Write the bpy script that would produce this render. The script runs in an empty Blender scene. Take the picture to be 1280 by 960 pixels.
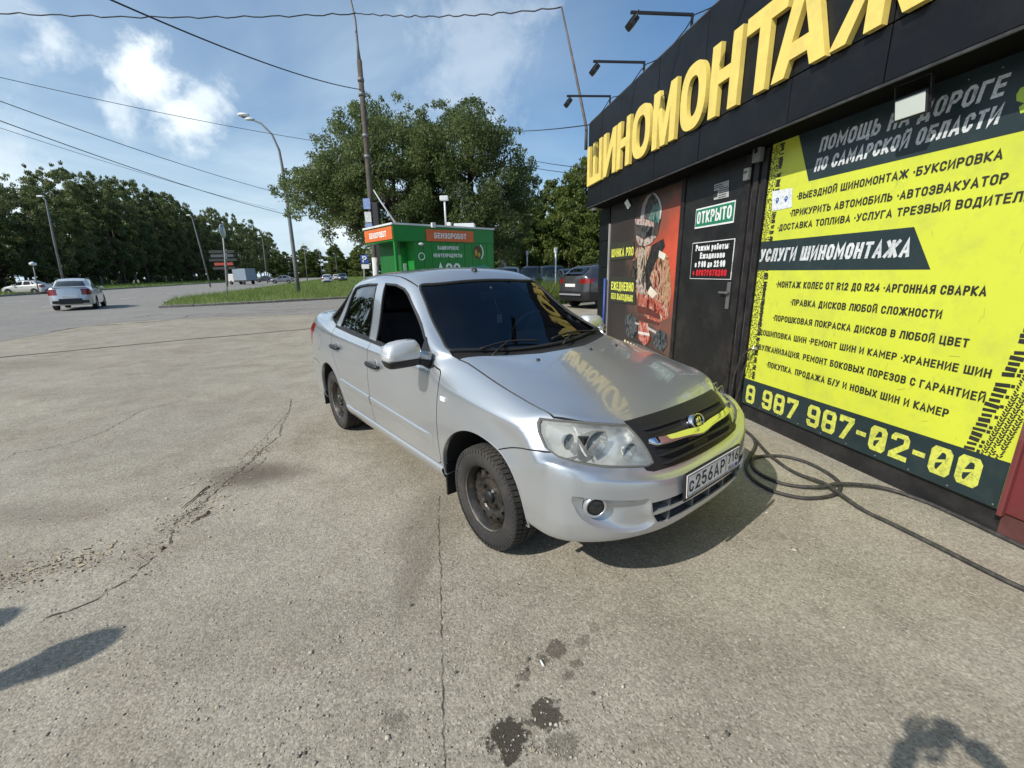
import bpy, bmesh, math, random
import numpy as np
from mathutils import Vector, Matrix, noise as mnoise
from mathutils.bvhtree import BVHTree
from mathutils.interpolate import poly_3d_calc
from mathutils.geometry import tessellate_polygon
random.seed(7); RNG=np.random.default_rng(11)
SC=bpy.context.scene; COL=SC.collection; PI=math.pi; R=math.radians

# ---------------------------------------------------------------- camera
F_PX,PITCH,ROLL,EYE=533.68,.2587,-.0207,1.4735
cam_d=bpy.data.cameras.new('camera'); cam=bpy.data.objects.new('camera',cam_d); COL.objects.link(cam)
cam_d.sensor_width=36; cam_d.lens=F_PX/1280*36; cam_d.clip_start=.02; cam_d.clip_end=3000
cam.matrix_world=Matrix.Translation((0,0,EYE))@Matrix.Rotation(PI/2-PITCH,4,'X')@Matrix.Rotation(ROLL,4,'Z')
SC.camera=cam

# ---------------------------------------------------------------- sun, sky, exposure
SUN_EL,SUN_TRAVEL=R(41),R(51)           # light travels towards azimuth 51 deg right of +Y
sd=bpy.data.lights.new('sun','SUN'); sd.energy=4.2; sd.angle=R(.55); sd.color=(1.,.955,.88)
so=bpy.data.objects.new('sun',sd); COL.objects.link(so)
dirv=Vector((math.sin(SUN_TRAVEL)*math.cos(SUN_EL),math.cos(SUN_TRAVEL)*math.cos(SUN_EL),-math.sin(SUN_EL)))
so.rotation_euler=dirv.to_track_quat('-Z','Y').to_euler(); so.location=(-20,-15,25)
SC.view_settings.view_transform='Standard'; SC.view_settings.look='None'; SC.view_settings.exposure=0.10
SC.view_settings.gamma=1; SC.view_settings.use_curve_mapping=False
world=bpy.data.worlds.new('World'); SC.world=world; world.use_nodes=True
def build_world():
    nt=world.node_tree; nt.nodes.clear(); N=nt.nodes.new; L=nt.links.new
    out=N('ShaderNodeOutputWorld'); bg=N('ShaderNodeBackground'); bg.inputs[1].default_value=.135
    sky=N('ShaderNodeTexSky'); sky.sky_type='NISHITA'; sky.sun_disc=False
    sky.sun_elevation=SUN_EL; sky.sun_rotation=SUN_TRAVEL+PI; sky.air_density=1.0; sky.dust_density=.9; sky.ozone_density=1.6
    tc=N('ShaderNodeTexCoord'); sep=N('ShaderNodeSeparateXYZ'); L(tc.outputs['Generated'],sep.inputs[0])
    def M(op,a,b=None,c=None,clamp=False):
        n=N('ShaderNodeMath'); n.operation=op; n.use_clamp=clamp
        for i,v in enumerate((a,b,c)):
            if v is None: continue
            if isinstance(v,(int,float)): n.inputs[i].default_value=v
            else: L(v,n.inputs[i])
        return n.outputs[0]
    def SS(x,lo,hi):
        n=N('ShaderNodeMapRange'); n.interpolation_type='SMOOTHSTEP'; L(x,n.inputs[0])
        n.inputs[1].default_value=lo; n.inputs[2].default_value=hi; n.inputs[3].default_value=0; n.inputs[4].default_value=1
        return n.outputs[0]
    X,Y,Z=sep.outputs
    den=M('ADD',M('MAXIMUM',Z,0.),.13)
    px=M('DIVIDE',X,den); py=M('DIVIDE',Y,den)
    cmb=N('ShaderNodeCombineXYZ'); L(px,cmb.inputs[0]); L(py,cmb.inputs[1])
    def noise(scale,detail,rough,vec,dist=0.,off=(0,0,0)):
        mp=N('ShaderNodeMapping'); L(vec,mp.inputs[0]); mp.inputs['Location'].default_value=off
        n=N('ShaderNodeTexNoise'); n.inputs['Scale'].default_value=scale; n.inputs['Detail'].default_value=detail
        n.inputs['Roughness'].default_value=rough; n.inputs['Distortion'].default_value=dist; L(mp.outputs[0],n.inputs[0]); return n.outputs[0]
    # thin veil, denser to the left where the sun stands
    veil=noise(.55,5,.55,cmb.outputs[0],.6,(3,1,0))
    side=SS(X,.45,-.55)
    v=M('MULTIPLY',SS(veil,.30,.72),M('ADD',M('MULTIPLY',side,.70),.07))
    v=M('ADD',v,M('MULTIPLY',side,.26))
    hz=SS(Z,.30,-.02); v=M('ADD',v,M('MULTIPLY',hz,.34),clamp=True)
    # cumulus puffs: blobs of sky directions broken up by noise
    def d2r(az,el): return (math.sin(R(az))*math.cos(R(el)),math.cos(R(az))*math.cos(R(el)),math.sin(R(el)))
    nz=noise(7.0,9,.60,tc.outputs['Generated'],.45,(1.7,.3,2.1))
    nb=noise(22.0,7,.65,tc.outputs['Generated'],.3,(.2,5,1))
    cl=None
    for az,el,rad,amt in CLOUDS:
        vm=N('ShaderNodeVectorMath'); vm.operation='DISTANCE'; L(tc.outputs['Generated'],vm.inputs[0]); vm.inputs[1].default_value=d2r(az,el)
        t=M('SUBTRACT',1.,M('DIVIDE',vm.outputs['Value'],rad))
        t=M('ADD',t,M('MULTIPLY',M('SUBTRACT',nz,.5),3.1))
        t=M('ADD',t,M('MULTIPLY',M('SUBTRACT',nb,.5),1.1))
        t=M('MULTIPLY',SS(t,.05,.95),amt)
        cl=t if cl is None else M('MAXIMUM',cl,t)
    far=noise(2.3,7,.6,cmb.outputs[0],.5,(9,4,0))
    farm=M('MULTIPLY',M('MULTIPLY',SS(far,.55,.72),SS(Y,.1,-.3)),.8)   # clouds over the rest of the sky
    cl=M('MAXIMUM',cl,farm)
    def mix(f,a,b):
        n=N('ShaderNodeMix'); n.data_type='RGBA'; L(f,n.inputs[0])
        for s,vv in ((6,a),(7,b)):
            if isinstance(vv,tuple): n.inputs[s].default_value=(*vv,1)
            else: L(vv,n.inputs[s])
        return n.outputs[2]
    gam=N('ShaderNodeHueSaturation'); L(sky.outputs[0],gam.inputs['Color']); gam.inputs['Saturation'].default_value=1.30; gam.inputs['Value'].default_value=.92
    c=mix(v,gam.outputs[0],(4.7,5.85,6.75))
    c=mix(cl,c,(7.7,8.3,8.5))
    L(c,bg.inputs[0]); L(bg.outputs[0],out.inputs[0])
CLOUDS=[(-36,17.8,.062,.95),(-33.6,14.6,.060,.85),(-31.5,17.2,.05,.7),(-39.5,14.8,.05,.6),(-42,18.6,.050,.6),(-46,20,.08,.25),(-20.8,5.3,.07,.7),(-47,6,.12,.4),(-3,23,.16,.25),(-65,15,.3,.5)]
build_world()

# ---------------------------------------------------------------- materials
MATS={}
def _nodes(name):
    m=bpy.data.materials.new(name); m.use_nodes=True; nt=m.node_tree
    return m,nt,nt.nodes['Principled BSDF']
def mat(name,col,rough=.6,metal=0.,var=.12,scale=4.,bump=0.,bscale=60.,coat=0.,spec=.5,emit=None,dirt=None,dscale=2.,damt=.5,alpha=1.):
    if name in MATS: return MATS[name]
    m,nt,b=_nodes(name); N=nt.nodes.new; L=nt.links.new
    b.inputs['Roughness'].default_value=rough; b.inputs['Metallic'].default_value=metal
    b.inputs['Coat Weight'].default_value=coat; b.inputs['Coat Roughness'].default_value=.03; b.inputs['Specular IOR Level'].default_value=spec
    tc=N('ShaderNodeTexCoord')
    n=N('ShaderNodeTexNoise'); n.inputs['Scale'].default_value=scale; n.inputs['Detail'].default_value=6; L(tc.outputs['Object'],n.inputs[0])
    mp=N('ShaderNodeMapRange'); L(n.outputs[0],mp.inputs[0]); mp.inputs[1].default_value=.25; mp.inputs[2].default_value=.75
    mp.inputs[3].default_value=1-var; mp.inputs[4].default_value=1+var
    vm=N('ShaderNodeVectorMath'); vm.operation='SCALE'; vm.inputs[0].default_value=col; L(mp.outputs[0],vm.inputs['Scale'])
    c=vm.outputs[0]
    if dirt:
        n2=N('ShaderNodeTexNoise'); n2.inputs['Scale'].default_value=dscale; n2.inputs['Detail'].default_value=9; n2.inputs['Roughness'].default_value=.7; L(tc.outputs['Object'],n2.inputs[0])
        r2=N('ShaderNodeMapRange'); L(n2.outputs[0],r2.inputs[0]); r2.inputs[1].default_value=.48; r2.inputs[2].default_value=.7; r2.inputs[3].default_value=0; r2.inputs[4].default_value=damt
        mx=N('ShaderNodeMix'); mx.data_type='RGBA'; L(r2.outputs[0],mx.inputs[0]); L(c,mx.inputs[6]); mx.inputs[7].default_value=(*dirt,1); c=mx.outputs[2]
    L(c,b.inputs['Base Color'])
    if bump:
        n3=N('ShaderNodeTexNoise'); n3.inputs['Scale'].default_value=bscale; n3.inputs['Detail'].default_value=4; L(tc.outputs['Object'],n3.inputs[0])
        bp=N('ShaderNodeBump'); bp.inputs['Strength'].default_value=bump; bp.inputs['Distance'].default_value=.01; L(n3.outputs[0],bp.inputs['Height']); L(bp.outputs[0],b.inputs['Normal'])
    if emit: b.inputs['Emission Color'].default_value=(*col,1); b.inputs['Emission Strength'].default_value=emit
    MATS[name]=m; return m
def glass(name,tint=(.1,.12,.13),ior=1.5,rough=.0,refl=1.6):
    """thin sheet glass: tinted see-through plus Fresnel mirror"""
    if name in MATS: return MATS[name]
    m,nt,b=_nodes(name); nt.nodes.remove(b); N=nt.nodes.new; L=nt.links.new; out=nt.nodes['Material Output']
    t=N('ShaderNodeBsdfTransparent'); t.inputs[0].default_value=(*tint,1)
    g=N('ShaderNodeBsdfGlossy'); g.inputs['Roughness'].default_value=rough; g.inputs[0].default_value=(.95,.97,1,1)
    fr=N('ShaderNodeFresnel'); fr.inputs[0].default_value=ior
    mx=N('ShaderNodeMixShader'); ad=N('ShaderNodeMath'); ad.operation='MULTIPLY'; ad.inputs[1].default_value=refl; ad.use_clamp=True
    L(fr.outputs[0],ad.inputs[0]); L(ad.outputs[0],mx.inputs[0]); L(t.outputs[0],mx.inputs[1]); L(g.outputs[0],mx.inputs[2]); L(mx.outputs[0],out.inputs[0])
    MATS[name]=m; return m

# ---------------------------------------------------------------- helpers
def tag(o,label=None,cat=None,group=None,kind=None):
    if label: o['label']=label
    if cat: o['category']=cat
    if group: o['group']=group
    if kind: o['kind']=kind
    return o
def empty(name,loc=(0,0,0),rz=0.,label=None,cat=None,group=None):
    o=bpy.data.objects.new(name,None); COL.objects.link(o); o.location=loc; o.rotation_euler=(0,0,rz); o.empty_display_size=.2
    return tag(o,label,cat,group)
def link(name,me,m=None,parent=None):
    o=bpy.data.objects.new(name,me); COL.objects.link(o)
    if m is not None:
        for q in (m if isinstance(m,(list,tuple)) else [m]): me.materials.append(q)
    if parent is not None: o.parent=parent
    return o
class MB:
    """collects boxes, tubes, lathes, prisms; build() links them as ONE mesh object"""
    def __init__(s): s.v=[];s.f=[];s.sm=[];s.mi=[];s.cur=0
    def add(s,vs,fs,smooth=False,M=None):
        o=len(s.v)
        for p in vs:
            p=Vector(p); s.v.append(tuple(M@p) if M is not None else tuple(p))
        for f in fs: s.f.append(tuple(o+i for i in f)); s.sm.append(smooth); s.mi.append(s.cur)
        return s
    def box(s,x0,x1,y0,y1,z0,z1,bev=0.,M=None):
        if bev<=0:
            vs=[(x,y,z) for z in (z0,z1) for y in (y0,y1) for x in (x0,x1)]
            return s.add(vs,[(0,2,3,1),(4,5,7,6),(0,1,5,4),(2,6,7,3),(0,4,6,2),(1,3,7,5)],M=M)
        b=bmesh.new(); bmesh.ops.create_cube(b,size=1)
        for v in b.verts: v.co=Vector(((x0+x1)/2+v.co.x*(x1-x0),(y0+y1)/2+v.co.y*(y1-y0),(z0+z1)/2+v.co.z*(z1-z0)))
        bmesh.ops.bevel(b,geom=b.edges[:],offset=bev,segments=2,affect='EDGES',profile=.5)
        s.add([v.co.copy() for v in b.verts],[[v.index for v in f.verts] for f in b.faces],M=M); b.free(); return s
    def tube(s,pts,r,n=8,caps=True,M=None,smooth=True):
        pts=[Vector(p) for p in pts]; rr=r if isinstance(r,(list,tuple)) else [r]*len(pts); vs=[];fs=[]
        up=Vector((0,0,1)); prev=None
        for i,p in enumerate(pts):
            t=(pts[min(i+1,len(pts)-1)]-pts[max(i-1,0)]).normalized()
            if prev is None: a=t.orthogonal().normalized()
            else: a=(prev-t*prev.dot(t)).normalized() if (prev-t*prev.dot(t)).length>1e-6 else t.orthogonal().normalized()
            prev=a; b=t.cross(a)
            for k in range(n):
                q=2*PI*k/n; vs.append(p+(a*math.cos(q)+b*math.sin(q))*rr[i])
        for i in range(len(pts)-1):
            for k in range(n): fs.append((i*n+k,i*n+(k+1)%n,(i+1)*n+(k+1)%n,(i+1)*n+k))
        s.add(vs,fs,smooth,M)
        if caps:
            o=len(s.v)-len(vs); s.f.append(tuple(o+k for k in reversed(range(n)))); s.sm.append(False); s.mi.append(s.cur)
            o2=o+(len(pts)-1)*n; s.f.append(tuple(o2+k for k in range(n))); s.sm.append(False); s.mi.append(s.cur)
        return s
    def lathe(s,prof,n=32,M=None,smooth=True,a0=0.,a1=2*PI,close=True):
        """prof: (radius, height) revolved about local Z"""
        vs=[];fs=[];m=len(prof)
        cnt=n if close else n+1
        for k in range(cnt):
            q=a0+(a1-a0)*k/n
            for (r,h) in prof: vs.append((r*math.cos(q),r*math.sin(q),h))
        for k in range(n):
            k2=(k+1)%cnt
            for j in range(m-1): fs.append((k*m+j,k2*m+j,k2*m+j+1,k*m+j+1))
        return s.add(vs,fs,smooth,M)
    def prism(s,poly,h0,h1,M=None,top_only=False):
        """poly: 2-D outline in local XY, extruded h0..h1 in local Z (concave ok)"""
        n=len(poly); tri=tessellate_polygon([[Vector((x,y,0)) for x,y in poly]])
        area=sum(poly[i][0]*poly[(i+1)%n][1]-poly[(i+1)%n][0]*poly[i][1] for i in range(n))
        vs=[(x,y,h1) for x,y in poly]; fs=[]
        def orient(t,up):
            a,b,c=[poly[i] for i in t]; cr=(b[0]-a[0])*(c[1]-a[1])-(b[1]-a[1])*(c[0]-a[0])
            return t if (cr>0)==up else (t[0],t[2],t[1])
        fs+=[orient(t,True) for t in tri]
        if not top_only:
            vs+=[(x,y,h0) for x,y in poly]; fs+=[tuple(i+n for i in orient(t,False)) for t in tri]
            for i in range(n):
                j=(i+1)%n; q=(i,i+n,j+n,j); fs.append(q if area>0 else q[::-1])
        return s.add(vs,fs,M=M)
    def build(s,name,m,parent=None,auto=None):
        me=bpy.data.meshes.new(name); me.from_pydata(s.v,[],s.f)
        me.polygons.foreach_set('use_smooth',s.sm); me.polygons.foreach_set('material_index',s.mi)
        me.update()
        return link(name,me,m,parent)
def numesh(name,V,Fq,m,parent=None,smooth=False):
    """V (n,3), Fq (k,3|4) arrays -> object, fast"""
    V=np.asarray(V,np.float32); Fq=np.asarray(Fq,np.int32); k=Fq.shape[1]; me=bpy.data.meshes.new(name)
    me.vertices.add(len(V)); me.vertices.foreach_set('co',V.ravel()); me.loops.add(Fq.size); me.loops.foreach_set('vertex_index',Fq.ravel())
    me.polygons.add(len(Fq)); me.polygons.foreach_set('loop_start',np.arange(0,Fq.size,k)); me.polygons.foreach_set('loop_total',np.full(len(Fq),k))
    if smooth: me.polygons.foreach_set('use_smooth',np.ones(len(Fq),bool))
    me.update(calc_edges=True); return link(name,me,m,parent)
def copy_tree(o,parent=None):
    c=o.copy(); COL.objects.link(c)
    if parent is not None: c.parent=parent
    for ch in [q for q in bpy.data.objects if q.parent==o]: copy_tree(ch,c)
    return c
_TXT={}
def text_mesh(txt,bold=.02,res=3,spacing=1.0):
    """lettering outline -> (verts, faces, x0, x1, z0, z1) in local XY"""
    key=(txt,bold,spacing)
    if key in _TXT: return _TXT[key]
    cu=bpy.data.curves.new('t','FONT'); cu.body=txt; cu.size=1; cu.offset=bold; cu.resolution_u=res; cu.space_character=spacing
    o=bpy.data.objects.new('t',cu); COL.objects.link(o)
    dg=bpy.context.evaluated_depsgraph_get(); me=bpy.data.meshes.new_from_object(o.evaluated_get(dg))
    V=[tuple(v.co) for v in me.vertices]; Fc=[tuple(p.vertices) for p in me.polygons]
    bpy.data.objects.remove(o); bpy.data.curves.remove(cu); bpy.data.meshes.remove(me)
    _TXT[key]=(V,Fc); return _TXT[key]
CAP=.7273
def text_on(name,txt,m,parent,M,x0,x1,z0,h,bold=.02,shear=0.,spacing=1.0):
    """text fitted between x0..x1 on baseline z0 with capital height h, laid in the local XY plane of M"""
    V,Fc=text_mesh(txt,bold,spacing=spacing)
    xs=[v[0] for v in V]; a,b=min(xs),max(xs); s=h/CAP
    k=(x1-x0)/(b-a)
    vs=[(x0+(v[0]-a)*k+shear*v[1]*s, z0+v[1]*s, 0) for v in V]
    mb=MB(); mb.add(vs,Fc,M=M); return mb.build(name,m,parent)
# ---- stroke lettering: condensed sign-painter capitals, Cyrillic and Latin
_O=[(.3,0),(.7,0),(1,.17),(1,.83),(.7,1),(.3,1),(0,.83),(0,.17),(.3,0)]
GLY={'О':(1,[_O]),'А':(1.08,[[(0,0),(.5,1),(1,0)],[(.2,.27),(.8,.27)]]),'Б':(1,[[(.95,1),(0,1),(0,0),(.7,0),(1,.15),(1,.42),(.7,.57),(0,.57)]]),
'В':(1,[[(0,0),(0,1),(.68,1),(.95,.87),(.95,.67),(.68,.53),(0,.53)],[(.6,.53),(.72,.53),(1,.39),(1,.15),(.7,0),(-.0,0)]]),'Г':(.88,[[(0,0),(0,1),(1,1)]]),
'Д':(1.12,[[(.12,0),(.3,1),(.86,1),(.86,0)],[(-.02,-.17),(-.02,0),(1.02,0),(1.02,-.17)]]),'Е':(.92,[[(1,1),(0,1),(0,0),(1,0)],[(0,.52),(.88,.52)]]),
'Ж':(1.55,[[(.5,0),(.5,1)],[(0,1),(.40,.52),(0,0)],[(1,1),(.60,.52),(1,0)],[(.38,.52),(.62,.52)]]),
'З':(.95,[[(0,.82),(.28,1),(.7,1),(1,.84),(1,.67),(.72,.53),(.35,.53)],[(.6,.53),(.74,.53),(1,.38),(1,.16),(.7,0),(.28,0),(0,.18)]]),
'И':(1.05,[[(0,1),(0,0),(1,1),(1,0)]]),'Й':(1.05,[[(0,1),(0,0),(1,1),(1,0)],[(.22,1.24),(.5,1.17),(.78,1.24)]]),'К':(1.02,[[(0,0),(0,1)],[(1,1),(.14,.5),(1,0)]]),
'Л':(1.05,[[(-.05,0),(.08,.02),(.24,1),(1,1),(1,0)]]),'М':(1.28,[[(0,0),(0,1),(.5,.32),(1,1),(1,0)]]),'Н':(1,[[(0,0),(0,1)],[(1,0),(1,1)],[(0,.52),(1,.52)]]),
'П':(1,[[(0,0),(0,1),(1,1),(1,0)]]),'Р':(.98,[[(0,0),(0,1),(.7,1),(1,.85),(1,.62),(.7,.46),(0,.46)]]),'С':(.98,[[(1,.76),(1,.84),(.7,1),(.3,1),(0,.83),(0,.17),(.3,0),(.7,0),(1,.16),(1,.24)]]),
'Т':(.98,[[(0,1),(1,1)],[(.5,0),(.5,1)]]),'У':(1.02,[[(0,1),(.52,.34)],[(1,1),(.42,.08),(.24,0),(.06,0)]]),'Ф':(1.35,[[(.5,-.05),(.5,1.05)],[(.25,.18),(.75,.18),(1,.35),(1,.65),(.75,.82),(.25,.82),(0,.65),(0,.35),(.25,.18)]]),
'Х':(1.02,[[(0,0),(1,1)],[(0,1),(1,0)]]),'Ц':(1.08,[[(0,1),(0,0),(1.06,0),(1.06,-.17)],[(.9,1),(.9,0)]]),'Ч':(.98,[[(0,1),(0,.6),(.28,.43),(1,.43)],[(1,1),(1,0)]]),
'Ш':(1.45,[[(0,1),(0,0),(1,0),(1,1)],[(.5,0),(.5,1)]]),'Щ':(1.5,[[(0,1),(0,0),(1.07,0),(1.07,-.17)],[(.47,0),(.47,1)],[(.95,0),(.95,1)]]),
'Ь':(.98,[[(0,1),(0,0),(.7,0),(1,.15),(1,.42),(.7,.57),(0,.57)]]),'Ы':(1.4,[[(0,1),(0,0),(.46,0),(.66,.15),(.66,.42),(.46,.57),(0,.57)],[(1,0),(1,1)]]),
'Э':(.98,[[(0,.8),(.3,1),(.7,1),(1,.83),(1,.17),(.7,0),(.3,0),(0,.2)],[(.35,.52),(1,.52)]]),'Ю':(1.45,[[(0,0),(0,1)],[(0,.52),(.38,.52)],[(.52,0),(.82,0),(1,.17),(1,.83),(.82,1),(.52,1),(.36,.83),(.36,.17),(.52,0)]]),
'Я':(1,[[(1,0),(1,1),(.3,1),(0,.85),(0,.62),(.3,.46),(1,.46)],[(.5,.46),(0,0)]]),
'е':(.9,[[(0,.5),(1,.5),(1,.8),(.7,1),(.3,1),(0,.82),(0,.18),(.3,0),(.95,.04)]]),'р':(.9,[[(0,-.38),(0,1),(.7,1),(1,.8),(1,.2),(.7,0),(0,0)]]),'а':(.9,[[(.05,.9),(.3,1),(.7,1),(1,.8),(1,0)],[(1,.56),(.3,.52),(0,.36),(0,.16),(.3,0),(1,.12)]]),
'б':(.9,[[(.95,1.42),(.3,1.36),(0,1.0),(0,.17),(.3,0),(.7,0),(1,.17),(1,.7),(.7,.86),(0,.8)]]),
'0':(.95,[_O]),'1':(.6,[[(0,.8),(.8,1),(.8,0)]]),'2':(.95,[[(0,.78),(0,.85),(.28,1),(.72,1),(1,.84),(1,.62),(0,0),(1,0)]]),'4':(1,[[(.76,0),(.76,1),(0,.28),(1,.28)]]),
'5':(.95,[[(.95,1),(.08,1),(0,.54),(.65,.6),(1,.45),(1,.16),(.7,0),(.28,0),(0,.14)]]),'6':(.95,[[(.85,1),(.35,.72),(0,.36),(0,.17),(.3,0),(.7,0),(1,.17),(1,.40),(.7,.56),(.15,.52)]]),
'7':(.9,[[(0,1),(1,1),(.35,0)]]),'8':(.95,[[(.3,.54),(.06,.68),(.06,.86),(.3,1),(.7,1),(.94,.86),(.94,.68),(.7,.54),(.3,.54)],[(.3,.52),(0,.37),(0,.15),(.3,0),(.7,0),(1,.15),(1,.37),(.7,.52)]]),
'9':(.95,[[(.15,0),(.65,.28),(1,.64),(1,.83),(.7,1),(.3,1),(0,.83),(0,.60),(.3,.44),(.85,.48)]]),
'R':(1,[[(0,0),(0,1),(.7,1),(1,.85),(1,.62),(.7,.46),(0,.46)],[(.5,.46),(1,0)]]),'U':(1,[[(0,1),(0,.17),(.3,0),(.7,0),(1,.17),(1,1)]]),'S':(.95,[[(1,.82),(.7,1),(.3,1),(0,.84),(0,.64),(.3,.52),(.7,.48),(1,.36),(1,.16),(.7,0),(.3,0),(0,.18)]]),
'-':(.6,[[(.1,.48),(.9,.48)]]),':':(.22,[[(.5,.05),(.5,.2)],[(.5,.65),(.5,.8)]]),'.':(.2,[[(.5,0),(.5,.12)]]),',':(.25,[[(.6,.1),(.3,-.15)]]),'/':(.7,[[(0,-.05),(1,1.05)]]),'▪':(.30,[[(.1,.36),(.1,.64)],[(.9,.36),(.9,.64)],[(.1,.5),(.9,.5)]]),' ':(.42,[])}
for _a,_b in (('P','Р'),('O','О'),('T','Т')): GLY[_a]=GLY[_b]
for _l in 'вгджзийклмнопстуфхцчшщьыэюя': GLY.setdefault(_l,GLY[_l.upper()])
def stroke_text(name,txt,m,parent,M,x0,x1,z0,h,t=.165,shear=0.,xh=.74,gap=.115,W0=.56):
    """bold condensed lettering from x0 to x1, capitals h high on baseline z0, built from mitred strokes"""
    th=t*h; ws=[]
    for ch in txt:
        w,_=GLY[ch]; ws.append(w*W0*(.9 if ch.islower() else 1))
    tot=sum(ws)+gap*(len(txt)-1); k=(x1-x0)/tot; x=x0; mb=MB(); lay=0
    for ch,w in zip(txt,ws):
        _,st=GLY[ch]; hh=h*(xh if ch.islower() else 1); ww=w*k
        for si,pl in enumerate(st):
            tt=min(th,ww*.62); P=[Vector((x+tt/2+a*(ww-tt),z0+th*.46+b*(hh-th*.92))) for a,b in pl]
            closed=(P[0]-P[-1]).length<1e-6
            if closed: P=P[:-1]
            n=len(P); L_=[];R_=[]
            for i in range(n):
                a=P[i-1] if (closed or i>0) else None; c=P[(i+1)%n] if (closed or i<n-1) else None
                d1=(P[i]-a).normalized() if a is not None else (c-P[i]).normalized(); d2=(c-P[i]).normalized() if c is not None else d1
                p=P[i]
                if a is None and not closed: p=P[i]-d2*th*.46 if ch not in '▪:.,' else P[i]
                if c is None and not closed: p=P[i]+d1*th*.46 if ch not in '▪:.,' else P[i]
                tn=(d1+d2); tn=tn.normalized() if tn.length>1e-4 else d1; nr=Vector((-tn.y,tn.x)); q=1/max(.42,abs(nr.dot(Vector((-d1.y,d1.x)))))
                hw=tt/2 if abs(tn.x)<.5 else th*.46
                hw=th*.46+(tt/2-th*.46)*abs(tn.y)
                L_.append(p+nr*hw*q); R_.append(p-nr*hw*q)
            o=[(v.x+shear*(v.y-z0),v.y,lay*.00012) for v in L_]+[(v.x+shear*(v.y-z0),v.y,lay*.00012) for v in R_]
            rng=range(n if closed else n-1); mb.add(o,[(i,n+i,n+(i+1)%n,(i+1)%n) for i in rng],M=M); lay=(lay+1)%5
        x+=(w+gap)*k
    return mb.build(name,m,parent)
# ---------------------------------------------------------------- car body surface
def car_tables():
    X=lambda *a:list(a)
    T=[ # stations rear -> front : x list, y list, z list (centre -> shoulder)
     ([-3.33,-3.33,-3.32,-3.30,-3.27,-3.22,-3.15],[0,.16,.32,.46,.58,.67,.72],[1.085,1.085,1.084,1.08,1.07,1.05,1.01]),
     ([-3.16,-3.16,-3.15,-3.13,-3.1,-3.05,-3.0],[0,.17,.34,.49,.61,.70,.755],[1.098,1.098,1.097,1.093,1.08,1.045,.98]),
     ([-2.93,-2.93,-2.92,-2.89,-2.83,-2.76,-2.74],[0,.18,.35,.50,.62,.72,.775],[1.108,1.108,1.108,1.106,1.098,1.04,.965]),
     ([-2.68,-2.68,-2.67,-2.64,-2.60,-2.57,-2.55],[0,.18,.36,.53,.665,.742,.785],[1.25,1.248,1.24,1.215,1.115,1.02,.955]),
     ([-2.40,-2.40,-2.39,-2.37,-2.33,-2.31,-2.30],[0,.19,.38,.550,.675,.75,.79],[1.385,1.382,1.37,1.33,1.17,1.005,.945]),
     ([-2.15]*7,[0,.2,.40,.580,.68,.755,.793],[1.46,1.457,1.442,1.39,1.18,.995,.94]),
     ([-1.77]*7,[0,.21,.42,.598,.687,.758,.795],[1.505,1.50,1.483,1.42,1.19,.985,.93]),
     ([-1.40]*7,[0,.21,.42,.600,.690,.76,.796],[1.51,1.505,1.487,1.42,1.185,.975,.92]),
     ([-1.12,-1.12,-1.11,-1.06,-1.03,-1.02,-1.02],[0,.2,.405,.595,.692,.762,.797],[1.468,1.463,1.44,1.36,1.16,.965,.915]),
     ([-.76,-.76,-.77,-.80,-.76,-.73,-.72],[0,.21,.43,.645,.715,.765,.795],[1.235,1.232,1.22,1.175,1.065,.955,.91]),
     ([-.37,-.375,-.39,-.47,-.50,-.49,-.48],[0,.22,.45,.680,.735,.768,.79],[.995,.997,1.003,1.03,.995,.95,.90]),
     ([-.27,-.275,-.29,-.32,-.325,-.325,-.32],[0,.20,.40,.56,.65,.725,.78],[.985,.987,.99,.995,.980,.935,.875]),
     ([0.]*7,[0,.18,.36,.50,.645,.72,.785],[.955,.955,.950,.943,.918,.885,.83]),
     ([.27,.27,.26,.25,.22,.19,.17],[0,.17,.34,.48,.635,.715,.78],[.905,.905,.903,.895,.872,.852,.80]),
     ([.49,.49,.475,.45,.38,.32,.28],[0,.165,.32,.45,.59,.685,.765],[.845,.845,.845,.845,.845,.838,.785]),
     ([.655,.65,.635,.605,.53,.43,.36],[0,.16,.30,.42,.54,.65,.735],[.79,.79,.792,.797,.81,.815,.775])]
    return T
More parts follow.
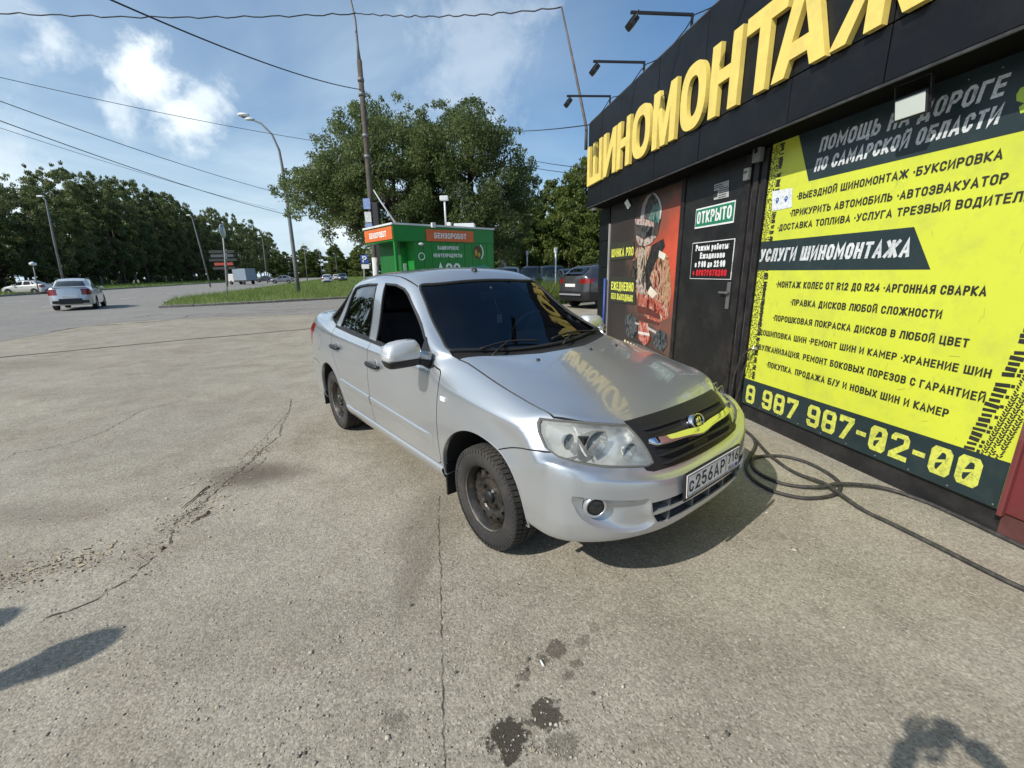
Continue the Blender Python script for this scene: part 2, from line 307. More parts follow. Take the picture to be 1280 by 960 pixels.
def wall_targets(T,dz=0.):
    N=len(T)-1; I=np.interp; L=[]
    xs=[-3.15,-2.9,-2.5,-1.5,-.5,0,.36]
    Y=[[.765,.79,.805,.808,.803,.803,.765],[.775,.81,.828,.828,.822,.828,.785],[.78,.815,.833,.832,.828,.834,.80],
       [.78,.815,.83,.828,.825,.834,.807],[.775,.81,.818,.815,.812,.828,.805],[.76,.795,.79,.785,.785,.80,.79]]
    zx=[-3.15,-2.6,-.5,-.1,.2,.36]
    Z=[[.93,.85,.84,.79,.73,.70],[.80,.72,.70,.67,.64,.615],[.60,.57,.57,.575,.575,.575],[.49,.47,.47,.47,.47,.47],
       [.38,.37,.37,.38,.40,.40],[.26,.25,.25,.27,.31,.33]]
    FX=[[.745,.745,.735,.70,.63,.54,.42],[.79,.787,.775,.745,.69,.61,.48],[.832,.829,.815,.785,.73,.645,.50],
        [.845,.842,.83,.80,.745,.66,.53],[.843,.84,.828,.80,.745,.66,.54],[.83,.827,.815,.785,.73,.645,.52]]
    FY=[[0,.16,.31,.43,.56,.68,.775],[0,.165,.32,.445,.58,.70,.79],[0,.165,.325,.455,.59,.715,.80],
        [0,.165,.325,.455,.595,.72,.807],[0,.165,.325,.455,.595,.72,.805],[0,.165,.325,.455,.59,.71,.79]]
    RX=[[-3.38,-3.38,-3.37,-3.35,-3.31,-3.26,-3.18],[-3.395,-3.395,-3.385,-3.365,-3.325,-3.27,-3.19],[-3.42,-3.42,-3.41,-3.39,-3.35,-3.29,-3.20],
        [-3.43,-3.43,-3.42,-3.40,-3.36,-3.29,-3.20],[-3.42,-3.42,-3.41,-3.39,-3.35,-3.28,-3.19],[-3.39,-3.39,-3.38,-3.36,-3.32,-3.25,-3.17]]
    RY=[0,.16,.32,.47,.60,.70]
    for k in range(6):
        row=[]
        for j in range(7):
            y=RY[j] if j<6 else I(-3.15,xs,Y[k])
            row.append((RX[k][j],y,I(-3.15,zx,Z[k])))
        for i in range(1,N):
            x=T[i][0][6]
            if i==N-1: x+=[.02,.04,.05,.06,.06,.05][k]
            row.append((x,I(x,xs,Y[k]),I(x,zx,Z[k])))
        for j in (6,5,4,3,2,1,0):
            z=I(.36,zx,Z[k])
            if k==2: z=[.553,.555,.565,.582,.600,.617,.63][j]
            if k==1: z=[.592,.593,.60,.62,.645,.665,.68][j]
            row.append((FX[k][j],FY[k][j],z))
        L.append(row)
    row=[]
    for (x,y,z) in L[-1]:   # under lip
        row.append((x*.985-.02 if x>.3 else x*.985, y*.93, z-.012))
    L.append(row)
    return L
def make_master(T,level=3,dz=0.,tf=None):
    """smooth body surface through the table points -> object (y mirrored), numpy verts, bvh, normals"""
    N=len(T)-1; W=wall_targets(T)
    pts=[];ids={}
    def vid(p,s):
        x,y,z=p
        key=(round(x,5),round(s*y,5),round(z,5))
        if abs(y)<1e-6: key=(key[0],0.,key[2])
        if key not in ids: ids[key]=len(pts); pts.append(key)
        return ids[key]
    faces=[]
    for s in (1,-1):
        G=[[vid((T[i][0][j],T[i][1][j],T[i][2][j]),s) for j in range(7)] for i in range(N+1)]
        loop=[G[0][j] for j in range(7)]+[G[i][6] for i in range(1,N)]+[G[N][j] for j in (6,5,4,3,2,1,0)]
        R=[loop]+[[vid(p,s) for p in row] for row in W]
        def add(a,b,c,d):
            f=[a,b,c,d] if s==1 else [d,c,b,a]
            faces.append(f)
        for i in range(N):
            for j in range(6): add(G[i][j],G[i+1][j],G[i+1][j+1],G[i][j+1])
        for k in range(len(R)-1):
            for m in range(len(loop)-1): add(R[k][m],R[k][m+1],R[k+1][m+1],R[k+1][m])
    P0=np.array(pts,float)
    me=bpy.data.meshes.new('cage'); me.from_pydata(pts,[],faces); me.update()
    ob=bpy.data.objects.new('cage',me); bpy.context.scene.collection.objects.link(ob)
    cr=me.attributes.new('crease_edge','FLOAT','EDGE'); val=[0.]*len(me.edges)
    for e in me.edges:
        p,q=pts[e.vertices[0]],pts[e.vertices[1]]
        def led(v): return v[0]>.55 and .55<v[2]<.619 and abs(v[2]-np.interp(abs(v[1]),[0,.165,.325,.455,.59,.715],[.553,.555,.565,.582,.6,.617]))<.002
        if led(p) and led(q): val[e.index]=.82
    cr.data.foreach_set('value',val)
    md=ob.modifiers.new('s','SUBSURF'); md.levels=1; md.render_levels=1; md.boundary_smooth='PRESERVE_CORNERS'
    P=P0.copy(); n=len(P)
    for it in range(7):
        me.vertices.foreach_set('co',P.ravel()); me.update()
        dg=bpy.context.evaluated_depsgraph_get(); ev=ob.evaluated_get(dg).to_mesh()
        c=np.empty(len(ev.vertices)*3); ev.vertices.foreach_get('co',c); c=c.reshape(-1,3)[:n]
        ob.evaluated_get(dg).to_mesh_clear()
        P=P+.85*(P0-c)
    if tf is not None: P=tf(P)
    me.vertices.foreach_set('co',P.ravel()); me.update()
    md.levels=level
    dg=bpy.context.evaluated_depsgraph_get(); ev=bpy.data.meshes.new_from_object(ob.evaluated_get(dg))
    bpy.data.objects.remove(ob)
    nv=len(ev.vertices); V=np.empty(nv*3); ev.vertices.foreach_get('co',V); V=V.reshape(-1,3)
    F=[tuple(p.vertices) for p in ev.polygons]
    bpy.data.meshes.remove(ev)
    VN=np.zeros((nv,3)); Fa=np.array(F)
    a,b,c,d=[V[Fa[:,q]] for q in range(4)]
    fn=np.cross(c-a,d-b)
    if fn[np.argmax((a+b+c+d)[:,2])][2]<0: fn=-fn; F=[f[::-1] for f in F]; Fa=Fa[:,::-1]
    for q in range(4): np.add.at(VN,Fa[:,q],fn)
    VN/=np.linalg.norm(VN,axis=1)[:,None]+1e-12
    bvh=BVHTree.FromPolygons([Vector(v) for v in V],F)
    return V,F,VN,bvh
# ---------------------------------------------------------------- cutting panels out of the body surface
AX={'side':(0,2),'top':(0,1),'front':(1,2)}
def offset_line(pl,w):
    P=[Vector(p) for p in pl]; out=[]
    for i,p in enumerate(P):
        a=(P[i]-P[i-1]).normalized() if i>0 else (P[1]-P[0]).normalized()
        b=(P[i+1]-P[i]).normalized() if i<len(P)-1 else a
        t=(a+b); t=t.normalized() if t.length>1e-6 else a
        nrm=Vector((-t.y,t.x)); k=1/max(.5,abs(nrm.dot(Vector((-a.y,a.x)))))
        out.append(tuple(p+nrm*w*k))
    return out
def smooth_poly(pl,n=3,closed=False):
    """Catmull-Rom through the points"""
    P=[np.array(p,float) for p in pl]; out=[]; m=len(P)
    for i in range(m if closed else m-1):
        p0=P[(i-1)%m] if closed or i>0 else P[0]; p1=P[i]; p2=P[(i+1)%m]; p3=P[(i+2)%m] if closed or i+2<m else P[-1]
        for k in range(n):
            t=k/n; out.append(tuple(.5*((2*p1)+(-p0+p2)*t+(2*p0-5*p1+4*p2-p3)*t*t+(-p0+3*p1-3*p2+p3)*t**3)))
    if not closed: out.append(tuple(P[-1]))
    return out
def cut(bm,pl,ax,filt,closed=False):
    i,j=AX[ax]; k=3-i-j; pl=[tuple(p) for p in pl]
    if closed: pl=pl+[pl[0]]
    x0=min(p[0] for p in pl)-.02; x1=max(p[0] for p in pl)+.02; z0=min(p[1] for p in pl)-.02; z1=max(p[1] for p in pl)+.02
    def bb(f):
        a=[v.co[i] for v in f.verts]; b=[v.co[j] for v in f.verts]; return min(a),max(a),min(b),max(b)
    cand={}
    for f in bm.faces:
        c=f.calc_center_median()
        if not (x0-.12<c[i]<x1+.12 and z0-.12<c[j]<z1+.12): continue
        if filt(c,f.normal): cand[f]=bb(f)
    for a,b in zip(pl[:-1],pl[1:]):
        dx,dz=b[0]-a[0],b[1]-a[1]
        if abs(dx)+abs(dz)<1e-6: continue
        sx0,sx1=min(a[0],b[0])-1e-4,max(a[0],b[0])+1e-4; sz0,sz1=min(a[1],b[1])-1e-4,max(a[1],b[1])+1e-4
        sel=[f for f,q in cand.items() if q[1]>=sx0 and q[0]<=sx1 and q[3]>=sz0 and q[2]<=sz1]
        if not sel: continue
        co=[0,0,0]; co[i],co[j]=a; no=[0,0,0]; no[i],no[j]=-dz,dx
        geom=set(sel)
        for f in sel: geom.update(f.edges); geom.update(f.verts)
        for f in sel: cand.pop(f)
        r=bmesh.ops.bisect_plane(bm,geom=list(geom),dist=1e-5,plane_co=co,plane_no=no)
        for g in r['geom']:
            if isinstance(g,bmesh.types.BMFace): cand[g]=bb(g)
        dead=[f for f in cand if not f.is_valid]
        for f in dead: cand.pop(f)
def inside(poly,x,y):
    c=False; n=len(poly); j=n-1
    for i in range(n):
        xi,yi=poly[i]; xj,yj=poly[j]
        if (yi>y)!=(yj>y) and x<(xj-xi)*(y-yi)/(yj-yi)+xi: c=not c
        j=i
    return c
def dist_line(pl,x,y):
    best=9
    for (ax,ay),(bx,by) in zip(pl[:-1],pl[1:]):
        dx,dy=bx-ax,by-ay; t=max(0,min(1,((x-ax)*dx+(y-ay)*dy)/(dx*dx+dy*dy+1e-12)))
        best=min(best,math.hypot(x-ax-t*dx,y-ay-t*dy))
    return best
class Shell:
    """half body (y>=0) cut into named panels"""
    def __init__(s,T,spec,level=2,tf=None):
        s.V,s.F,s.VN,s.bvh=make_master(T,3,tf=tf)
        Vl,Fl,_,_=make_master(T,level,tf=tf) if level!=3 else (s.V,s.F,None,None)
        bm=bmesh.new(); vs={}
        for f in Fl:
            if min(Vl[i][1] for i in f)<-1e-4: continue
            q=[]
            for i in f:
                if i not in vs:
                    p=Vl[i]; vs[i]=bm.verts.new((p[0],max(0,p[1]),p[2]))
                q.append(vs[i])
            try: bm.faces.new(q)
            except ValueError: pass
        bm.normal_update()
        side=lambda c,n:n.y>.12 and c.y>.35; top=lambda c,n:n.z>.2; front=lambda c,n:c.x>.25 and n.x>.03; rear=lambda c,n:c.x<-2.7; low=lambda c,n:c.y>.3 and c.z<.8; fr=lambda c,n:c.x>.1; rc=lambda c,n:c.x<-2.7 and c.y>.44
        s.filt={'side':side,'top':top,'front':front,'rear':rear,'low':low,'fr':fr,'rc':rc}
        s.regions=spec['regions']; s.gaps=spec['gaps']
        for nm,ax,poly,fl in s.regions: cut(bm,poly,ax,s.filt[fl],True)
        for ax,pl,w,fl in s.gaps:
            cut(bm,offset_line(pl,w/2),ax,s.filt[fl]); cut(bm,offset_line(pl,-w/2),ax,s.filt[fl])
        bm.normal_update()
        s.parts={}; s.base={}
        for f in bm.faces:
            c=f.calc_center_median(); n=f.normal; vv=[tuple(v.co) for v in f.verts]; nm='body'
            for r,ax,poly,fl in s.regions:
                i,j=AX[ax]
                if s.filt[fl](c,n) and inside(poly,c[i],c[j]): nm=r; break
            if nm=='arch': continue
            s.base.setdefault(nm,[]).append(vv)
            gap=False
            if nm not in spec['nogap']:
                for ax,pl,w,fl in s.gaps:
                    i,j=AX[ax]
                    if s.filt[fl](c,n) and dist_line(pl,c[i],c[j])<w/2: gap=True; break
            if not gap: s.parts.setdefault(nm,[]).append(vv)
        bm.free()
    def normal(s,p):
        """smooth master normal at p (p.y>=0)"""
        loc,n,i,d=s.bvh.find_nearest(Vector(p)); f=s.F[i]
        w=poly_3d_calc([Vector(s.V[k]) for k in f],loc); q=Vector((0,0,0))
        for k,a in zip(f,w): q+=Vector(s.VN[k])*a
        if abs(p[1])<1e-4: q.y=0
        return q.normalized()
    def panel(s,name,keys,m,parent,sides=(1,-1),depth=.010,sink=0.,rim=True,out=None):
        """mesh object from the faces of the given panels; sides: +1 left, -1 right"""
        objs=[]
        polys=[p for k in keys for p in s.parts.get(k,[])]
        vid={};vs=[];ns=[];fs=[]
        for pl in polys:
            q=[]
            for p in pl:
                key=(round(p[0],5),round(p[1],5),round(p[2],5))
                if key not in vid: vid[key]=len(vs); vs.append(Vector(p)); ns.append(s.normal(p))
                if not q or q[-1]!=vid[key]: q.append(vid[key])
            if len(q)>1 and q[0]==q[-1]: q.pop()
            if len(q)>=3: fs.append(q)
        edges={}
        for f in fs:
            for a,b in zip(f,f[1:]+f[:1]): edges[(a,b)]=1
        border=[(a,b) for (a,b) in edges if (b,a) not in edges and not (vs[a].y<1e-4 and vs[b].y<1e-4)]
        V2=[];F2=[];LN=[];SMO=[]
        mp={}
        for sd in sides:
            def P(i,d):
                v=vs[i]-ns[i]*d
                key=(i,round(d,4),sd if vs[i].y>1e-4 else 0)
                if key not in mp: mp[key]=len(V2); V2.append((v.x,v.y*sd,v.z))
                return mp[key]
            def NN(i): return (ns[i].x,ns[i].y*sd,ns[i].z)
            for f in fs:
                q=f if sd==1 else f[::-1]
                F2.append([P(i,sink) for i in q]); LN+= [NN(i) for i in q]
            if rim:
                for a,b in border:
                    q=[b,a]; ids=[P(b,sink),P(a,sink),P(a,sink+depth),P(b,sink+depth)]
                    if sd==-1: ids=ids[::-1]
                    p0,p1,p3=Vector(V2[ids[0]]),Vector(V2[ids[1]]),Vector(V2[ids[3]])
                    nn=(p1-p0).cross(p3-p0)
                    if nn.length<1e-9: nn=Vector((0,0,1))
                    nn.normalize(); F2.append(ids); LN+=[tuple(nn)]*4
        me=bpy.data.meshes.new(name); me.from_pydata(V2,[],F2); me.polygons.foreach_set('use_smooth',[True]*len(F2)); me.update()
        try: me.normals_split_custom_set(LN)
        except Exception as e: print('normals',name,e)
        return link(name,me,m,parent)
    def liner(s,name,skip,m,parent,d=.014):
        vs=[];fs=[];mp={}
        for nm,pls in s.base.items():
            if nm in skip: continue
            for pl in pls:
                for sd in (1,-1):
                    q=[]
                    for p in pl:
                        key=(round(p[0],5),round(p[1],5),round(p[2],5),sd)
                        if key not in mp:
                            n=s.normal(p); mp[key]=len(vs); vs.append((p[0]-n.x*d,(p[1]-n.y*d)*sd,p[2]-n.z*d))
                        q.append(mp[key])
                    fs.append(q if sd==1 else q[::-1])
        me=bpy.data.meshes.new(name); me.from_pydata(vs,[],fs); me.update(); return link(name,me,m,parent)
    def surf(s,ax,a,b,y0=1.5):
        """point of the surface under projection coords (a,b), left side"""
        if ax=='side': o,dv=Vector((a,1.6,b)),Vector((0,-1,0))
        elif ax=='front': o,dv=Vector((1.6,a,b)),Vector((-1,0,0))
        else: o,dv=Vector((a,b,2.4)),Vector((0,0,-1))
        h=s.bvh.ray_cast(o,dv); return h[0] if h[0] is not None else None
FGL=[(-1.392,.985),(-1.415,1.20),(-1.447,1.405),(-1.27,1.399),(-1.14,1.372),(-1.06,1.336),(-.99,1.290),(-.83,1.182),(-.71,1.105),(-.60,1.03),(-.487,.945),(-.52,.937),(-.70,.947),(-1.0,.955)]
RGL=[(-1.530,.992),(-1.552,1.16),(-1.590,1.400),(-1.80,1.397),(-2.0,1.382),(-2.125,1.36),(-2.165,1.25),(-2.235,1.02),(-1.9,1.0)]
QGL=[(-2.215,1.345),(-2.255,1.25),(-2.31,1.12),(-2.365,1.03),(-2.45,1.045),(-2.575,1.075),(-2.50,1.15),(-2.37,1.26),(-2.28,1.325)]
SILL=[(-.42,.352),(-.94,.350),(-1.42,.350),(-1.86,.352)]
def granta_spec():
    arch=lambda cx,cz,r:[(cx+r*math.cos(a),cz+r*math.sin(a)) for a in np.linspace(0,2*PI,36,endpoint=False)]
    hood_l=smooth_poly([(-.365,.668),(-.29,.655),(-.13,.662),(0,.668),(.12,.668),(.26,.660),(.35,.655),(.405,.655)],2)
    hood_f=smooth_poly([(.405,.655),(.531,.548),(.634,.405),(.661,.249),(.669,-.01)],3)
    hood_r=[(-.178,-.01),(-.18,.2),(-.24,.37),(-.33,.60),(-.365,.668)]
    ws=[(-1.025,-.01),(-1.027,.32),(-1.04,.44),(-1.050,.535),(-.90,.578),(-.769,.611),(-.60,.648),(-.475,.676),(-.44,.62),(-.385,.40),(-.355,.2),(-.35,-.01)]
    cowl=[(-.35,-.01),(-.355,.2),(-.385,.40),(-.44,.62),(-.475,.676)]+[(-.42,.682)]+[(-.365,.668)]+hood_r[::-1][1:]
    bl=[(-2.42,-.01),(-2.415,.3),(-2.38,.475),(-2.60,.53),(-2.84,.575),(-2.90,.45),(-2.925,.2),(-2.93,-.01)]
    hl=[(.405,.787),(.47,.797),(.548,.808),(.62,.815),(.695,.818),(.712,.80),(.727,.77),(.742,.715),(.730,.690),(.70,.678),(.612,.659),(.50,.643),(.409,.630),(.372,.637),(.388,.720)]
    gr=[(-.01,.80),(.405,.80),(.405,.787),(.388,.720),(.372,.637),(.409,.630),(.435,.633),(.425,.615),(.39,.604),(.284,.597),(.15,.592),(-.01,.590)]
    fog=smooth_poly([(.752,.553),(.70,.545),(.652,.537),(.504,.512),(.45,.505),(.452,.44),(.42,.385),(.47,.360),(.54,.362),(.60,.378),(.68,.412),(.728,.452),(.748,.503)],2,True)
    intake=[(-.01,.372),(.10,.372),(.245,.368),(.36,.366),(.405,.380),(.44,.43),(.445,.486),(.30,.482),(.15,.480),(-.01,.480)]
    regs=[('arch','side',arch(.005,.30,.378),'low'),('arch','side',arch(-2.476,.305,.362),'low'),
      ('headlight','front',hl,'front'),('grille','front',gr,'front'),('fog','front',fog,'front'),('intake','front',intake,'front'),
      ('front_window','side',FGL,'side'),('rear_window','side',RGL,'side'),('quarter_window','side',QGL,'side'),
      ('belt_seal','side',[(-.487,.945),(-.52,.937),(-.70,.947),(-1.0,.955),(-1.392,.985),(-1.53,.992),(-1.9,1.0),(-2.235,1.02),(-2.365,1.03),(-2.345,1.005),(-1.9,.982),(-1.5,.968),(-1.2,.956),(-.9,.944),(-.6,.930),(-.50,.928)],'side'),
      ('windshield','top',ws,'top'),('cowl','top',cowl,'top'),('backlight','top',bl,'top'),
      ('hood','top',hood_r+hood_l[1:]+hood_f[1:],'top'),
      ('taillight','side',[(-2.99,.985),(-3.10,.99),(-3.5,1.0),(-3.5,.72),(-3.20,.72),(-3.08,.78)],'rc'),
      ('front_bumper','side',[(.18,.638),(.25,.664),(.395,.699),(.45,.702),(.505,.704),(.62,.70),(.9,.82),(1.2,.82),(1.2,-.2),(.30,-.2),(.10,.4)],'fr'),
      ('front_door','side',smooth_poly([(-.452,.935),(-.412,.92),(-.390,.856),(-.393,.738),(-.385,.521),(-.384,.40),(-.42,.352)],2)+SILL[1:3]+[(-1.422,.401),(-1.43,.591),(-1.468,.844),(-1.476,.9655)]+[(-1.2,.956),(-.9,.944),(-.6,.930),(-.50,.928)],'side'),
      ('rear_door','side',[(-1.476,.9665),(-1.468,.844),(-1.43,.591),(-1.422,.401),(-1.42,.350),(-1.86,.352)]+smooth_poly([(-1.86,.352),(-1.957,.374),(-2.114,.572),(-2.213,.677),(-2.335,.81),(-2.368,.87),(-2.367,.992)],2)+[(-2.345,1.005),(-1.9,.982),(-1.5,.968)],'side'),
      ('rear_bumper','side',[(-2.80,.61),(-2.95,.62),(-3.6,.66),(-3.6,-.2),(-2.60,-.2),(-2.80,.4)],'rear'),
      ('trunk_lid','top',[(-2.93,-.01),(-2.925,.2),(-2.90,.45),(-2.86,.60),(-3.0,.625),(-3.5,.60),(-3.5,-.01)],'top'),
      ('roof','top',smooth_poly([(-1.055,.548),(-1.161,.556),(-1.324,.553),(-1.79,.547),(-2.2,.53),(-2.38,.50)],2)+[(-2.38,.475),(-2.415,.3),(-2.42,-.01),(-1.025,-.01),(-1.027,.32),(-1.04,.44),(-1.050,.535)],'top'),
      ('fender','side',[(-.47,.945),(-.412,.92),(-.390,.856),(-.393,.738),(-.385,.521),(-.384,.40),(-.42,.30),(-.42,-.2),(1.2,-.2),(1.2,1.2),(-.33,1.2)],'side')]
    g=.007
    gaps=[('side',smooth_poly([(-.487,.945),(-.452,.935),(-.412,.918),(-.390,.856),(-.393,.738),(-.385,.521),(-.384,.40),(-.40,.365),(-.44,.352)],3),g,'side'),
      ('side',[(-1.476,.966),(-1.468,.844),(-1.43,.591),(-1.422,.401),(-1.421,.351)],g,'side'),
      ('side',[(-.44,.352),(-.94,.350),(-1.42,.350),(-1.86,.352)],g*.8,'side'),
      ('side',smooth_poly([(-1.86,.352),(-1.957,.374),(-2.114,.572),(-2.213,.677),(-2.335,.81),(-2.368,.87),(-2.369,.95),(-2.365,1.02)],3),g,'side'),
      ('side',smooth_poly([(.16,.628),(.18,.638),(.25,.664),(.395,.699),(.45,.702),(.505,.704)],2),g*.8,'fr'),
      ('top',hood_l,g*1.3,'top'),('top',hood_f,g*1.2,'top'),
      ('top',smooth_poly([(-1.055,.548),(-1.161,.556),(-1.324,.553),(-1.79,.547),(-2.2,.53),(-2.38,.50)],2),.010,'top'),
      ('top',[(-2.86,.60),(-3.0,.625),(-3.4,.60)],g,'top'),
      ('side',[(-2.76+.075*math.cos(a),.83+.075*math.sin(a)) for a in np.linspace(0,2*PI,15)],.004,'side'),
      ('side',[(-2.78,.61),(-2.95,.62),(-3.3,.63)],g,'rear')]
    return dict(regions=regs,gaps=gaps,nogap={'windshield','front_window','rear_window','quarter_window','belt_seal','cowl','headlight','grille','fog','intake','backlight'})
# ---------------------------------------------------------------- wheels: local axis Z points outwards
def tyre_mesh(mb,Rt=.290,w=.175,rim=.186,tread=True):
    h=w/2
    prof=[(rim-.004,h*.80),(rim+.004,h*.93),(rim+.03,h*1.0),(rim+.06,h*1.0),(Rt-.030,h*.96),(Rt-.012,h*.90),(Rt-.009,h*.80)]
    full=prof+[(Rt-.009,-h*.80)]+[(r,-z) for r,z in prof[::-1][1:]]
    mb.lathe(full,64)
    if tread: # blocks round the crown
        n=60
        for row,(z0,z1,off) in enumerate(((.50,.93,0),(.10,.44,.5),(-.44,-.10,0),(-.93,-.50,.5))):
            for k in range(n):
                a=(k+off)*2*PI/n; da=2*PI/n*.40; sl=.25*da*(1 if row<2 else -1)
                vs=[]
                for (q,z,sh) in ((-da,z0,-sl),(da,z0,-sl),(da,z1,sl),(-da,z1,sl)):
                    ro=Rt-(.006 if abs(z)>.9 else 0)
                    for r in (Rt-.010-(.006 if abs(z)>.9 else 0),ro): vs.append((r*math.cos(a+q+sh),r*math.sin(a+q+sh),z*h))
                mb.add(vs,[(1,3,5,7),(0,1,7,6),(2,4,5,3),(0,2,3,1),(4,6,7,5)])
        # shoulder lugs running down the side wall
        for k in range(n):
            a=(k+.5)*2*PI/n; da=2*PI/n*.30; vs=[]
            for s in (1,-1):
                vs=[]
                for q in (-da,da):
                    for (r,z) in ((Rt-.034,h*.975),(Rt-.012,h*.92),(Rt-.012,h*.84),(Rt-.034,h*.93)): vs.append((r*math.cos(a+q),r*math.sin(a+q),s*(z+.0035)))
                mb.add(vs,[(0,4,5,1),(1,5,6,2),(0,1,2,3),(4,7,6,5)] if s==1 else [(0,1,5,4),(1,2,6,5),(0,3,2,1),(4,5,6,7)])
    return mb
def steel_rim(parent,m_rim,m_dark,m_nut,Rr=.186,w=.15):
    h=w/2; mb=MB()
    mb.lathe([(Rr+.006,h*.94),(Rr+.009,h*1.02),(Rr+.004,h*1.07),(Rr-.004,h*1.02),(Rr-.007,h*.80),(Rr-.018,h*.66),(Rr-.020,h*.2),(Rr-.03,-h*.2),(Rr-.028,-h*.9)],64)
    # disc: outer ramp, ring with holes, dished centre
    def zr(r): return float(np.interp(r,[.03,.055,.075,.092,.105,.125,.150,.168],[.030,.030,.026,.020,.034,.040,.030,.006]))
    n=12; r0,r1=.113,.155
    for k in range(n):
        a0=2*PI*k/n; a1=a0+2*PI/n; ac=(a0+a1)/2; rc=(r0+r1)/2; hole=.0150; m=16; O=[];I_=[];J=[]
        for q in range(m):
            t=2*PI*q/m; I_.append((rc+hole*math.cos(t)*1.0, ac+hole*math.sin(t)/rc))
            cx,sx=math.cos(t),math.sin(t); kk=max(abs(cx),abs(sx)); O.append((rc+(r1-r0)/2*cx/kk, ac+(a1-a0)/2*sx/kk))
        vs=[(r*math.cos(a),r*math.sin(a),zr(r)) for r,a in O]+[(r*math.cos(a),r*math.sin(a),zr(r)+.002) for r,a in I_]+[(r*math.cos(a),r*math.sin(a),zr(r)-.012) for r,a in I_]
        fs=[]
        for q in range(m):
            p=(q+1)%m; fs.append((q,p,m+p,m+q)); fs.append((m+q,m+p,2*m+p,2*m+q))
        mb.add(vs,fs)
    mb.lathe([(r,zr(r)) for r in (.113,.105,.098,.092,.083,.075,.065,.055,.042,.034)],48)
    mb.lathe([(.168,zr(.168)),(.162,zr(.162)),(.155,zr(.155))],48)
    rim=mb.build('rim',m_rim,parent)
    lp=MB(); lp.lathe([(Rr+.0045,h*1.075),(Rr+.0095,h*1.045),(Rr+.010,h*.98)],64); lp.lathe([(Rr-.0045,h*1.035),(Rr-.008,h*.93)],64); lp.build('rim_edge',mat('worn_rim_edge',(.26,.235,.20),.4,metal=.5,var=.5,scale=14,dirt=(.06,.05,.04),dscale=12,damt=.8),parent)
    c=MB(); c.lathe([(.036,.020),(.036,.044),(.030,.052),(0,.054)],24); c.build('hub_cap',m_dark,parent)
    for k in range(4):
        a=2*PI*k/4+.5; b=MB(); M=Matrix.Translation((.062*math.cos(a),.062*math.sin(a),.026))
        b.lathe([(.0115,0),(.0115,.018),(.008,.024),(0,.024)],6,M=M,smooth=False); b.build('lug_nut',m_nut if k==3 else m_rim,parent)
    bk=MB(); bk.lathe([(.150,-.03),(.06,-.03),(0,-.03)],32); bk.lathe([(.13,-.028),(.12,-.018),(.05,-.018)],32)
    bk.build('brake_disc',m_dark,parent)
    return rim
# ---------------------------------------------------------------- the silver saloon in the foreground
def paint(name,col,rough=.32,metal=.75,fl=.0,dust=.12):
    m,nt,b=_nodes(name); N=nt.nodes.new; L=nt.links.new
    tc=N('ShaderNodeTexCoord'); n=N('ShaderNodeTexNoise'); n.inputs['Scale'].default_value=1.7; n.inputs['Detail'].default_value=8; n.inputs['Roughness'].default_value=.65; L(tc.outputs['Object'],n.inputs[0])
    mp=N('ShaderNodeMapRange'); L(n.outputs[0],mp.inputs[0]); mp.inputs[1].default_value=.35; mp.inputs[2].default_value=.75; mp.inputs[3].default_value=0; mp.inputs[4].default_value=dust
    # road dust towards the sills
    sp=N('ShaderNodeSeparateXYZ'); L(tc.outputs['Object'],sp.inputs[0]); lo=N('ShaderNodeMapRange'); L(sp.outputs[2],lo.inputs[0])
    lo.inputs[1].default_value=.62; lo.inputs[2].default_value=.25; lo.inputs[3].default_value=0; lo.inputs[4].default_value=.45
    mu=N('ShaderNodeMath'); mu.operation='MULTIPLY'; L(lo.outputs[0],mu.inputs[0]); L(n.outputs[0],mu.inputs[1])
    ad=N('ShaderNodeMath'); L(mu.outputs[0],ad.inputs[0]); L(mp.outputs[0],ad.inputs[1]); ad.use_clamp=True
    mx=N('ShaderNodeMix'); mx.data_type='RGBA'; L(ad.outputs[0],mx.inputs[0]); mx.inputs[6].default_value=(*col,1); mx.inputs[7].default_value=(.30,.27,.22,1); L(mx.outputs[2],b.inputs['Base Color'])
    mt=N('ShaderNodeMapRange'); L(ad.outputs[0],mt.inputs[0]); mt.inputs[3].default_value=metal; mt.inputs[4].default_value=0; L(mt.outputs[0],b.inputs['Metallic'])
    b.inputs['Roughness'].default_value=rough; b.inputs['Coat Weight'].default_value=1.0; b.inputs['Coat IOR'].default_value=1.6
    cr=N('ShaderNodeMapRange'); L(ad.outputs[0],cr.inputs[0]); cr.inputs[3].default_value=.03; cr.inputs[4].default_value=.35; L(cr.outputs[0],b.inputs['Coat Roughness'])
    return m
def hazy_lens():
    m=glass('headlight_lens',(.93,.94,.92),1.45,.03); nt=m.node_tree; N=nt.nodes.new; L=nt.links.new
    out=nt.nodes['Material Output']; cur=out.inputs[0].links[0].from_socket
    d=N('ShaderNodeBsdfDiffuse'); d.inputs[0].default_value=(.80,.80,.72,1); mx=N('ShaderNodeMixShader')
    tc=N('ShaderNodeTexCoord'); n=N('ShaderNodeTexNoise'); n.inputs['Scale'].default_value=9; n.inputs['Detail'].default_value=6; L(tc.outputs['Object'],n.inputs[0])
    mp=N('ShaderNodeMapRange'); L(n.outputs[0],mp.inputs[0]); mp.inputs[1].default_value=.3; mp.inputs[2].default_value=.75; mp.inputs[3].default_value=.06; mp.inputs[4].default_value=.30
    L(mp.outputs[0],mx.inputs[0]); L(cur,mx.inputs[1]); L(d.outputs[0],mx.inputs[2]); L(mx.outputs[0],out.inputs[0]); return m
SILVER=paint('silver_paint',(.56,.59,.62),.32,.80,dust=.18)
BLACKP=mat('black_plastic',(.012,.012,.014),.48,var=.2,dirt=(.03,.028,.026),damt=.3)
RUBBER=mat('window_rubber',(.012,.012,.013),.6)
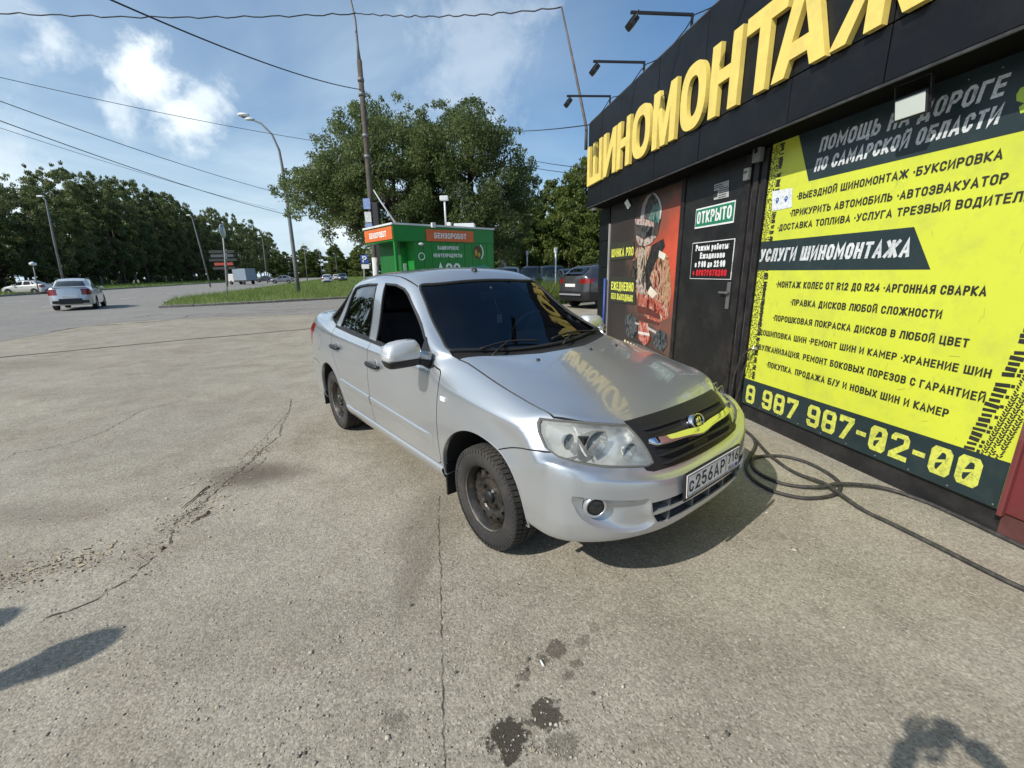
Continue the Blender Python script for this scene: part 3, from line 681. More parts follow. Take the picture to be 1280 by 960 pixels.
TYRE=mat('tyre_rubber',(.026,.025,.024),.8,var=.25,dirt=(.085,.075,.060),dscale=6,damt=.5,bump=.2,bscale=120)
RIMM=mat('black_steel_rim',(.035,.033,.031),.32,metal=.4,var=.4,dirt=(.16,.125,.09),dscale=14,damt=.6,bump=.15,bscale=80)
DARK=mat('dark_void',(.006,.006,.007),.9)
CHROME=mat('chrome',(.75,.76,.78),.06,metal=1,var=.02)
NUT=mat('bare_steel_nut',(.62,.62,.60),.3,metal=.9)
GLASSW=glass('windscreen_glass',(.52,.60,.60),1.48,0,1.05); GLASSS=glass('tinted_side_glass',(.035,.04,.045),1.52)
LENS=hazy_lens()
REFL=mat('lamp_reflector',(.80,.81,.79),.30,metal=.45,var=.10,scale=14,bump=.25,bscale=30)
REFL2=mat('lamp_bowl',(.48,.50,.50),.10,metal=.9,var=.3,scale=14)
INT=mat('dark_interior',(.055,.06,.065),.8); SEAT=mat('seat_cloth',(.030,.033,.038),.95)
WHITEPL=mat('plate_white',(.78,.78,.76),.4,dirt=(.35,.32,.28),dscale=10,damt=.35); INK=mat('plate_ink',(.015,.015,.016),.5)
AMBER=mat('clear_lamp',(.80,.80,.78),.15,coat=.6); TAILR=mat('tail_lamp_red',(.22,.01,.01),.15,coat=1.)
MIRP=paint('mirror_paint',(.60,.62,.64),.42,.35,dust=.1)
CX,CY,YAW=.4456,2.5628,-.8972
def build_main_car():
    car=empty('silver_car',(CX,CY,0),YAW,'silver four-door saloon parked beside the tyre shop, dirty black steel wheels','car')
    S=Shell(car_tables(),granta_spec(),2)
    P=S.panel
    P('hood',['hood'],SILVER,car); P('roof_panel',['roof'],SILVER,car); P('body_side',['body'],SILVER,car)
    P('trunk_lid',['trunk_lid'],SILVER,car); P('front_bumper',['front_bumper'],SILVER,car); P('rear_bumper',['rear_bumper'],SILVER,car)
    doors={}
    for sd in (1,-1):
        P('fender',['fender'],SILVER,car,(sd,))
        doors[('f',sd)]=P('front_door',['front_door'],SILVER,car,(sd,)); doors[('r',sd)]=P('rear_door',['rear_door'],SILVER,car,(sd,))
        P('taillight',['taillight'],TAILR,car,(sd,))
        P('belt_seal',['belt_seal'],RUBBER,car,(sd,),sink=-.004)
    P('windshield',['windshield'],GLASSW,car,sink=.005,rim=False); P('rear_windshield',['backlight'],GLASSS,car,sink=.005,rim=False)
    P('cowl_panel',['cowl'],BLACKP,car,sink=.022)
    for sd in (1,-1):
        for nm in ('front_window','rear_window','quarter_window'):
            if nm=='front_window' and sd==-1: continue      # rolled down
            P(nm,[nm],GLASSS,car,(sd,),sink=.009,rim=False)
    S.liner('body_shell',{'windshield','backlight','front_window','rear_window','quarter_window','grille','intake','headlight','fog'},DARK,car)
    # rubber frames round the glass, laid along the outline
    def ring(poly,ax,w,name,d0=-.003,d1=.012,sides=(1,-1),m=RUBBER,only=None):
        pl=poly+[poly[0]]
        dense=[]
        for a,b in zip(pl[:-1],pl[1:]):
            n=max(1,int(math.dist(a,b)/.04))
            for q in range(n): dense.append((a[0]+(b[0]-a[0])*q/n,a[1]+(b[1]-a[1])*q/n))
        cx=sum(p[0] for p in dense)/len(dense); cz=sum(p[1] for p in dense)/len(dense); N=len(dense)
        area=sum(dense[i][0]*dense[(i+1)%N][1]-dense[(i+1)%N][0]*dense[i][1] for i in range(N)); sg=1 if area>0 else -1
        inn=[]
        for i in range(N):
            a=Vector(dense[i-1]);b=Vector(dense[i]);c=Vector(dense[(i+1)%N]); t=((b-a).normalized()+(c-b).normalized())
            t=t.normalized() if t.length>1e-6 else (c-b).normalized(); nr=Vector((-t.y,t.x))*sg
            inn.append(tuple(b+nr*w))
        for sd in sides:
            vs=[];ok=[]
            for i in range(N):
                po=S.surf(ax,*dense[i]); pi=S.surf(ax,*inn[i])
                if po is None or pi is None: po=pi=Vector((0,0,0)); ok.append(False)
                else: ok.append(True)
                no=S.normal(po); ni=S.normal(pi)
                for p,n,d in ((po,no,d1),(po,no,d0),(pi,ni,d0+.001),(pi,ni,d1)):
                    v=p-n*d; vs.append((v.x,v.y*sd,v.z))
            fs=[]
            for i in range(N):
                j=(i+1)%N
                if not(ok[i] and ok[j]): continue
                for k in range(3):
                    q=(4*i+k,4*j+k,4*j+k+1,4*i+k+1); fs.append(q)
            mb=MB(); mb.add(vs,fs); mb.build(name,m,car)
    for sd in (1,-1):
        ring(FGL,'side',.013,'window_seal',sides=(sd,)); ring(RGL,'side',.013,'window_seal',sides=(sd,)); ring(QGL,'side',.010,'window_seal',sides=(sd,))
    # windscreen band: sides and bottom (half outline mirrored)
    wl=[(-1.030,0),(-1.034,.32),(-1.046,.44),(-1.056,.539),(-.90,.582),(-.769,.615),(-.60,.652),(-.478,.680),(-.44,.63),(-.383,.40),(-.352,.2),(-.345,0)]
    def strip(line,ax,w,name,m,sd,d0=-.002,par=None):
        a=offset_line(line,0); b=offset_line(line,w); vs=[]
        for p,q in zip(a,b):
            P0=S.surf(ax,*p); P1=S.surf(ax,*q)
            if P0 is None or P1 is None: continue
            for X in (P0,P1):
                v=X-S.normal(X)*d0; vs.append((v.x,v.y*sd,v.z))
            v=P0-S.normal(P0)*.01; vs.append((v.x,v.y*sd,v.z)); v=P1-S.normal(P1)*.01; vs.append((v.x,v.y*sd,v.z))
        n=len(vs)//4; fs=[]
        for i in range(n-1):
            o=4*i; fs+=[(o,o+4,o+5,o+1),(o,o+2,o+6,o+4),(o+1,o+5,o+7,o+3)]
        mb=MB(); mb.add(vs,fs,True); return mb.build(name,m,par or car)
    for sd in (1,-1): strip(smooth_poly(wl,3),'top',-.020 if True else .02,'windshield_seal',RUBBER,sd)
    # door handles, mouldings, sill, indicator
    for sd in (1,-1):
        for dr,(x0,x1,z) in (('r',(-2.340,-2.125,.850)),('f',(-1.455,-1.225,.822))):
            d=doors[(dr,sd)]
            mb=MB(); n=9; pts=[];rr=[]
            for q in range(n):
                t=q/(n-1); x=x0+(x1-x0)*t; p=S.surf('side',x,z-.004*t); o=.012+.018*math.sin(PI*min(1,max(0,t*1.0)))**.5
                pts.append((p.x,(p.y+o)*sd,p.z)); rr.append(.013+.005*math.sin(PI*t))
            mb.tube(pts,rr,10); h=mb.build('handle',BLACKP,d)
            c=S.surf('side',(x0+x1)/2+.03,z); cup=MB(); nn=S.normal(c); 
            fr=nn.to_track_quat('Z','Y').to_matrix().to_4x4(); M=Matrix.Translation(c+nn*.0015)@fr
            if sd==-1: M=Matrix.Scale(-1,4,(0,1,0))@M
            cup.lathe([(.047,0),(.040,.004),(.030,.001),(0,-.001)],24,M=M); cup.build('handle_cup',SILVER,d)
        for dr,xa,xb in (('r',-2.105,-1.432),('f',-1.418,-.45)):
            mb=MB(); vs=[]; n=24
            for q in range(n+1):
                x=xa+(xb-xa)*q/n; z=float(np.interp(x,[-2.12,-.45],[.585,.535])); e=min(1,(n-q)/2.5) if dr=='f' else 1
                for dz,o in ((.0,.0),(-.004,.009),(-.012,.011),(-.05,.004),(-.075,.0)):
                    p=S.surf('side',x,z+dz); vs.append((p.x,(p.y+o*e+.0008)*sd,p.z))
            fs=[(5*i+k,5*i+5+k,5*i+6+k,5*i+1+k) for i in range(n) for k in range(4)]
            mb.add(vs,fs if sd==-1 else [f[::-1] for f in fs],True); mb.build('side_moulding',SILVER,doors[(dr,sd)])
        mb=MB(); vs=[]; n=30   # sill ridge
        for q in range(n+1):
            x=-2.07+(1.70)*q/n; 
            for z,o in ((.345,-.002),(.340,.012),(.325,.016),(.285,.010),(.262,.0)):
                p=S.surf('side',x,z)
                if p is None: p=Vector((x,.79,z))
                vs.append((p.x,(p.y+o)*sd,z))
        fs=[(5*i+k,5*i+5+k,5*i+6+k,5*i+1+k) for i in range(n) for k in range(4)]
        mb.add(vs,fs if sd==-1 else [f[::-1] for f in fs],True); mb.build('sill',SILVER,car)
        p=S.surf('side',-.325,.782); mb=MB(); mb.box(-.026,.026,-.004,.009,-.013,.013,.004,M=Matrix.Translation((p.x,p.y*sd,p.z))@(Matrix.Rotation(PI,4,'Z') if sd==-1 else Matrix())); mb.build('side_indicator',AMBER,car)
    # wheel arches: dark wells with a rolled lip
    for cx,cz,r in ((.005,.30,.378),(-2.476,.305,.362)):
        for sd in (1,-1):
            mb=MB(); vs=[];n=40; lip=[]
            for q in range(n+1):
                a=-.35+(PI+.70)*q/n; x=cx+r*math.cos(a); z=max(.305,cz+r*math.sin(a)); p=S.surf('side',x,min(max(z,.27),1))
                y=p.y if p is not None else .79
                vs+=[(x,(y-.006)*sd,z),(x,.56*sd,z)]; lip.append((x,y,z))
            fs=[(2*i,2*i+1,2*i+3,2*i+2) for i in range(n)]
            mb.add(vs,fs,True); mb.box(cx-r,cx+r,.55*sd-.01,.55*sd+.01,.31,cz+r); mb.build('wheel_well',DARK,car)
            mb=MB(); vs=[];m=0
            for (x,y,z) in lip:
                if z<.285: continue
                dx,dz=x-cx,z-cz; l=math.hypot(dx,dz); dx/=l;dz/=l
                vs+=[(x+dx*.004,(y+.001)*sd,z+dz*.004),(x,(y+.004)*sd,z),(x-dx*.003,(y-.004)*sd,z-dz*.003),(x,(y-.028)*sd,z)]; m+=1
            fs=[(4*i+k,4*i+4+k,4*i+5+k,4*i+1+k) for i in range(m-1) for k in range(3)]
            mb.add(vs,fs if sd==1 else [f[::-1] for f in fs],True); mb.build('arch_lip',SILVER,car)
    # mud flaps
    for cx in (-.365,-2.86):
        for sd in (1,-1):
            mb=MB(); mb.box(cx-.01,cx+.006,.62,.80,.16,.36,.003,M=Matrix.Scale(sd,4,(0,1,0))); mb.build('mud_flap',BLACKP,car)
    # wheels
    w0=None
    for cx in (0,-2.476):
        for sd in (-1,1):
            yw=.705
            M=Matrix.Translation((cx,yw*sd,.287))@(Matrix.Rotation(PI/2,4,'X') if sd==-1 else Matrix.Rotation(-PI/2,4,'X'))
            if w0 is None:
                w0=empty('wheel'); w0.parent=car
                tyre_mesh(MB()).build('tyre',TYRE,w0); steel_rim(w0,RIMM,BLACKP,NUT); w=w0
            else:
                w=w0.copy(); COL.objects.link(w); w.parent=car
                for ch in [q for q in bpy.data.objects if q.parent==w0]:
                    c=ch.copy(); COL.objects.link(c); c.parent=w
                    c.matrix_basis=ch.matrix_basis
            w.matrix_basis=M@Matrix.Rotation(random.uniform(0,6),4,'Z')
    # grille --------------------------------------------------------------
    def fz(y,z): 
        p=S.surf('front',abs(y),z); return p.x if p is not None else .6
    def fpanel(name,keyparts,m,sink,par=car): return P(name,[keyparts],m,par,sink=sink)
    g=P('grille',['grille'],BLACKP,car,sink=.0)
    gm=[ (.095,.340,.743,.757,-1),(.095,.345,.670,.688,1),(.07,.315,.632,.650,1)]
    for sd in (1,-1):
        for (ya,yb,za,zb,_) in gm:   # openings: dark troughs framed by proud bars
            vs=[];n=10;mb=MB()
            for q in range(n+1):
                y=ya+(yb-ya)*q/n; t=.20*(y-ya)
                top=min(zb+.02*t,zb+.006); x=fz(y,za)
                for (dz,dx) in ((za,.004),(za+.001,.001),(zb-.001,.001),(zb,.004)): vs.append((fz(y,dz)+dx,y*sd,dz))
            fs=[(4*i+k,4*i+4+k,4*i+5+k,4*i+1+k) for i in range(n) for k in range(3)]
            mb.add(vs,fs if sd==1 else [f[::-1] for f in fs]); mb.build('grille_opening',DARK,g)
    for z,yb in ((.764,.36),(.700,.36),(.660,.345),(.622,.33)):   # horizontal blades
        vs=[];n=30;mb=MB()
        for q in range(n+1):
            y=-yb+2*yb*q/n; x=fz(y,z); e=min(1,(yb-abs(y))/.03)
            for dz,dx in ((.008,.0),(.005,.016),(-.003,.018),(-.008,.002)): vs.append((x+dx*e-.002,y,z+dz*max(e,.3)))
        mb.add(vs,[(4*i+k,4*i+4+k,4*i+5+k,4*i+1+k) for i in range(n) for k in range(3)],True); mb.build('grille_blade',BLACKP,g)
    vs=[];n=48;mb=MB()   # chrome wing bar
    for q in range(n+1):
        y=-.362+.724*q/n; a=abs(y); zc=.712+.012*(a/.36)**1.5-.012*math.exp(-(a/.08)**2); h=.0135+.005*math.exp(-(a/.10)**2)+.003*(a/.36); x=fz(y,zc)
        e=min(1,(.362-a)/.02)
        for k in range(7):
            t=-1+2*k/6; vs.append((x+.006+(.022-.015*t-.012*max(0,-t)**4)*e,y,zc+h*t*(.6+.4*e)))
    mb.add(vs,[(7*i+k,7*i+7+k,7*i+8+k,7*i+1+k) for i in range(n) for k in range(6)],True); mb.build('chrome_bar',CHROME,g)
    # oval badge with a sailing boat
    p=Vector((fz(0,.738)+.020,0,.740)); nrm=Vector((.93,0,.36)).normalized()
    fr=Matrix(((0,-nrm.z,nrm.x,0),(1,0,0,0),(0,nrm.x,nrm.z,0),(0,0,0,1))); M=Matrix.Translation(p)@fr
    mb=MB(); Ms=M@Matrix.Diagonal((1.52,1,1,1)); mb.lathe([(.0375,-.02),(.0375,.006),(.035,.010),(.0325,.010),(.030,.005)],40,M=Ms); bd=mb.build('badge',CHROME,car)
    mb=MB(); mb.lathe([(.0315,.0065),(.029,.0085),(0,.0090)],40,M=Ms); mb.build('badge_field',mat('badge_black',(.008,.008,.009),.6,spec=.2),bd)
    boat=[(-.030,-.006),(-.020,-.018),(.016,-.018),(.030,-.006),(.018,-.008),(.015,.016),(.006,.021),(.006,-.008),(-.000,-.008),(-.000,.021),(-.014,.014),(-.021,-.002),(-.018,-.010)]
    mb=MB(); mb.prism([(x*1.05,y*1.1) for x,y in boat],.009,.013,M=M); mb.build('badge_emblem',CHROME,bd)
    # black surround behind the grille / intake
    mb=MB(); mb.box(.52,.56,-.62,.62,.30,.76); mb.box(.30,.52,-.72,.72,.30,.66); mb.build('radiator_support',DARK,car)
    # headlights ----------------------------------------------------------
    hl=[r[2] for r in granta_spec()['regions'] if r[0]=='headlight'][0]
    for sd in (1,-1):
        lens=P('headlight',['headlight'],LENS,car,(sd,),sink=.002,rim=False)
        # housing: deep bowl following the outline
        cy=sum(p[0] for p in hl)/len(hl); cz=sum(p[1] for p in hl)/len(hl); N=len(hl); mb=MB(); vs=[]; rings=((1.0,.004),(.96,.03),(.80,.055),(.5,.075),(.0,.085))
        dense=[]
        for a,b in zip(hl,hl[1:]+hl[:1]):
            for q in range(3): dense.append((a[0]+(b[0]-a[0])*q/3,a[1]+(b[1]-a[1])*q/3))
        N=len(dense)
        for k,dp in rings:
            for (y,z) in dense:
                yy=cy+(y-cy)*k; zz=cz+(z-cz)*k; pp=S.surf('front',yy,zz); nn=S.normal(pp)
                v=pp-nn*dp-Vector((0,0,1))*0; vs.append((v.x,v.y*sd,v.z))
        fs=[(r*N+i,r*N+(i+1)%N,(r+1)*N+(i+1)%N,(r+1)*N+i) for r in range(len(rings)-1) for i in range(N)]
        mb.add(vs,fs if sd==-1 else [f[::-1] for f in fs],True); mb.build('lamp_housing',REFL,lens)
        mb=MB(); vs=[]      # dark gasket round the lens
        for i,(y,z) in enumerate(dense):
            a=Vector(dense[i-1]); c=Vector(dense[(i+1)%N]); t=(c-a).normalized(); nr=Vector((t.y,-t.x))
            if (Vector((y,z))+nr*.01-Vector((cy,cz))).length<(Vector((y,z))-Vector((cy,cz))).length: nr=-nr
            pp=S.surf('front',y,z); nn=S.normal(pp)
            o=nr*.0035; i2=-nr*.0045
            for (q,d) in ((o,.004),(o,-.0015),(i2,-.002),(i2,.010)):
                s_=S.surf('front',y+q.x,z+q.y) or pp; v=s_-nn*d; vs.append((v.x,v.y*sd,v.z))
        fs=[(4*i+k,4*((i+1)%N)+k,4*((i+1)%N)+k+1,4*i+k+1) for i in range(N) for k in range(3)]
        mb.add(vs,fs,True); mb.build('lens_gasket',mat('lens_gasket_grey',(.10,.10,.09),.7),lens)
        def bowl(y,z,r,dp,m,name,sc=1.):
            pp=S.surf('front',y,z); ax=Vector((1,.10,0)).normalized(); base=Vector((pp.x-dp,y,z))
            fr=ax.to_track_quat('Z','Y').to_matrix().to_4x4(); Mx=Matrix.Translation(base)@fr@Matrix.Diagonal((sc,1,1,1))
            if sd==-1: Mx=Matrix.Scale(-1,4,(0,1,0))@Mx
            b=MB(); b.lathe([(r*1.06,.034),(r,.036),(r*.96,.030),(r*.7,.006),(r*.3,-.008),(.001,-.01)],32,M=Mx); b.build(name,m,lens)
            b=MB(); b.lathe([(r*.22,-.01),(r*.22,.012),(r*.15,.02),(0,.022)],16,M=Mx); b.build('bulb',CHROME,lens)
        bowl(.452,.688,.040,.050,REFL2,'lamp_bowl'); bowl(.556,.728,.054,.058,REFL2,'lamp_bowl',1.15); bowl(.655,.738,.036,.045,REFL2,'lamp_bowl',.8)
        mb=MB()
        for (y,z0,z1,w) in ((.612,.685,.790,.005),):
            pp=S.surf('front',y,(z0+z1)/2); vs=[]
            for q in range(7):
                t=q/6; z=z0+(z1-z0)*t; yy=y+(.018 if y<.55 else .012)*math.cos(t*PI); s_=S.surf('front',yy,z)
                vs+=[(s_.x-.030,(yy-w)*sd,z),(s_.x-.022,(yy)*sd,z),(s_.x-.030,(yy+w)*sd,z)]
            mb.add(vs,[(3*i+k,3*i+3+k,3*i+4+k,3*i+1+k) for i in range(6) for k in range(2)],True)
        mb.build('lamp_divider',REFL,lens)
    # fog recess ----------------------------------------------------------
    fog=[r[2] for r in granta_spec()['regions'] if r[0]=='fog'][0]
    bmp=[o for o in bpy.data.objects if o.name.startswith('front_bumper') and o.parent==car][0]
    for sd in (1,-1):
        cy,cz=.60,.452; N=len(fog); K=10; vs=[]
        def depth(y,z,k):
            e=1-k; base=.042*(1-(k)**3)
            # shallow towards the inner end, deep round the lamp
            g=math.exp(-((y-.665)/.10)**2-((z-.485)/.07)**2)
            return base*(.30+.70*g)*min(1,e*3.0)+.016*min(1,e*9)*(1 if z<.5 else .8)
        for r in range(K+1):
            k=1-r/K
            for (y,z) in fog:
                yy=cy+(y-cy)*k; zz=cz+(z-cz)*k; pp=S.surf('front',yy,zz)
                v=pp-Vector((1,.25,0)).normalized()*depth(yy,zz,k); vs.append((v.x,v.y*sd,v.z))
        fs=[(r*N+i,r*N+(i+1)%N,(r+1)*N+(i+1)%N,(r+1)*N+i) for r in range(K) for i in range(N)]
        mb=MB(); mb.add(vs,fs if sd==-1 else [f[::-1] for f in fs],True); mb.build('fog_light_recess',SILVER,bmp)
        pp=S.surf('front',.674,.497); ax=Vector((.86,.50,.0)).normalized(); Mx=Matrix.Translation(pp-Vector((1,.3,0)).normalized()*.024)@ax.to_track_quat('Z','Y').to_matrix().to_4x4()@Matrix.Scale(.86,4)
        if sd==-1: Mx=Matrix.Scale(-1,4,(0,1,0))@Mx
        b=MB(); b.lathe([(.060,-.012),(.058,.010),(.050,.014),(.044,.010),(.042,.0)],40,M=Mx); fl=b.build('fog_light_bezel',SILVER,bmp)
        b=MB(); b.lathe([(.043,.004),(.040,.012),(.036,.012),(.034,.002),(.018,-.010),(0,-.012)],32,M=Mx); b.build('fog_light',mat('fog_bowl',(.012,.013,.014),.2,metal=.3,var=.4,scale=30),bmp)
        b=MB(); b.lathe([(.036,.010),(.02,.014),(0,.015)],32,M=Mx); b.build('fog_light_glass',mat('fog_lens',(.014,.016,.018),.12,var=.5,scale=60,coat=.6),bmp)
    # lower intake with bars
    vs=[];mb=MB(); n=30
    def bar(z0,z1,yb,dx,m,name,out=.0):
        vs=[];mb=MB();n=36
        for q in range(n+1):
            y=-yb+2*yb*q/n; 
            for (z,d) in ((z0,-.05),(z0,-.004+out),(z1,-.004+out),(z1,-.05)): vs.append((fz(y,z)+d+dx,y,z))
        mb.add(vs,[(4*i+k,4*i+4+k,4*i+5+k,4*i+1+k) for i in range(n) for k in range(3)],False); return mb.build(name,m,bmp)
    bar(.421,.437,.436,0,SILVER,'intake_bar')
    GREYP=mat('grey_plastic',(.11,.115,.12),.5)
    for y in (-.33,-.15,.15,.33,0):
        mb=MB(); x=fz(y,.43); mb.box(x-.06,x-.010,y-.006,y+.006,.368,.482); mb.build('intake_fin',GREYP,bmp)
    vs=[];mb=MB()
    for q in range(31):
        y=-.44+.88*q/30
        for z,d in ((.36,-.012),(.372,-.075),(.49,-.085)): vs.append((fz(y,z)+d,y,z))
    mb.add(vs,[(3*i+k,3*i+3+k,3*i+4+k,3*i+1+k) for i in range(30) for k in range(2)]); mb.build('intake_floor',GREYP,bmp)
    mb=MB(); mb.box(.28,.74,-.50,.50,.325,.345); mb.build('undertray',BLACKP,car)
    # licence plate
    px=.846; Mx=Matrix.Translation((px,0,.512))@Matrix.Rotation(R(-3),4,'Y')@Matrix(((0,0,1,0),(1,0,0,0),(0,1,0,0),(0,0,0,1)))
    mb=MB(); mb.box(-.268,.268,-.066,.066,-.006,.006,.003,M=Mx); pl=mb.build('licence_plate_frame',BLACKP,car)
    mb=MB(); mb.box(-.256,.256,-.052,.058,.005,.0085,.001,M=Mx); mb.build('licence_plate',WHITEPL,pl)
    Mt=Mx@Matrix.Translation((0,0,.0095))
    stroke_text('plate_text','с256АР',INK,pl,Mt,-.236,.098,-.030,.068,.165,xh=.78,gap=.2)
    stroke_text('plate_region','716',INK,pl,Mt,.130,.240,-.006,.052,.17,gap=.2)
    stroke_text('plate_rus','RUS',INK,pl,Mt,.140,.200,-.040,.020,.18)
    mb=MB(); 
    for (a,b,c,d) in ((-.250,.250,.050,.0525),(-.250,.250,-.0465,-.044),(-.2505,-.248,-.0465,.0525),(.248,.2505,-.0465,.0525),(.110,.1125,-.0465,.0525)): mb.box(a,b,c,d,.0085,.0095,M=Mx)
    mb.build('plate_border',INK,pl)
    mb=MB(); mb.box(.208,.240,-.038,-.020,.0085,.0098,M=Mx); mb.build('plate_flag',mat('flag_blue',(.05,.08,.30),.5),pl)
    # mirrors --------------------------------------------------------------
    for sd in (-1,1):
        me_=empty('door_mirror'); me_.parent=car
        ox,oy=(-.14,-.055) if sd==1 else (0,0)     # the far mirror stands folded back a little
        M=Matrix.Translation((-.575+ox,(.93+oy)*sd,1.015))
        def shell(name,m,z0,z1,b0):
            vs=[];mb=MB();n=20;K=9   # rounded box: x depth .10, y width .21, z height
            for r in range(K+1):
                t=r/K; z=z0+(z1-z0)*t
                for q in range(n):
                    a=2*PI*q/n; c,s_=math.cos(a),math.sin(a); e=.42
                    X=(abs(c)**e)*(1 if c>0 else -1); Y=(abs(s_)**e)*(1 if s_>0 else -1)
                    f=b0(t); hx=(.052 if X<0 else .075)*f; hy=.108*f**.5
                    # outer end lower and rounder than the inner one
                    zz=z-(.018*max(0,Y)**2 if z>.02 else 0)*1.0
                    vs.append((X*hx-.0, Y*hy*sd, zz))
            fs=[(r*n+i,r*n+(i+1)%n,(r+1)*n+(i+1)%n,(r+1)*n+i) for r in range(K) for i in range(n)]
            fs.append(tuple(range(n))[::-1]); fs.append(tuple(K*n+i for i in range(n)))
            mb.add(vs,[f if sd==1 else f[::-1] for f in fs],True,M); return mb.build(name,MIRP if m is SILVER else m,me_)
        shell('mirror_cap',SILVER,-.022,.085,lambda t:(1-max(0,(t-.35)/.65)**2.6*.42)*(.95+.05*min(1,t*4)))
        shell('mirror_base',BLACKP,-.066,-.020,lambda t:.60+.37*min(1,(t)*1.25)**.6)
        mb=MB(); mb.box(-.630+ox,-.625+ox,.93+oy-.088 if sd==1 else -.93-.088,.93+oy+.088 if sd==1 else -.93+.088,.975,1.075,.002); mb.build('mirror_glass',CHROME,me_)
        mb=MB(); mb.tube([(-.560,.85*sd,1.012),(-.545,.80*sd,1.0),(-.535,.765*sd,.985)],[.032,.028,.036],12,M=None); mb.build('mirror_arm',SILVER,me_)
        mb=MB(); mb.tube([(-.565,.87*sd,.972),(-.545,.81*sd,.966),(-.525,.770*sd,.950)],[.018,.024,.034],12); mb.build('mirror_foot',BLACKP,me_)
        tri=[(-.672,1.087),(-.60,1.035),(-.49,.952),(-.478,.934),(-.52,.925),(-.672,.940)]; vs=[];mb=MB()
        for (x,z) in tri:
            pp=S.surf('side',x,z); nn=S.normal(pp); v=pp+nn*.008; vs.append((v.x,v.y*sd,v.z))
        for (x,z) in tri:
            pp=S.surf('side',x,z); v=pp-S.normal(pp)*.006; vs.append((v.x,v.y*sd,v.z))
        n=len(tri); fs=[tuple(range(n))]+[(i,(i+1)%n,n+(i+1)%n,n+i) for i in range(n)]
        mb.add(vs,fs); mb.build('mirror_mount',BLACKP,me_)
    # wipers
    for (y0,y1,xb) in ((-.50,-.02,.0),(.10,.60,.0)):
        pts=[];a=[]
        for q in range(9):
            t=q/8; y=y0+(y1-y0)*t; x=-.385-.03*math.sin(PI*t)-.02*abs(y); pp=S.surf('top',x,abs(y)); pts.append((x,y,pp.z+.014))
        mb=MB(); mb.tube(pts,.0065,6); mb.tube([(-.30,y0+.02,.985),(-.34,y0+.10,1.012),pts[4]],.007,6); mb.build('wiper',RUBBER,car)
    for y in (-.30,.16,.42):
        pp=S.surf('top',-.09,abs(y)); mb=MB(); mb.lathe([(.012,-.003),(.012,.006),(.006,.010),(0,.010)],10,M=Matrix.Translation((-.09,y,pp.z))); mb.build('washer_nozzle',BLACKP,car)
    # aerial on the roof
    pp=S.surf('top',-1.16,0); mb=MB(); mb.lathe([(.022,-.002),(.018,.012),(.008,.018),(0,.018)],12,M=Matrix.Translation(pp)@Matrix.Diagonal((1.5,1,1,1))); mb.build('roof_aerial',BLACKP,car)
    # interior --------------------------------------------------------------
    it=empty('interior'); it.parent=car
    mb=MB(); mb.box(-2.9,-.5,-.70,.70,.30,.34); mb.box(-.78,-.42,-.66,.66,.55,.93,.04); mb.box(-.62,-.40,-.62,.62,.90,.985,.03); mb.box(-3.0,-2.75,-.6,.6,.4,1.06); mb.build('dashboard',INT,it)
    mb=MB(); mb.box(-.90,-.62,.18,.56,.93,1.01,.03); mb.build('instrument_hood',INT,it)
    sm=MB()
    for y in (-.36,.36):
        sm.box(-1.55,-1.05,y-.24,y+.24,.45,.62,.05); sm.box(-.06,.06,-.24,.24,0,.62,.05,M=Matrix.Translation((-1.58,y,.55))@Matrix.Rotation(R(-14),4,'Y')); sm.box(-.05,.05,-.13,.13,.64,.80,.04,M=Matrix.Translation((-1.60,y,.55))@Matrix.Rotation(R(-14),4,'Y'))
    sm.box(-2.45,-1.95,-.64,.64,.42,.62,.05); sm.box(-.06,.06,-.64,.64,0,.50,.05,M=Matrix.Translation((-2.5,0,.58))@Matrix.Rotation(R(-18),4,'Y'))
    for y in (-.4,.4): sm.box(-2.72,-2.62,y-.12,y+.12,1.06,1.20,.03)
    sm.build('seats',SEAT,it)
    mb=MB(); M=Matrix.Translation((-.93,.36,.985))@Matrix.Rotation(R(-66),4,'Y'); n=36
    mb.tube([M@Vector((.185*math.cos(2*PI*k/n),.185*math.sin(2*PI*k/n),0)) for k in range(n+1)],.013,8,caps=False)
    mb.box(-.15,.15,-.035,.035,-.02,.01,.01,M=M); mb.box(-.19,.0,-.02,.02,-.015,.005,.005,M=M@Matrix.Rotation(PI/2,4,'Z')); mb.tube([(-.90,.36,.97),(-.72,.36,.90)],.03,8)
    mb.build('steering_wheel',mat('wheel_leather',(.10,.105,.11),.5),it)
    mb=MB(); mb.box(-.93,-.90,-.11,.11,1.27,1.33,.01); mb.tube([(-.91,0,1.30),(-.95,0,1.36)],.008,6); mb.build('rear_view_mirror',INT,it)
    mb=MB(); mb.box(-.85,-.845,-.02,.02,1.10,1.16); mb.tube([(-.90,0,1.27),(-.85,0,1.16)],.0015,4); mb.build('mirror_charm',mat('charm',(.5,.5,.5),.5),it)
    return car,S
main_car,SHELL=build_main_car()
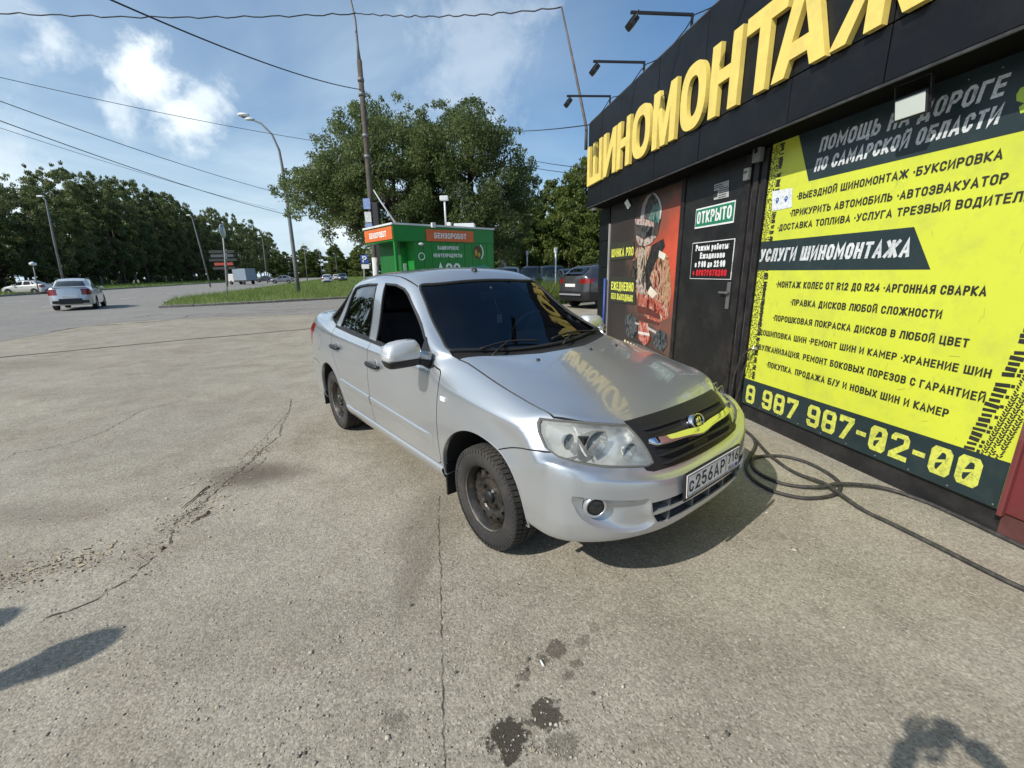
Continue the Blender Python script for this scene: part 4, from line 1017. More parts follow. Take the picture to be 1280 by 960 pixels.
# ---------------------------------------------------------------- geometry of the place
WA=-.1741; WD=Vector((math.sin(WA),math.cos(WA),0)); WN=Vector((math.cos(WA),-math.sin(WA),0))   # along the shop wall / into it
def wp(u,v,z=0.): return WD*u+WN*v+Vector((0,0,z))
RZ=PI/2-WA-PI/2   # z rotation whose +Y runs along the wall
PITm,ROLm=PITCH,ROLL
def pix_ray(px,py):
    a,b=px-640,py-480; c,s=math.cos(ROLL),math.sin(ROLL); a,b=c*a+s*b,-s*a+c*b
    c,s=math.cos(PITCH),math.sin(PITCH); return Vector((a,F_PX*c-b*s,-F_PX*s-b*c))
def at(px,py,Y):      # point at forward distance Y
    r=pix_ray(px,py); return r*(Y/r.y)+Vector((0,0,EYE))
def gp(px,py,z=0.):   # ground point
    r=pix_ray(px,py); return r*((z-EYE)/r.z)+Vector((0,0,EYE))
# ---------------------------------------------------------------- ground
def ground_mat(name,lot=True):
    m,nt,b=_nodes(name); N=nt.nodes.new; L=nt.links.new
    b.inputs['Roughness'].default_value=.92; b.inputs['Specular IOR Level'].default_value=.25
    geo=N('ShaderNodeNewGeometry'); P=geo.outputs['Position']
    def noise(sc,det=6,ro=.6,dist=0,vec=P):
        n=N('ShaderNodeTexNoise'); n.inputs['Scale'].default_value=sc; n.inputs['Detail'].default_value=det; n.inputs['Roughness'].default_value=ro; n.inputs['Distortion'].default_value=dist; L(vec,n.inputs[0]); return n.outputs[0]
    def mr(x,a,bb,c,d,smooth=False):
        n=N('ShaderNodeMapRange'); L(x,n.inputs[0])
        if smooth: n.interpolation_type='SMOOTHSTEP'
        for i,v in enumerate((a,bb,c,d)): n.inputs[i+1].default_value=v
        return n.outputs[0]
    def M(op,a,c=None):
        n=N('ShaderNodeMath'); n.operation=op
        for i,v in enumerate((a,c)):
            if v is None: continue
            if isinstance(v,(int,float)): n.inputs[i].default_value=v
            else: L(v,n.inputs[i])
        return n.outputs[0]
    def mix(f,a,c,mode='MIX'):
        n=N('ShaderNodeMix'); n.data_type='RGBA'; n.blend_type=mode
        if isinstance(f,(int,float)): n.inputs[0].default_value=f
        else: L(f,n.inputs[0])
        for s,v in ((6,a),(7,c)):
            if isinstance(v,tuple): n.inputs[s].default_value=(*v,1)
            else: L(v,n.inputs[s])
        return n.outputs[2]
    if lot: c1,c2,c3=(.215,.190,.146),(.305,.276,.220),(.370,.334,.262)
    else: c1,c2,c3=(.175,.170,.162),(.225,.218,.205),(.275,.262,.235)
    big=noise(.35,5,.55); mid=noise(2.2,7,.65,.3); fine=noise(14,6,.65)
    c=mix(mr(big,.35,.65,0,1),c2,c3); c=mix(mr(mid,.42,.72,0,.75),c,c1); c=mix(mr(fine,.35,.75,0,.28),c,(.14,.125,.105))
    if lot: c=mix(mr(noise(.9,8,.7,.8),.50,.66,0,.45),c,(.185,.148,.100)); c=mix(mr(noise(.55,7,.62,.3),.52,.68,0,.4),c,(.37,.345,.29))
    # stretched tyre-dust streaks along the direction cars drive
    mp=N('ShaderNodeMapping'); mp.inputs['Rotation'].default_value=(0,0,R(-32)); mp.inputs['Scale'].default_value=(.45,3.2,1); L(P,mp.inputs[0])
    st=noise(.9,6,.6,.5,mp.outputs[0]); c=mix(mr(st,.50,.72,0,.38),c,(.36,.325,.265) if lot else (.25,.24,.22))
    # aggregate: stones of differing tone
    vo=N('ShaderNodeTexVoronoi'); vo.inputs['Scale'].default_value=130 if lot else 60; L(P,vo.inputs[0])
    sep=N('ShaderNodeSeparateColor'); L(vo.outputs['Color'],sep.inputs[0])
    bright=mr(sep.outputs[0],0,1,.76,1.24); vs=N('ShaderNodeVectorMath'); vs.operation='SCALE'; L(c,vs.inputs[0]); L(bright,vs.inputs['Scale']); c=vs.outputs[0]
    vo2=N('ShaderNodeTexVoronoi'); vo2.inputs['Scale'].default_value=52; L(P,vo2.inputs[0]); s2=N('ShaderNodeSeparateColor'); L(vo2.outputs['Color'],s2.inputs[0])
    chip=M('MULTIPLY',mr(s2.outputs[1],.80,.86,0,1),mr(vo2.outputs['Distance'],.26,.17,0,1)); c=mix(M('MULTIPLY',chip,.75),c,(.50,.46,.39))
    chipd=M('MULTIPLY',mr(s2.outputs[2],.93,.96,0,1),mr(vo2.outputs['Distance'],.26,.18,0,1)); c=mix(M('MULTIPLY',chipd,.45),c,(.09,.085,.08))
    vo3=N('ShaderNodeTexVoronoi'); vo3.inputs['Scale'].default_value=120; L(P,vo3.inputs[0]); s3=N('ShaderNodeSeparateColor'); L(vo3.outputs['Color'],s3.inputs[0]); c=mix(M('MULTIPLY',mr(s3.outputs[0],.90,.93,0,1),.32),c,(.56,.52,.44)); c=mix(M('MULTIPLY',mr(s3.outputs[1],.92,.95,0,1),.35),c,(.08,.075,.065))
    if lot:
        sx=N('ShaderNodeSeparateXYZ'); L(P,sx.inputs[0])
        wob=M('MULTIPLY',M('SUBTRACT',noise(9,6,.7),.5),.16); wob2=M('MULTIPLY',M('SUBTRACT',noise(45,4,.7),.5),.05)
        acc=None
        for (x,y,rx,ry,amt) in STAINS:
            dx=M('DIVIDE',M('SUBTRACT',sx.outputs[0],x),rx); dy=M('DIVIDE',M('SUBTRACT',sx.outputs[1],y),ry)
            d=M('SQRT',M('ADD',M('MULTIPLY',dx,dx),M('MULTIPLY',dy,dy)))
            d=M('ADD',d,M('DIVIDE',M('ADD',wob,wob2),min(rx,ry)*1.0))
            t=M('MULTIPLY',mr(d,1.08,.88,0,1,True),amt); acc=t if acc is None else M('MAXIMUM',acc,t)
        c=mix(acc,c,(.040,.034,.026))
        # worn dirty patches with a soft edge
        acc=None
        for (x,y,rx,ry,amt) in SMUDGES:
            dx=M('DIVIDE',M('SUBTRACT',sx.outputs[0],x),rx); dy=M('DIVIDE',M('SUBTRACT',sx.outputs[1],y),ry)
            d=M('SQRT',M('ADD',M('MULTIPLY',dx,dx),M('MULTIPLY',dy,dy))); d=M('ADD',d,M('MULTIPLY',M('SUBTRACT',mid,.5),1.6))
            t=M('MULTIPLY',mr(d,1.2,.3,0,1,True),amt); acc=t if acc is None else M('MAXIMUM',acc,t)
        c=mix(acc,c,(.085,.068,.050))
    L(c,b.inputs['Base Color'])
    h=M('ADD',M('MULTIPLY',vo.outputs['Distance'],-1.0),M('ADD',M('MULTIPLY',fine,.9),M('MULTIPLY',noise(170,3,.6),.5)))
    h=M('ADD',h,M('MULTIPLY',chip,.5))
    bp=N('ShaderNodeBump'); bp.inputs['Strength'].default_value=.42; bp.inputs['Distance'].default_value=.004; L(h,bp.inputs['Height'])
    bp2=N('ShaderNodeBump'); bp2.inputs['Strength'].default_value=.35; bp2.inputs['Distance'].default_value=.05; L(mid,bp2.inputs['Height']); L(bp2.outputs[0],bp.inputs['Normal']); L(bp.outputs[0],b.inputs['Normal'])
    return m
STAINS=[(-.035,1.05,.080,.058,.93),(.095,1.125,.058,.052,.86),(.045,1.10,.03,.02,.7),(.14,1.02,.05,.045,.45),(.165,1.385,.040,.040,.62),(.10,1.33,.02,.02,.6),(.23,1.32,.025,.02,.45),(.27,1.42,.02,.02,.4),(-.42,1.12,.035,.03,.35),(.18,1.27,.025,.02,.5),(-.62,2.25,.02,.025,.4),(.33,1.5,.02,.02,.3),(.02,1.27,.018,.015,.5)]
SMUDGES=[(-.52,1.9,.10,.45,.40),(.9,3.0,.5,.3,.2),(-1.2,1.5,.5,.3,.15),(.9,1.3,.5,.2,.12),(-2.0,3.0,.45,.25,.75),(-3.1,2.5,.5,.2,.30),(-6.2,5.6,1.2,.3,.16),(-9.0,7.6,1.5,.5,.22),(-.55,2.3,.22,.5,.30),(-3.4,4.9,1.0,.2,.12)]
GROUNDM=ground_mat('lot_asphalt',True); ROADM=ground_mat('road_asphalt',False)
g=MB(); S_=900
pts=[(-S_,-60),(S_,-60),(S_,S_*1.6),(-S_,S_*1.6)]
g.add([(x,y,0) for x,y in pts],[(0,1,2,3)]); tag(g.build('ground',GROUNDM),kind='structure')
def sheet(name,poly,z,m,kind='structure'):
    mb=MB(); mb.prism(poly,0,z,top_only=True); o=mb.build(name,m); tag(o,kind=kind); return o
def az(p,deg,l): return (p[0]+l*math.sin(R(deg)),p[1]+l*math.cos(R(deg)))
FC=(-51.1,43.9); NEAR=(-22.0,29.8)      # far and near kerb of the avenue; both run at about -22 deg
RA=-19.5
lot_edge=smooth_poly([(-10.5,-8),(-12.2,3),(-13.0,10.8),(-13.9,14.7),(-11.5,16.3),(-7.37,16.9),(-2,18.0),(6,19.5),(30,24)],4)
road=[az(FC,RA,-70),az(FC,RA,700),az(NEAR,RA,700),az(NEAR,RA,0)]+[(-17.1,22.6),(-14.5,23.9),(-10.0,27.3),(-3,31.5),(4,34.5),(40,44),(34,24)]+lot_edge[::-1]+[(-10.5,-30)]
sheet('road',road,.004,ROADM)
# lane dashes and a worn edge line
LINE=mat('road_paint',(.55,.55,.52),.8,var=.25,dirt=(.2,.19,.18),dscale=8,damt=.7)
for off in (6.3,9.8,16.5):
    for k in range(-4,26):
        a=az(FC,RA,k*9.0-8); nx,ny=math.cos(R(RA)),-math.sin(R(RA)); a=(a[0]+nx*off,a[1]+ny*off); b=az(a,RA,3.2)
        if a[1]<6: continue
        m_=MB(); m_.add([(a[0]-nx*.07,a[1]-ny*.07,.008),(a[0]+nx*.07,a[1]+ny*.07,.008),(b[0]+nx*.07,b[1]+ny*.07,.008),(b[0]-nx*.07,b[1]-ny*.07,.008)],[(0,1,2,3)])
        tag(m_.build('lane_marking',LINE),kind='structure')
# grass: soil sheets with kerbs and real blades
SOIL=mat('grass_soil',(.11,.145,.040),.95,var=.45,scale=3,dirt=(.16,.14,.07),dscale=2,damt=.5)
def grass_mat(name,c1,c2,c3):
    m,nt,b=_nodes(name); N=nt.nodes.new; L=nt.links.new; b.inputs['Roughness'].default_value=.65
    geo=N('ShaderNodeNewGeometry'); n=N('ShaderNodeTexNoise'); n.inputs['Scale'].default_value=.55; n.inputs['Detail'].default_value=5; L(geo.outputs['Position'],n.inputs[0])
    r=N('ShaderNodeValToRGB'); e=r.color_ramp.elements; e[0].position=.32; e[0].color=(*c1,1); e[1].position=.68; e[1].color=(*c3,1); q=e.new(.5); q.color=(*c2,1)
    ad=N('ShaderNodeMath'); L(n.outputs[0],ad.inputs[0]); ml=N('ShaderNodeMath'); ml.operation='MULTIPLY_ADD'; L(geo.outputs['Random Per Island'],ml.inputs[0]); ml.inputs[1].default_value=.34; ml.inputs[2].default_value=-.17; L(ml.outputs[0],ad.inputs[1])
    L(ad.outputs[0],r.inputs[0]); L(r.outputs[0],b.inputs['Base Color'])
    b.inputs['Transmission Weight'].default_value=0; b.inputs['Subsurface Weight'].default_value=0
    tr=N('ShaderNodeBsdfTranslucent'); L(r.outputs[0],tr.inputs[0]); mx=N('ShaderNodeMixShader'); mx.inputs[0].default_value=.35; L(b.outputs[0],mx.inputs[1]); L(tr.outputs[0],mx.inputs[2]); L(mx.outputs[0],nt.nodes['Material Output'].inputs[0]); return m
GRASS=grass_mat('grass_blades',(.11,.185,.035),(.17,.25,.05),(.27,.31,.09))
def in_poly_np(poly,x,y):
    c=np.zeros(len(x),bool); n=len(poly); j=n-1
    for i in range(n):
        xi,yi=poly[i]; xj,yj=poly[j]
        k=((yi>y)!=(yj>y))&(x<(xj-xi)*(y-yi)/(yj-yi+1e-12)+xi); c^=k; j=i
    return c
def blades(name,poly,n,h,wid,seed=1,bias=None):
    r=np.random.default_rng(seed); xs=[p[0] for p in poly]; ys=[p[1] for p in poly]; X=[];Y=[]; c=0
    while c<n:
        x=r.uniform(min(xs),max(xs),n*2); y=r.uniform(min(ys),max(ys),n*2); k=in_poly_np(poly,x,y)
        if bias is not None: k&=r.random(n*2)<np.clip((bias/np.hypot(x,y))**2,0,1)
        X.append(x[k]);Y.append(y[k]); c+=k.sum()
    x=np.concatenate(X)[:n]; y=np.concatenate(Y)[:n]; a=r.uniform(0,2*PI,n); d=np.hypot(x,y); s=np.clip(d/28,.6,5)
    hh=h*r.uniform(.4,1.25,n)*(1+.5*(r.random(n)<.06)); w=wid*s*r.uniform(.6,1.4,n); lean=hh*r.uniform(.1,.7,n); b=r.uniform(0,2*PI,n)
    V=np.empty((n,3,3)); V[:,0]=np.stack([x-w*np.cos(a),y-w*np.sin(a),np.full(n,.01)],1); V[:,1]=np.stack([x+w*np.cos(a),y+w*np.sin(a),np.full(n,.01)],1)
    V[:,2]=np.stack([x+lean*np.cos(b),y+lean*np.sin(b),hh],1)
    o=numesh(name,V.reshape(-1,3),np.arange(3*n).reshape(-1,3),GRASS); tag(o,kind='stuff'); return o
island=smooth_poly([(-17.6,22.3),(-16.6,22.9),(-14.5,24.2),(-12.2,26.0),(-10.0,27.8),(-6,30),(-1,32.3),(6,34.5)],3)+[(4,36.8),(-6,37.5)]+[(-13,60),(-30,100),az((-30,100),RA,200),az(NEAR,RA,300),az(NEAR,RA,60),az(NEAR,RA,18),(-22.6,29.5),(-20.5,26.2),(-18.6,23.2)]
sheet('grass_verge',island,.10,SOIL)
farv=[az(FC,RA,-70),az(FC,RA,600)]; nx,ny=-math.cos(R(RA)),math.sin(R(RA))
farv+= [(farv[1][0]+nx*90,farv[1][1]+ny*90),(farv[0][0]+nx*90,farv[0][1]+ny*90)]
sheet('far_grass',farv,.10,SOIL)
blades('grass',island,60000,.36,.010,3,bias=36)
fv=[az(FC,RA,-40),az(FC,RA,260)]; fv+=[(fv[1][0]+nx*24,fv[1][1]+ny*24),(fv[0][0]+nx*24,fv[0][1]+ny*24)]
blades('grass',fv,45000,.42,.016,4,bias=80)
KERB=mat('kerb_concrete',(.24,.225,.20),.9,var=.25,scale=6,bump=.4,bscale=30,dirt=(.10,.09,.07),damt=.6)
def kerb(pl,name='kerb',h=.13,w=.15,L_=1.0,n=None,parent=None,jig=.02):
    """separate kerb stones along the line"""
    root=empty('kerb_line',(0,0,0)); tag(root,kind='structure'); k=0
    for a,b in zip(pl[:-1],pl[1:]):
        l=math.dist(a,b); m=max(1,round(l/L_)); ang=math.atan2(b[1]-a[1],b[0]-a[0])
        for q in range(m):
            c=((a[0]+(b[0]-a[0])*(q+.5)/m),(a[1]+(b[1]-a[1])*(q+.5)/m)); mb=MB(); 
            hh=h+random.uniform(-jig,jig)
            mb.box(-l/m/2+.01,l/m/2-.01,-w/2,w/2,-.05,hh,.012); o=mb.build('kerb_stone',KERB,root)
            o.location=(c[0]+random.uniform(-.01,.01),c[1]+random.uniform(-.01,.01),0); o.rotation_euler=(random.uniform(-.03,.03),0,ang+random.uniform(-.02,.02)); k+=1
    return root
kerb(smooth_poly([(-17.9,22.1),(-16.6,22.8),(-14.5,24.1),(-12.2,25.9),(-10.0,27.7),(-6,29.9),(-1,32.2),(6,34.4)],2))
kerb([(-20.6,26.0),(-22.7,29.3),az(NEAR,RA,20),az(NEAR,RA,60)],L_=3)
kerb([az(FC,RA,-45),az(FC,RA,-5),az(FC,RA,60),az(FC,RA,200)],L_=5,h=.18,w=.2)
# straight joint across the lot and the cracks
JM=mat('joint_tar',(.075,.068,.058),.95,var=.4,scale=8)
def strip_line(name,pl,w,z,m,jit=0.,wj=0.):
    vs=[];P=[Vector(p) for p in pl]
    for i,p in enumerate(P):
        t=(P[min(i+1,len(P)-1)]-P[max(i-1,0)]).normalized(); nr=Vector((-t.y,t.x)); ww=w*(1+random.uniform(-wj,wj)); p2=p+nr*random.uniform(-jit,jit)
        vs+=[(p2.x-nr.x*ww/2,p2.y-nr.y*ww/2,z),(p2.x+nr.x*ww/2,p2.y+nr.y*ww/2,z)]
    mb=MB(); mb.add(vs,[(2*i,2*i+1,2*i+3,2*i+2) for i in range(len(P)-1)]); o=mb.build(name,m); tag(o,kind='structure'); return o
def densify(pl,step):
    out=[]
    for a,b in zip(pl[:-1],pl[1:]):
        m=max(1,int(math.dist(a,b)/step))
        for q in range(m): out.append((a[0]+(b[0]-a[0])*q/m,a[1]+(b[1]-a[1])*q/m))
    return out+[pl[-1]]
strip_line('pavement_joint',densify([(-13.0,6.1),(-10.26,8.47),(-8.01,10.43),(-5.49,12.31),(-1,15.6)],.15),.085,.006,JM,.01,.35)
CR=mat('crack_dark',(.095,.078,.056),.95,var=.5,scale=20)  # dark brown for the strips drawn along the cracks
def crack(pix,w=.009,z=.0035,st=.022):
    pl=[tuple(gp(*p).xy) for p in pix]; strip_line('crack',densify(pl,st),w*.45,z,CR,w*.8,.9)
crack([(556,965),(553,900),(553,840),(553,800),(550,760),(551,720),(549,690),(548,650),(549,620)],.006)
crack([(364,498),(362,515),(352,530),(350,545),(330,560),(315,575),(300,590),(285,600),(262,622),(240,640),(217,656),(212,680),(195,695),(160,725),(110,755),(55,775)],.014)
crack([(322,570),(330,562),(338,566),(325,580),(306,592)],.010)
crack([(235,500),(180,512),(130,540),(85,555),(50,562),(20,566),(0,577)],.012)
crack([(360,515),(330,548),(300,575)],.007)
for q in ([(168,397),(180,396),(196,393),(206,393)],[(228,397),(250,393),(268,393),(290,391)],[(262,395),(285,394),(330,391),(372,390)],[(60,415),(110,408),(170,404),(215,400)],[(300,389),(345,388),(400,386)]): crack(q,.16,.0075,.25)
# gravel, leaves, twigs, cigarette end on the asphalt
def scatter(name,n,size,m,seed,area,flat=.6,kind='stuff'):
    r=np.random.default_rng(seed); base=np.array([(1,0,0),(-1,0,0),(0,1,0),(0,-1,0),(0,0,1),(0,0,-1)],float); F8=np.array([(0,2,4),(2,1,4),(1,3,4),(3,0,4),(2,0,5),(1,2,5),(3,1,5),(0,3,5)])
    P=area(r,n); s=size*r.lognormal(0,.45,n); a=r.uniform(0,2*PI,n); V=base[None]*s[:,None,None]*r.uniform(.6,1.4,(n,6,1)); V[:,:,2]*=flat
    c,sn=np.cos(a)[:,None],np.sin(a)[:,None]; x=V[:,:,0]*c-V[:,:,1]*sn; y=V[:,:,0]*sn+V[:,:,1]*c; V=np.stack([x+P[:,0:1],y+P[:,1:2],V[:,:,2]+s[:,None]*flat*.3+.001],2)
    Fq=(F8[None]+6*np.arange(n)[:,None,None]).reshape(-1,3); o=numesh(name,V.reshape(-1,3),Fq,m); tag(o,kind=kind); return o
def near_area(r,n):
    d=1.0+9*r.random(n)**1.7; t=r.uniform(-.95,.80,n); return np.stack([d*np.sin(t)*1.15,d*np.cos(t)],1)
def line_area(pix,sp):
    P=np.array([tuple(gp(*p).xy) for p in pix])
    def f(r,n):
        k=r.integers(0,len(P)-1,n); t=r.random(n)[:,None]; return P[k]*(1-t)+P[k+1]*t+r.normal(0,sp,(n,2))
    return f
scatter('gravel',8000,.0027,mat('pale_grit',(.38,.35,.29),.9,var=.5,scale=30),21,near_area)
scatter('gravel',2200,.0022,mat('dark_grit',(.10,.09,.075),.9,var=.4,scale=30),22,near_area)
scatter('gravel',900,.0026,mat('soil_crumbs',(.12,.085,.05),.95,var=.5,scale=30),23,line_area([(364,498),(330,560),(285,600),(240,640),(217,656),(160,725)],.05))
scatter('gravel',500,.0026,mat('soil_crumbs',(.12,.085,.05)),24,line_area([(130,690),(80,705),(20,720),(0,735)],.07))
def flakes(name,n,size,m,seed,area):
    r=np.random.default_rng(seed); P=area(r,n); a=r.uniform(0,2*PI,n); l=size*r.uniform(.5,1.6,n); w=l*r.uniform(.12,.5,n); V=np.zeros((n,4,3))
    for i,(u,v) in enumerate(((-1,0),(0,-1),(1,0),(0,1))):
        V[:,i,0]=P[:,0]+u*l*np.cos(a)-v*w*np.sin(a); V[:,i,1]=P[:,1]+u*l*np.sin(a)+v*w*np.cos(a); V[:,i,2]=.004+r.uniform(0,.008,n)*(1 if i%2 else .3)
    o=numesh(name,V.reshape(-1,3),np.arange(4*n).reshape(-1,4),m); tag(o,kind='stuff'); return o
flakes('dry_leaves',120,.013,mat('dry_leaf',(.42,.35,.22),.8,var=.4,scale=20),31,line_area([(330,560),(300,590),(262,622),(240,640),(217,656)],.16))
flakes('dry_leaves',70,.013,mat('dry_leaf',(.42,.35,.22)),32,line_area([(150,685),(80,705),(20,720)],.09))
flakes('dry_leaves',160,.008,mat('dry_leaf',(.42,.35,.22)),33,near_area)
TW=mat('twig_bark',(.10,.065,.04),.9)
for pa,pb,lab in (((262,608),(228,637),'curved brown twig lying in the crack on the asphalt'),((262,640),(236,657),'short forked twig below the curved twig on the asphalt')):
    a,b=gp(*pa),gp(*pb); mb=MB(); n=7; pts=[a+(b-a)*(i/n)+Vector((random.uniform(-.012,.012),random.uniform(-.012,.012),.008)) for i in range(n+1)]
    mb.tube(pts,[.006-.0005*i for i in range(n+1)],6); mb.tube([pts[3],pts[3]+Vector((.05,.03,.01))],.003,5); tag(mb.build('twig',TW),lab,'twig')
p=gp(678,830); mb=MB(); mb.tube([p+Vector((-.006,.012,.005)),p+Vector((.004,-.014,.005))],.0042,8); tag(mb.build('cigarette_end',mat('paper_white',(.75,.74,.7),.8)),'white cigarette end lying on the asphalt near the camera','litter')
for (px,py) in ((660,825),(658,838),(646,858),(741,868),(514,757),(570,841)):
    p=gp(px,py); mb=MB(); b=bmesh.new(); bmesh.ops.create_icosphere(b,subdivisions=1,radius=.008)
    mb.add([p+Vector((v.co.x*random.uniform(.7,1.3),v.co.y*random.uniform(.7,1.3),v.co.z*.6+.004)) for v in b.verts],[[v.index for v in f.verts] for f in b.faces]); b.free()
    tag(mb.build('pebble',mat('dark_grit',(.1,.09,.075))),'small dark pebble on the asphalt in front of the car','pebble','pebbles on the near asphalt')
# ---------------------------------------------------------------- the tyre shop
def wallM(v):   # local x runs to the right seen from the street (x=-u), y up, z out of the wall
    X=-WD;Y=Vector((0,0,1));Z=-WN; t=WN*v
    return Matrix(((X.x,Y.x,Z.x,t.x),(X.y,Y.y,Z.y,t.y),(X.z,Y.z,Z.z,t.z),(0,0,0,1)))
def wpix(px,py,v):
    r=pix_ray(px,py); t=v/(r.x*WN.x+r.y*WN.y); P=r*t; return (-(P.x*WD.x+P.y*WD.y),P.z+EYE)
WV,PV,FV,LV=3.0,2.97,2.69,2.642
U1=7.60; U0=.2; ZF0,ZF1=2.494,3.785
BLK=mat('black_composite_panel',(.0075,.0085,.011),.42,var=.25,scale=1.5,dirt=(.02,.02,.02),dscale=5,damt=.5,spec=.22)
BLK2=mat('black_painted_wall',(.012,.012,.013),.6,var=.3,scale=3,dirt=(.06,.055,.05),dscale=4,damt=.45)
SOFF=mat('soffit_dark',(.005,.005,.005),.9,var=.3,spec=.1)
TRIM=mat('grey_metal_trim',(.16,.16,.16),.45,metal=.5,var=.25,dirt=(.09,.07,.05))
CONC=mat('plinth_concrete',(.17,.150,.125),.95,var=.4,scale=5,bump=.5,bscale=25,dirt=(.055,.048,.04),dscale=3,damt=.8)
bld=empty('tyre_shop',(0,0,0),0,'black clad tyre shop building with big yellow letters over its front','building')
def wbox(mb,u0,u1,v0,v1,z0,z1,bev=0):   # box in building coordinates
    M=Matrix(((-WD.x,0,-WN.x,0),(-WD.y,0,-WN.y,0),(0,1,0,0),(0,0,0,1)))   # (x,y,z)->(-u dir, up, -v dir)
    mb.box(-u1,-u0,z0,z1,-v1,-v0,bev,M=M); return mb
mb=MB(); wbox(mb,U0,U1-.02,WV,9.5,.0,ZF0); mb.build('wall',BLK2,bld)
mb=MB(); wbox(mb,U0,U1-.05,FV+.06,9.5,ZF0+.02,ZF1-.06); mb.build('roof_block',SOFF,bld)
mb=MB(); wbox(mb,U0,7.52,FV+.03,9.6,ZF1-.02,ZF1+.03); mb.build('parapet_cap',TRIM,bld)
mb=MB(); wbox(mb,U0,7.5,FV+.012,WV-.01,ZF0-.012,ZF0+.015); mb.build('soffit',SOFF,bld)
mb=MB(); wbox(mb,7.50,7.535,FV+.02,9.6,ZF0+.0,ZF1+.0); mb.build('end_trim',mat('pale_trim',(.42,.44,.46),.5,var=.2),bld)
mb=MB(); wbox(mb,U0,7.5,FV-.003,FV+.010,ZF0-.013,ZF0+.003); mb.build('bottom_trim',mat('dark_trim',(.03,.03,.03),.5,var=.4,dirt=(.12,.12,.12),dscale=12,damt=.5),bld)
# composite cassettes: two rows, gaps between them
us=[7.5,6.91,6.24,5.20,4.30,3.17,2.45,1.35,.2]; zs=[ZF0+.004,2.805,ZF1]
for a,b in zip(us[:-1],us[1:]):
    for z0,z1 in zip(zs[:-1],zs[1:]):
        mb=MB(); e=random.uniform(-.002,.002); wbox(mb,b+.004,a-.004,FV+e,FV+.05,z0+.004,z1-.004,.003); mb.build('fascia_panel',BLK,bld)
# rivets and scuffs along the lower edge of the fascia
# wall panels left of the poster, plinth, frames
for z0,z1 in ((.12,.62),(.63,1.06),(1.07,1.50),(1.51,1.94),(1.95,2.47)):
    mb=MB(); wbox(mb,7.16,U1,WV-.03,WV+.02,z0,z1,.003); mb.build('wall_tile',BLK,bld)
    mb=MB(); wbox(mb,U1-.01,U1+.012,WV-.02,WV+1.2,z0,z1,.002); mb.build('wall_tile',BLK,bld)
mb=MB(); wbox(mb,U0,U1+.01,WV+.02,WV+.3,0,.16); mb.build('plinth',CONC,bld)
FRM=mat('door_frame_metal',(.025,.023,.024),.5,metal=.4,var=.4,scale=8,dirt=(.085,.070,.058),dscale=7,damt=.6)
for (u0,u1,nm) in ((4.93,5.00,'pilaster'),(3.84,3.92,'door_frame'),(3.74,3.80,'door_frame'),(3.64,3.70,'door_frame')):
    mb=MB(); wbox(mb,u0,u1,WV-.045,WV+.01,.08,2.47,.004); mb.build(nm,FRM,bld)
mb=MB(); wbox(mb,3.66,3.88,WV-.020,WV+.01,.08,2.47); mb.build('frame_infill',mat('frame_infill_grey',(.035,.032,.038),.6,var=.4,dirt=(.16,.15,.14),dscale=5,damt=.5),bld)
DOORM=mat('black_steel_door',(.010,.010,.010),.45,var=.4,scale=4,bump=.25,bscale=8,dirt=(.045,.040,.035),dscale=3.5,damt=.6)
mb=MB(); wbox(mb,3.925,4.92,WV-.03,WV+.0,.10,2.46,.006); dr=mb.build('door',DOORM,bld)
mb=MB(); wbox(mb,3.965,4.015,WV-.042,WV-.03,1.05,1.32,.004); wbox(mb,3.955,4.10,WV-.075,WV-.055,1.205,1.225,.004); wbox(mb,3.985,4.0,WV-.07,WV-.03,1.20,1.23); mb.build('handle',mat('worn_handle',(.28,.27,.26),.45,metal=.7,dirt=(.1,.08,.06)),dr)
mb=MB(); wbox(mb,3.97,4.02,WV-.038,WV-.03,1.42,1.52,.003); mb.build('lock_plate',mat('worn_handle',(.28,.27,.26)),dr)
# maroon metal door right of the banner
MAR=mat('maroon_metal',(.16,.028,.030),.5,var=.3,scale=3,dirt=(.10,.06,.05),dscale=5,damt=.6)
mb=MB(); wbox(mb,.45,1.555,WV-.030,WV+.01,.15,2.46,.004); mb.build('maroon_door',MAR,bld)
mb=MB(); wbox(mb,1.555,1.578,WV-.05,WV+.01,.13,2.46,.004); mb.build('door_edge_strip',mat('maroon_edge',(.22,.06,.06),.4,metal=.3,dirt=(.35,.3,.28),damt=.5),bld)
mb=MB(); wbox(mb,.45,1.57,WV-.015,WV+.02,.0,.145); mb.build('maroon_plinth',mat('maroon_plinth',(.10,.035,.03),.9,var=.4,bump=.4,dirt=(.04,.035,.03),damt=.7),bld)
# ---- big letters
YEL=mat('yellow_letter_face',(.80,.62,.15),.5,var=.08,scale=5,dirt=(.50,.38,.15),dscale=7,damt=.45)
sgn=empty('letter_sign',(0,0,0),0,'big yellow raised letters ШИНОМОНТАЖ on the black fascia','sign')
kL=LV/2.73; ZB,ZT=EYE+(2.852-EYE)*kL,EYE+(3.458-EYE)*kL; Hh=ZT-ZB; SW=.118; SH=.135
def rect(x0,x1,y0,y1): return [(x0,y0),(x1,y0),(x1,y1),(x0,y1)]
def ring_o(w):
    n=40; o=[];i_=[]
    def se(t,a,b,e=.78): c,s=math.cos(t),math.sin(t); return (a*abs(c)**e*(1 if c>0 else -1),b*abs(s)**e*(1 if s>0 else -1))
    for k in range(n):
        t=2*PI*k/n; x,y=se(t,w/2,Hh/2); o.append((w/2+x,Hh/2+y)); x,y=se(t,w/2-SW,Hh/2-SH*.85); i_.append((w/2+x,Hh/2+y))
    return o,i_
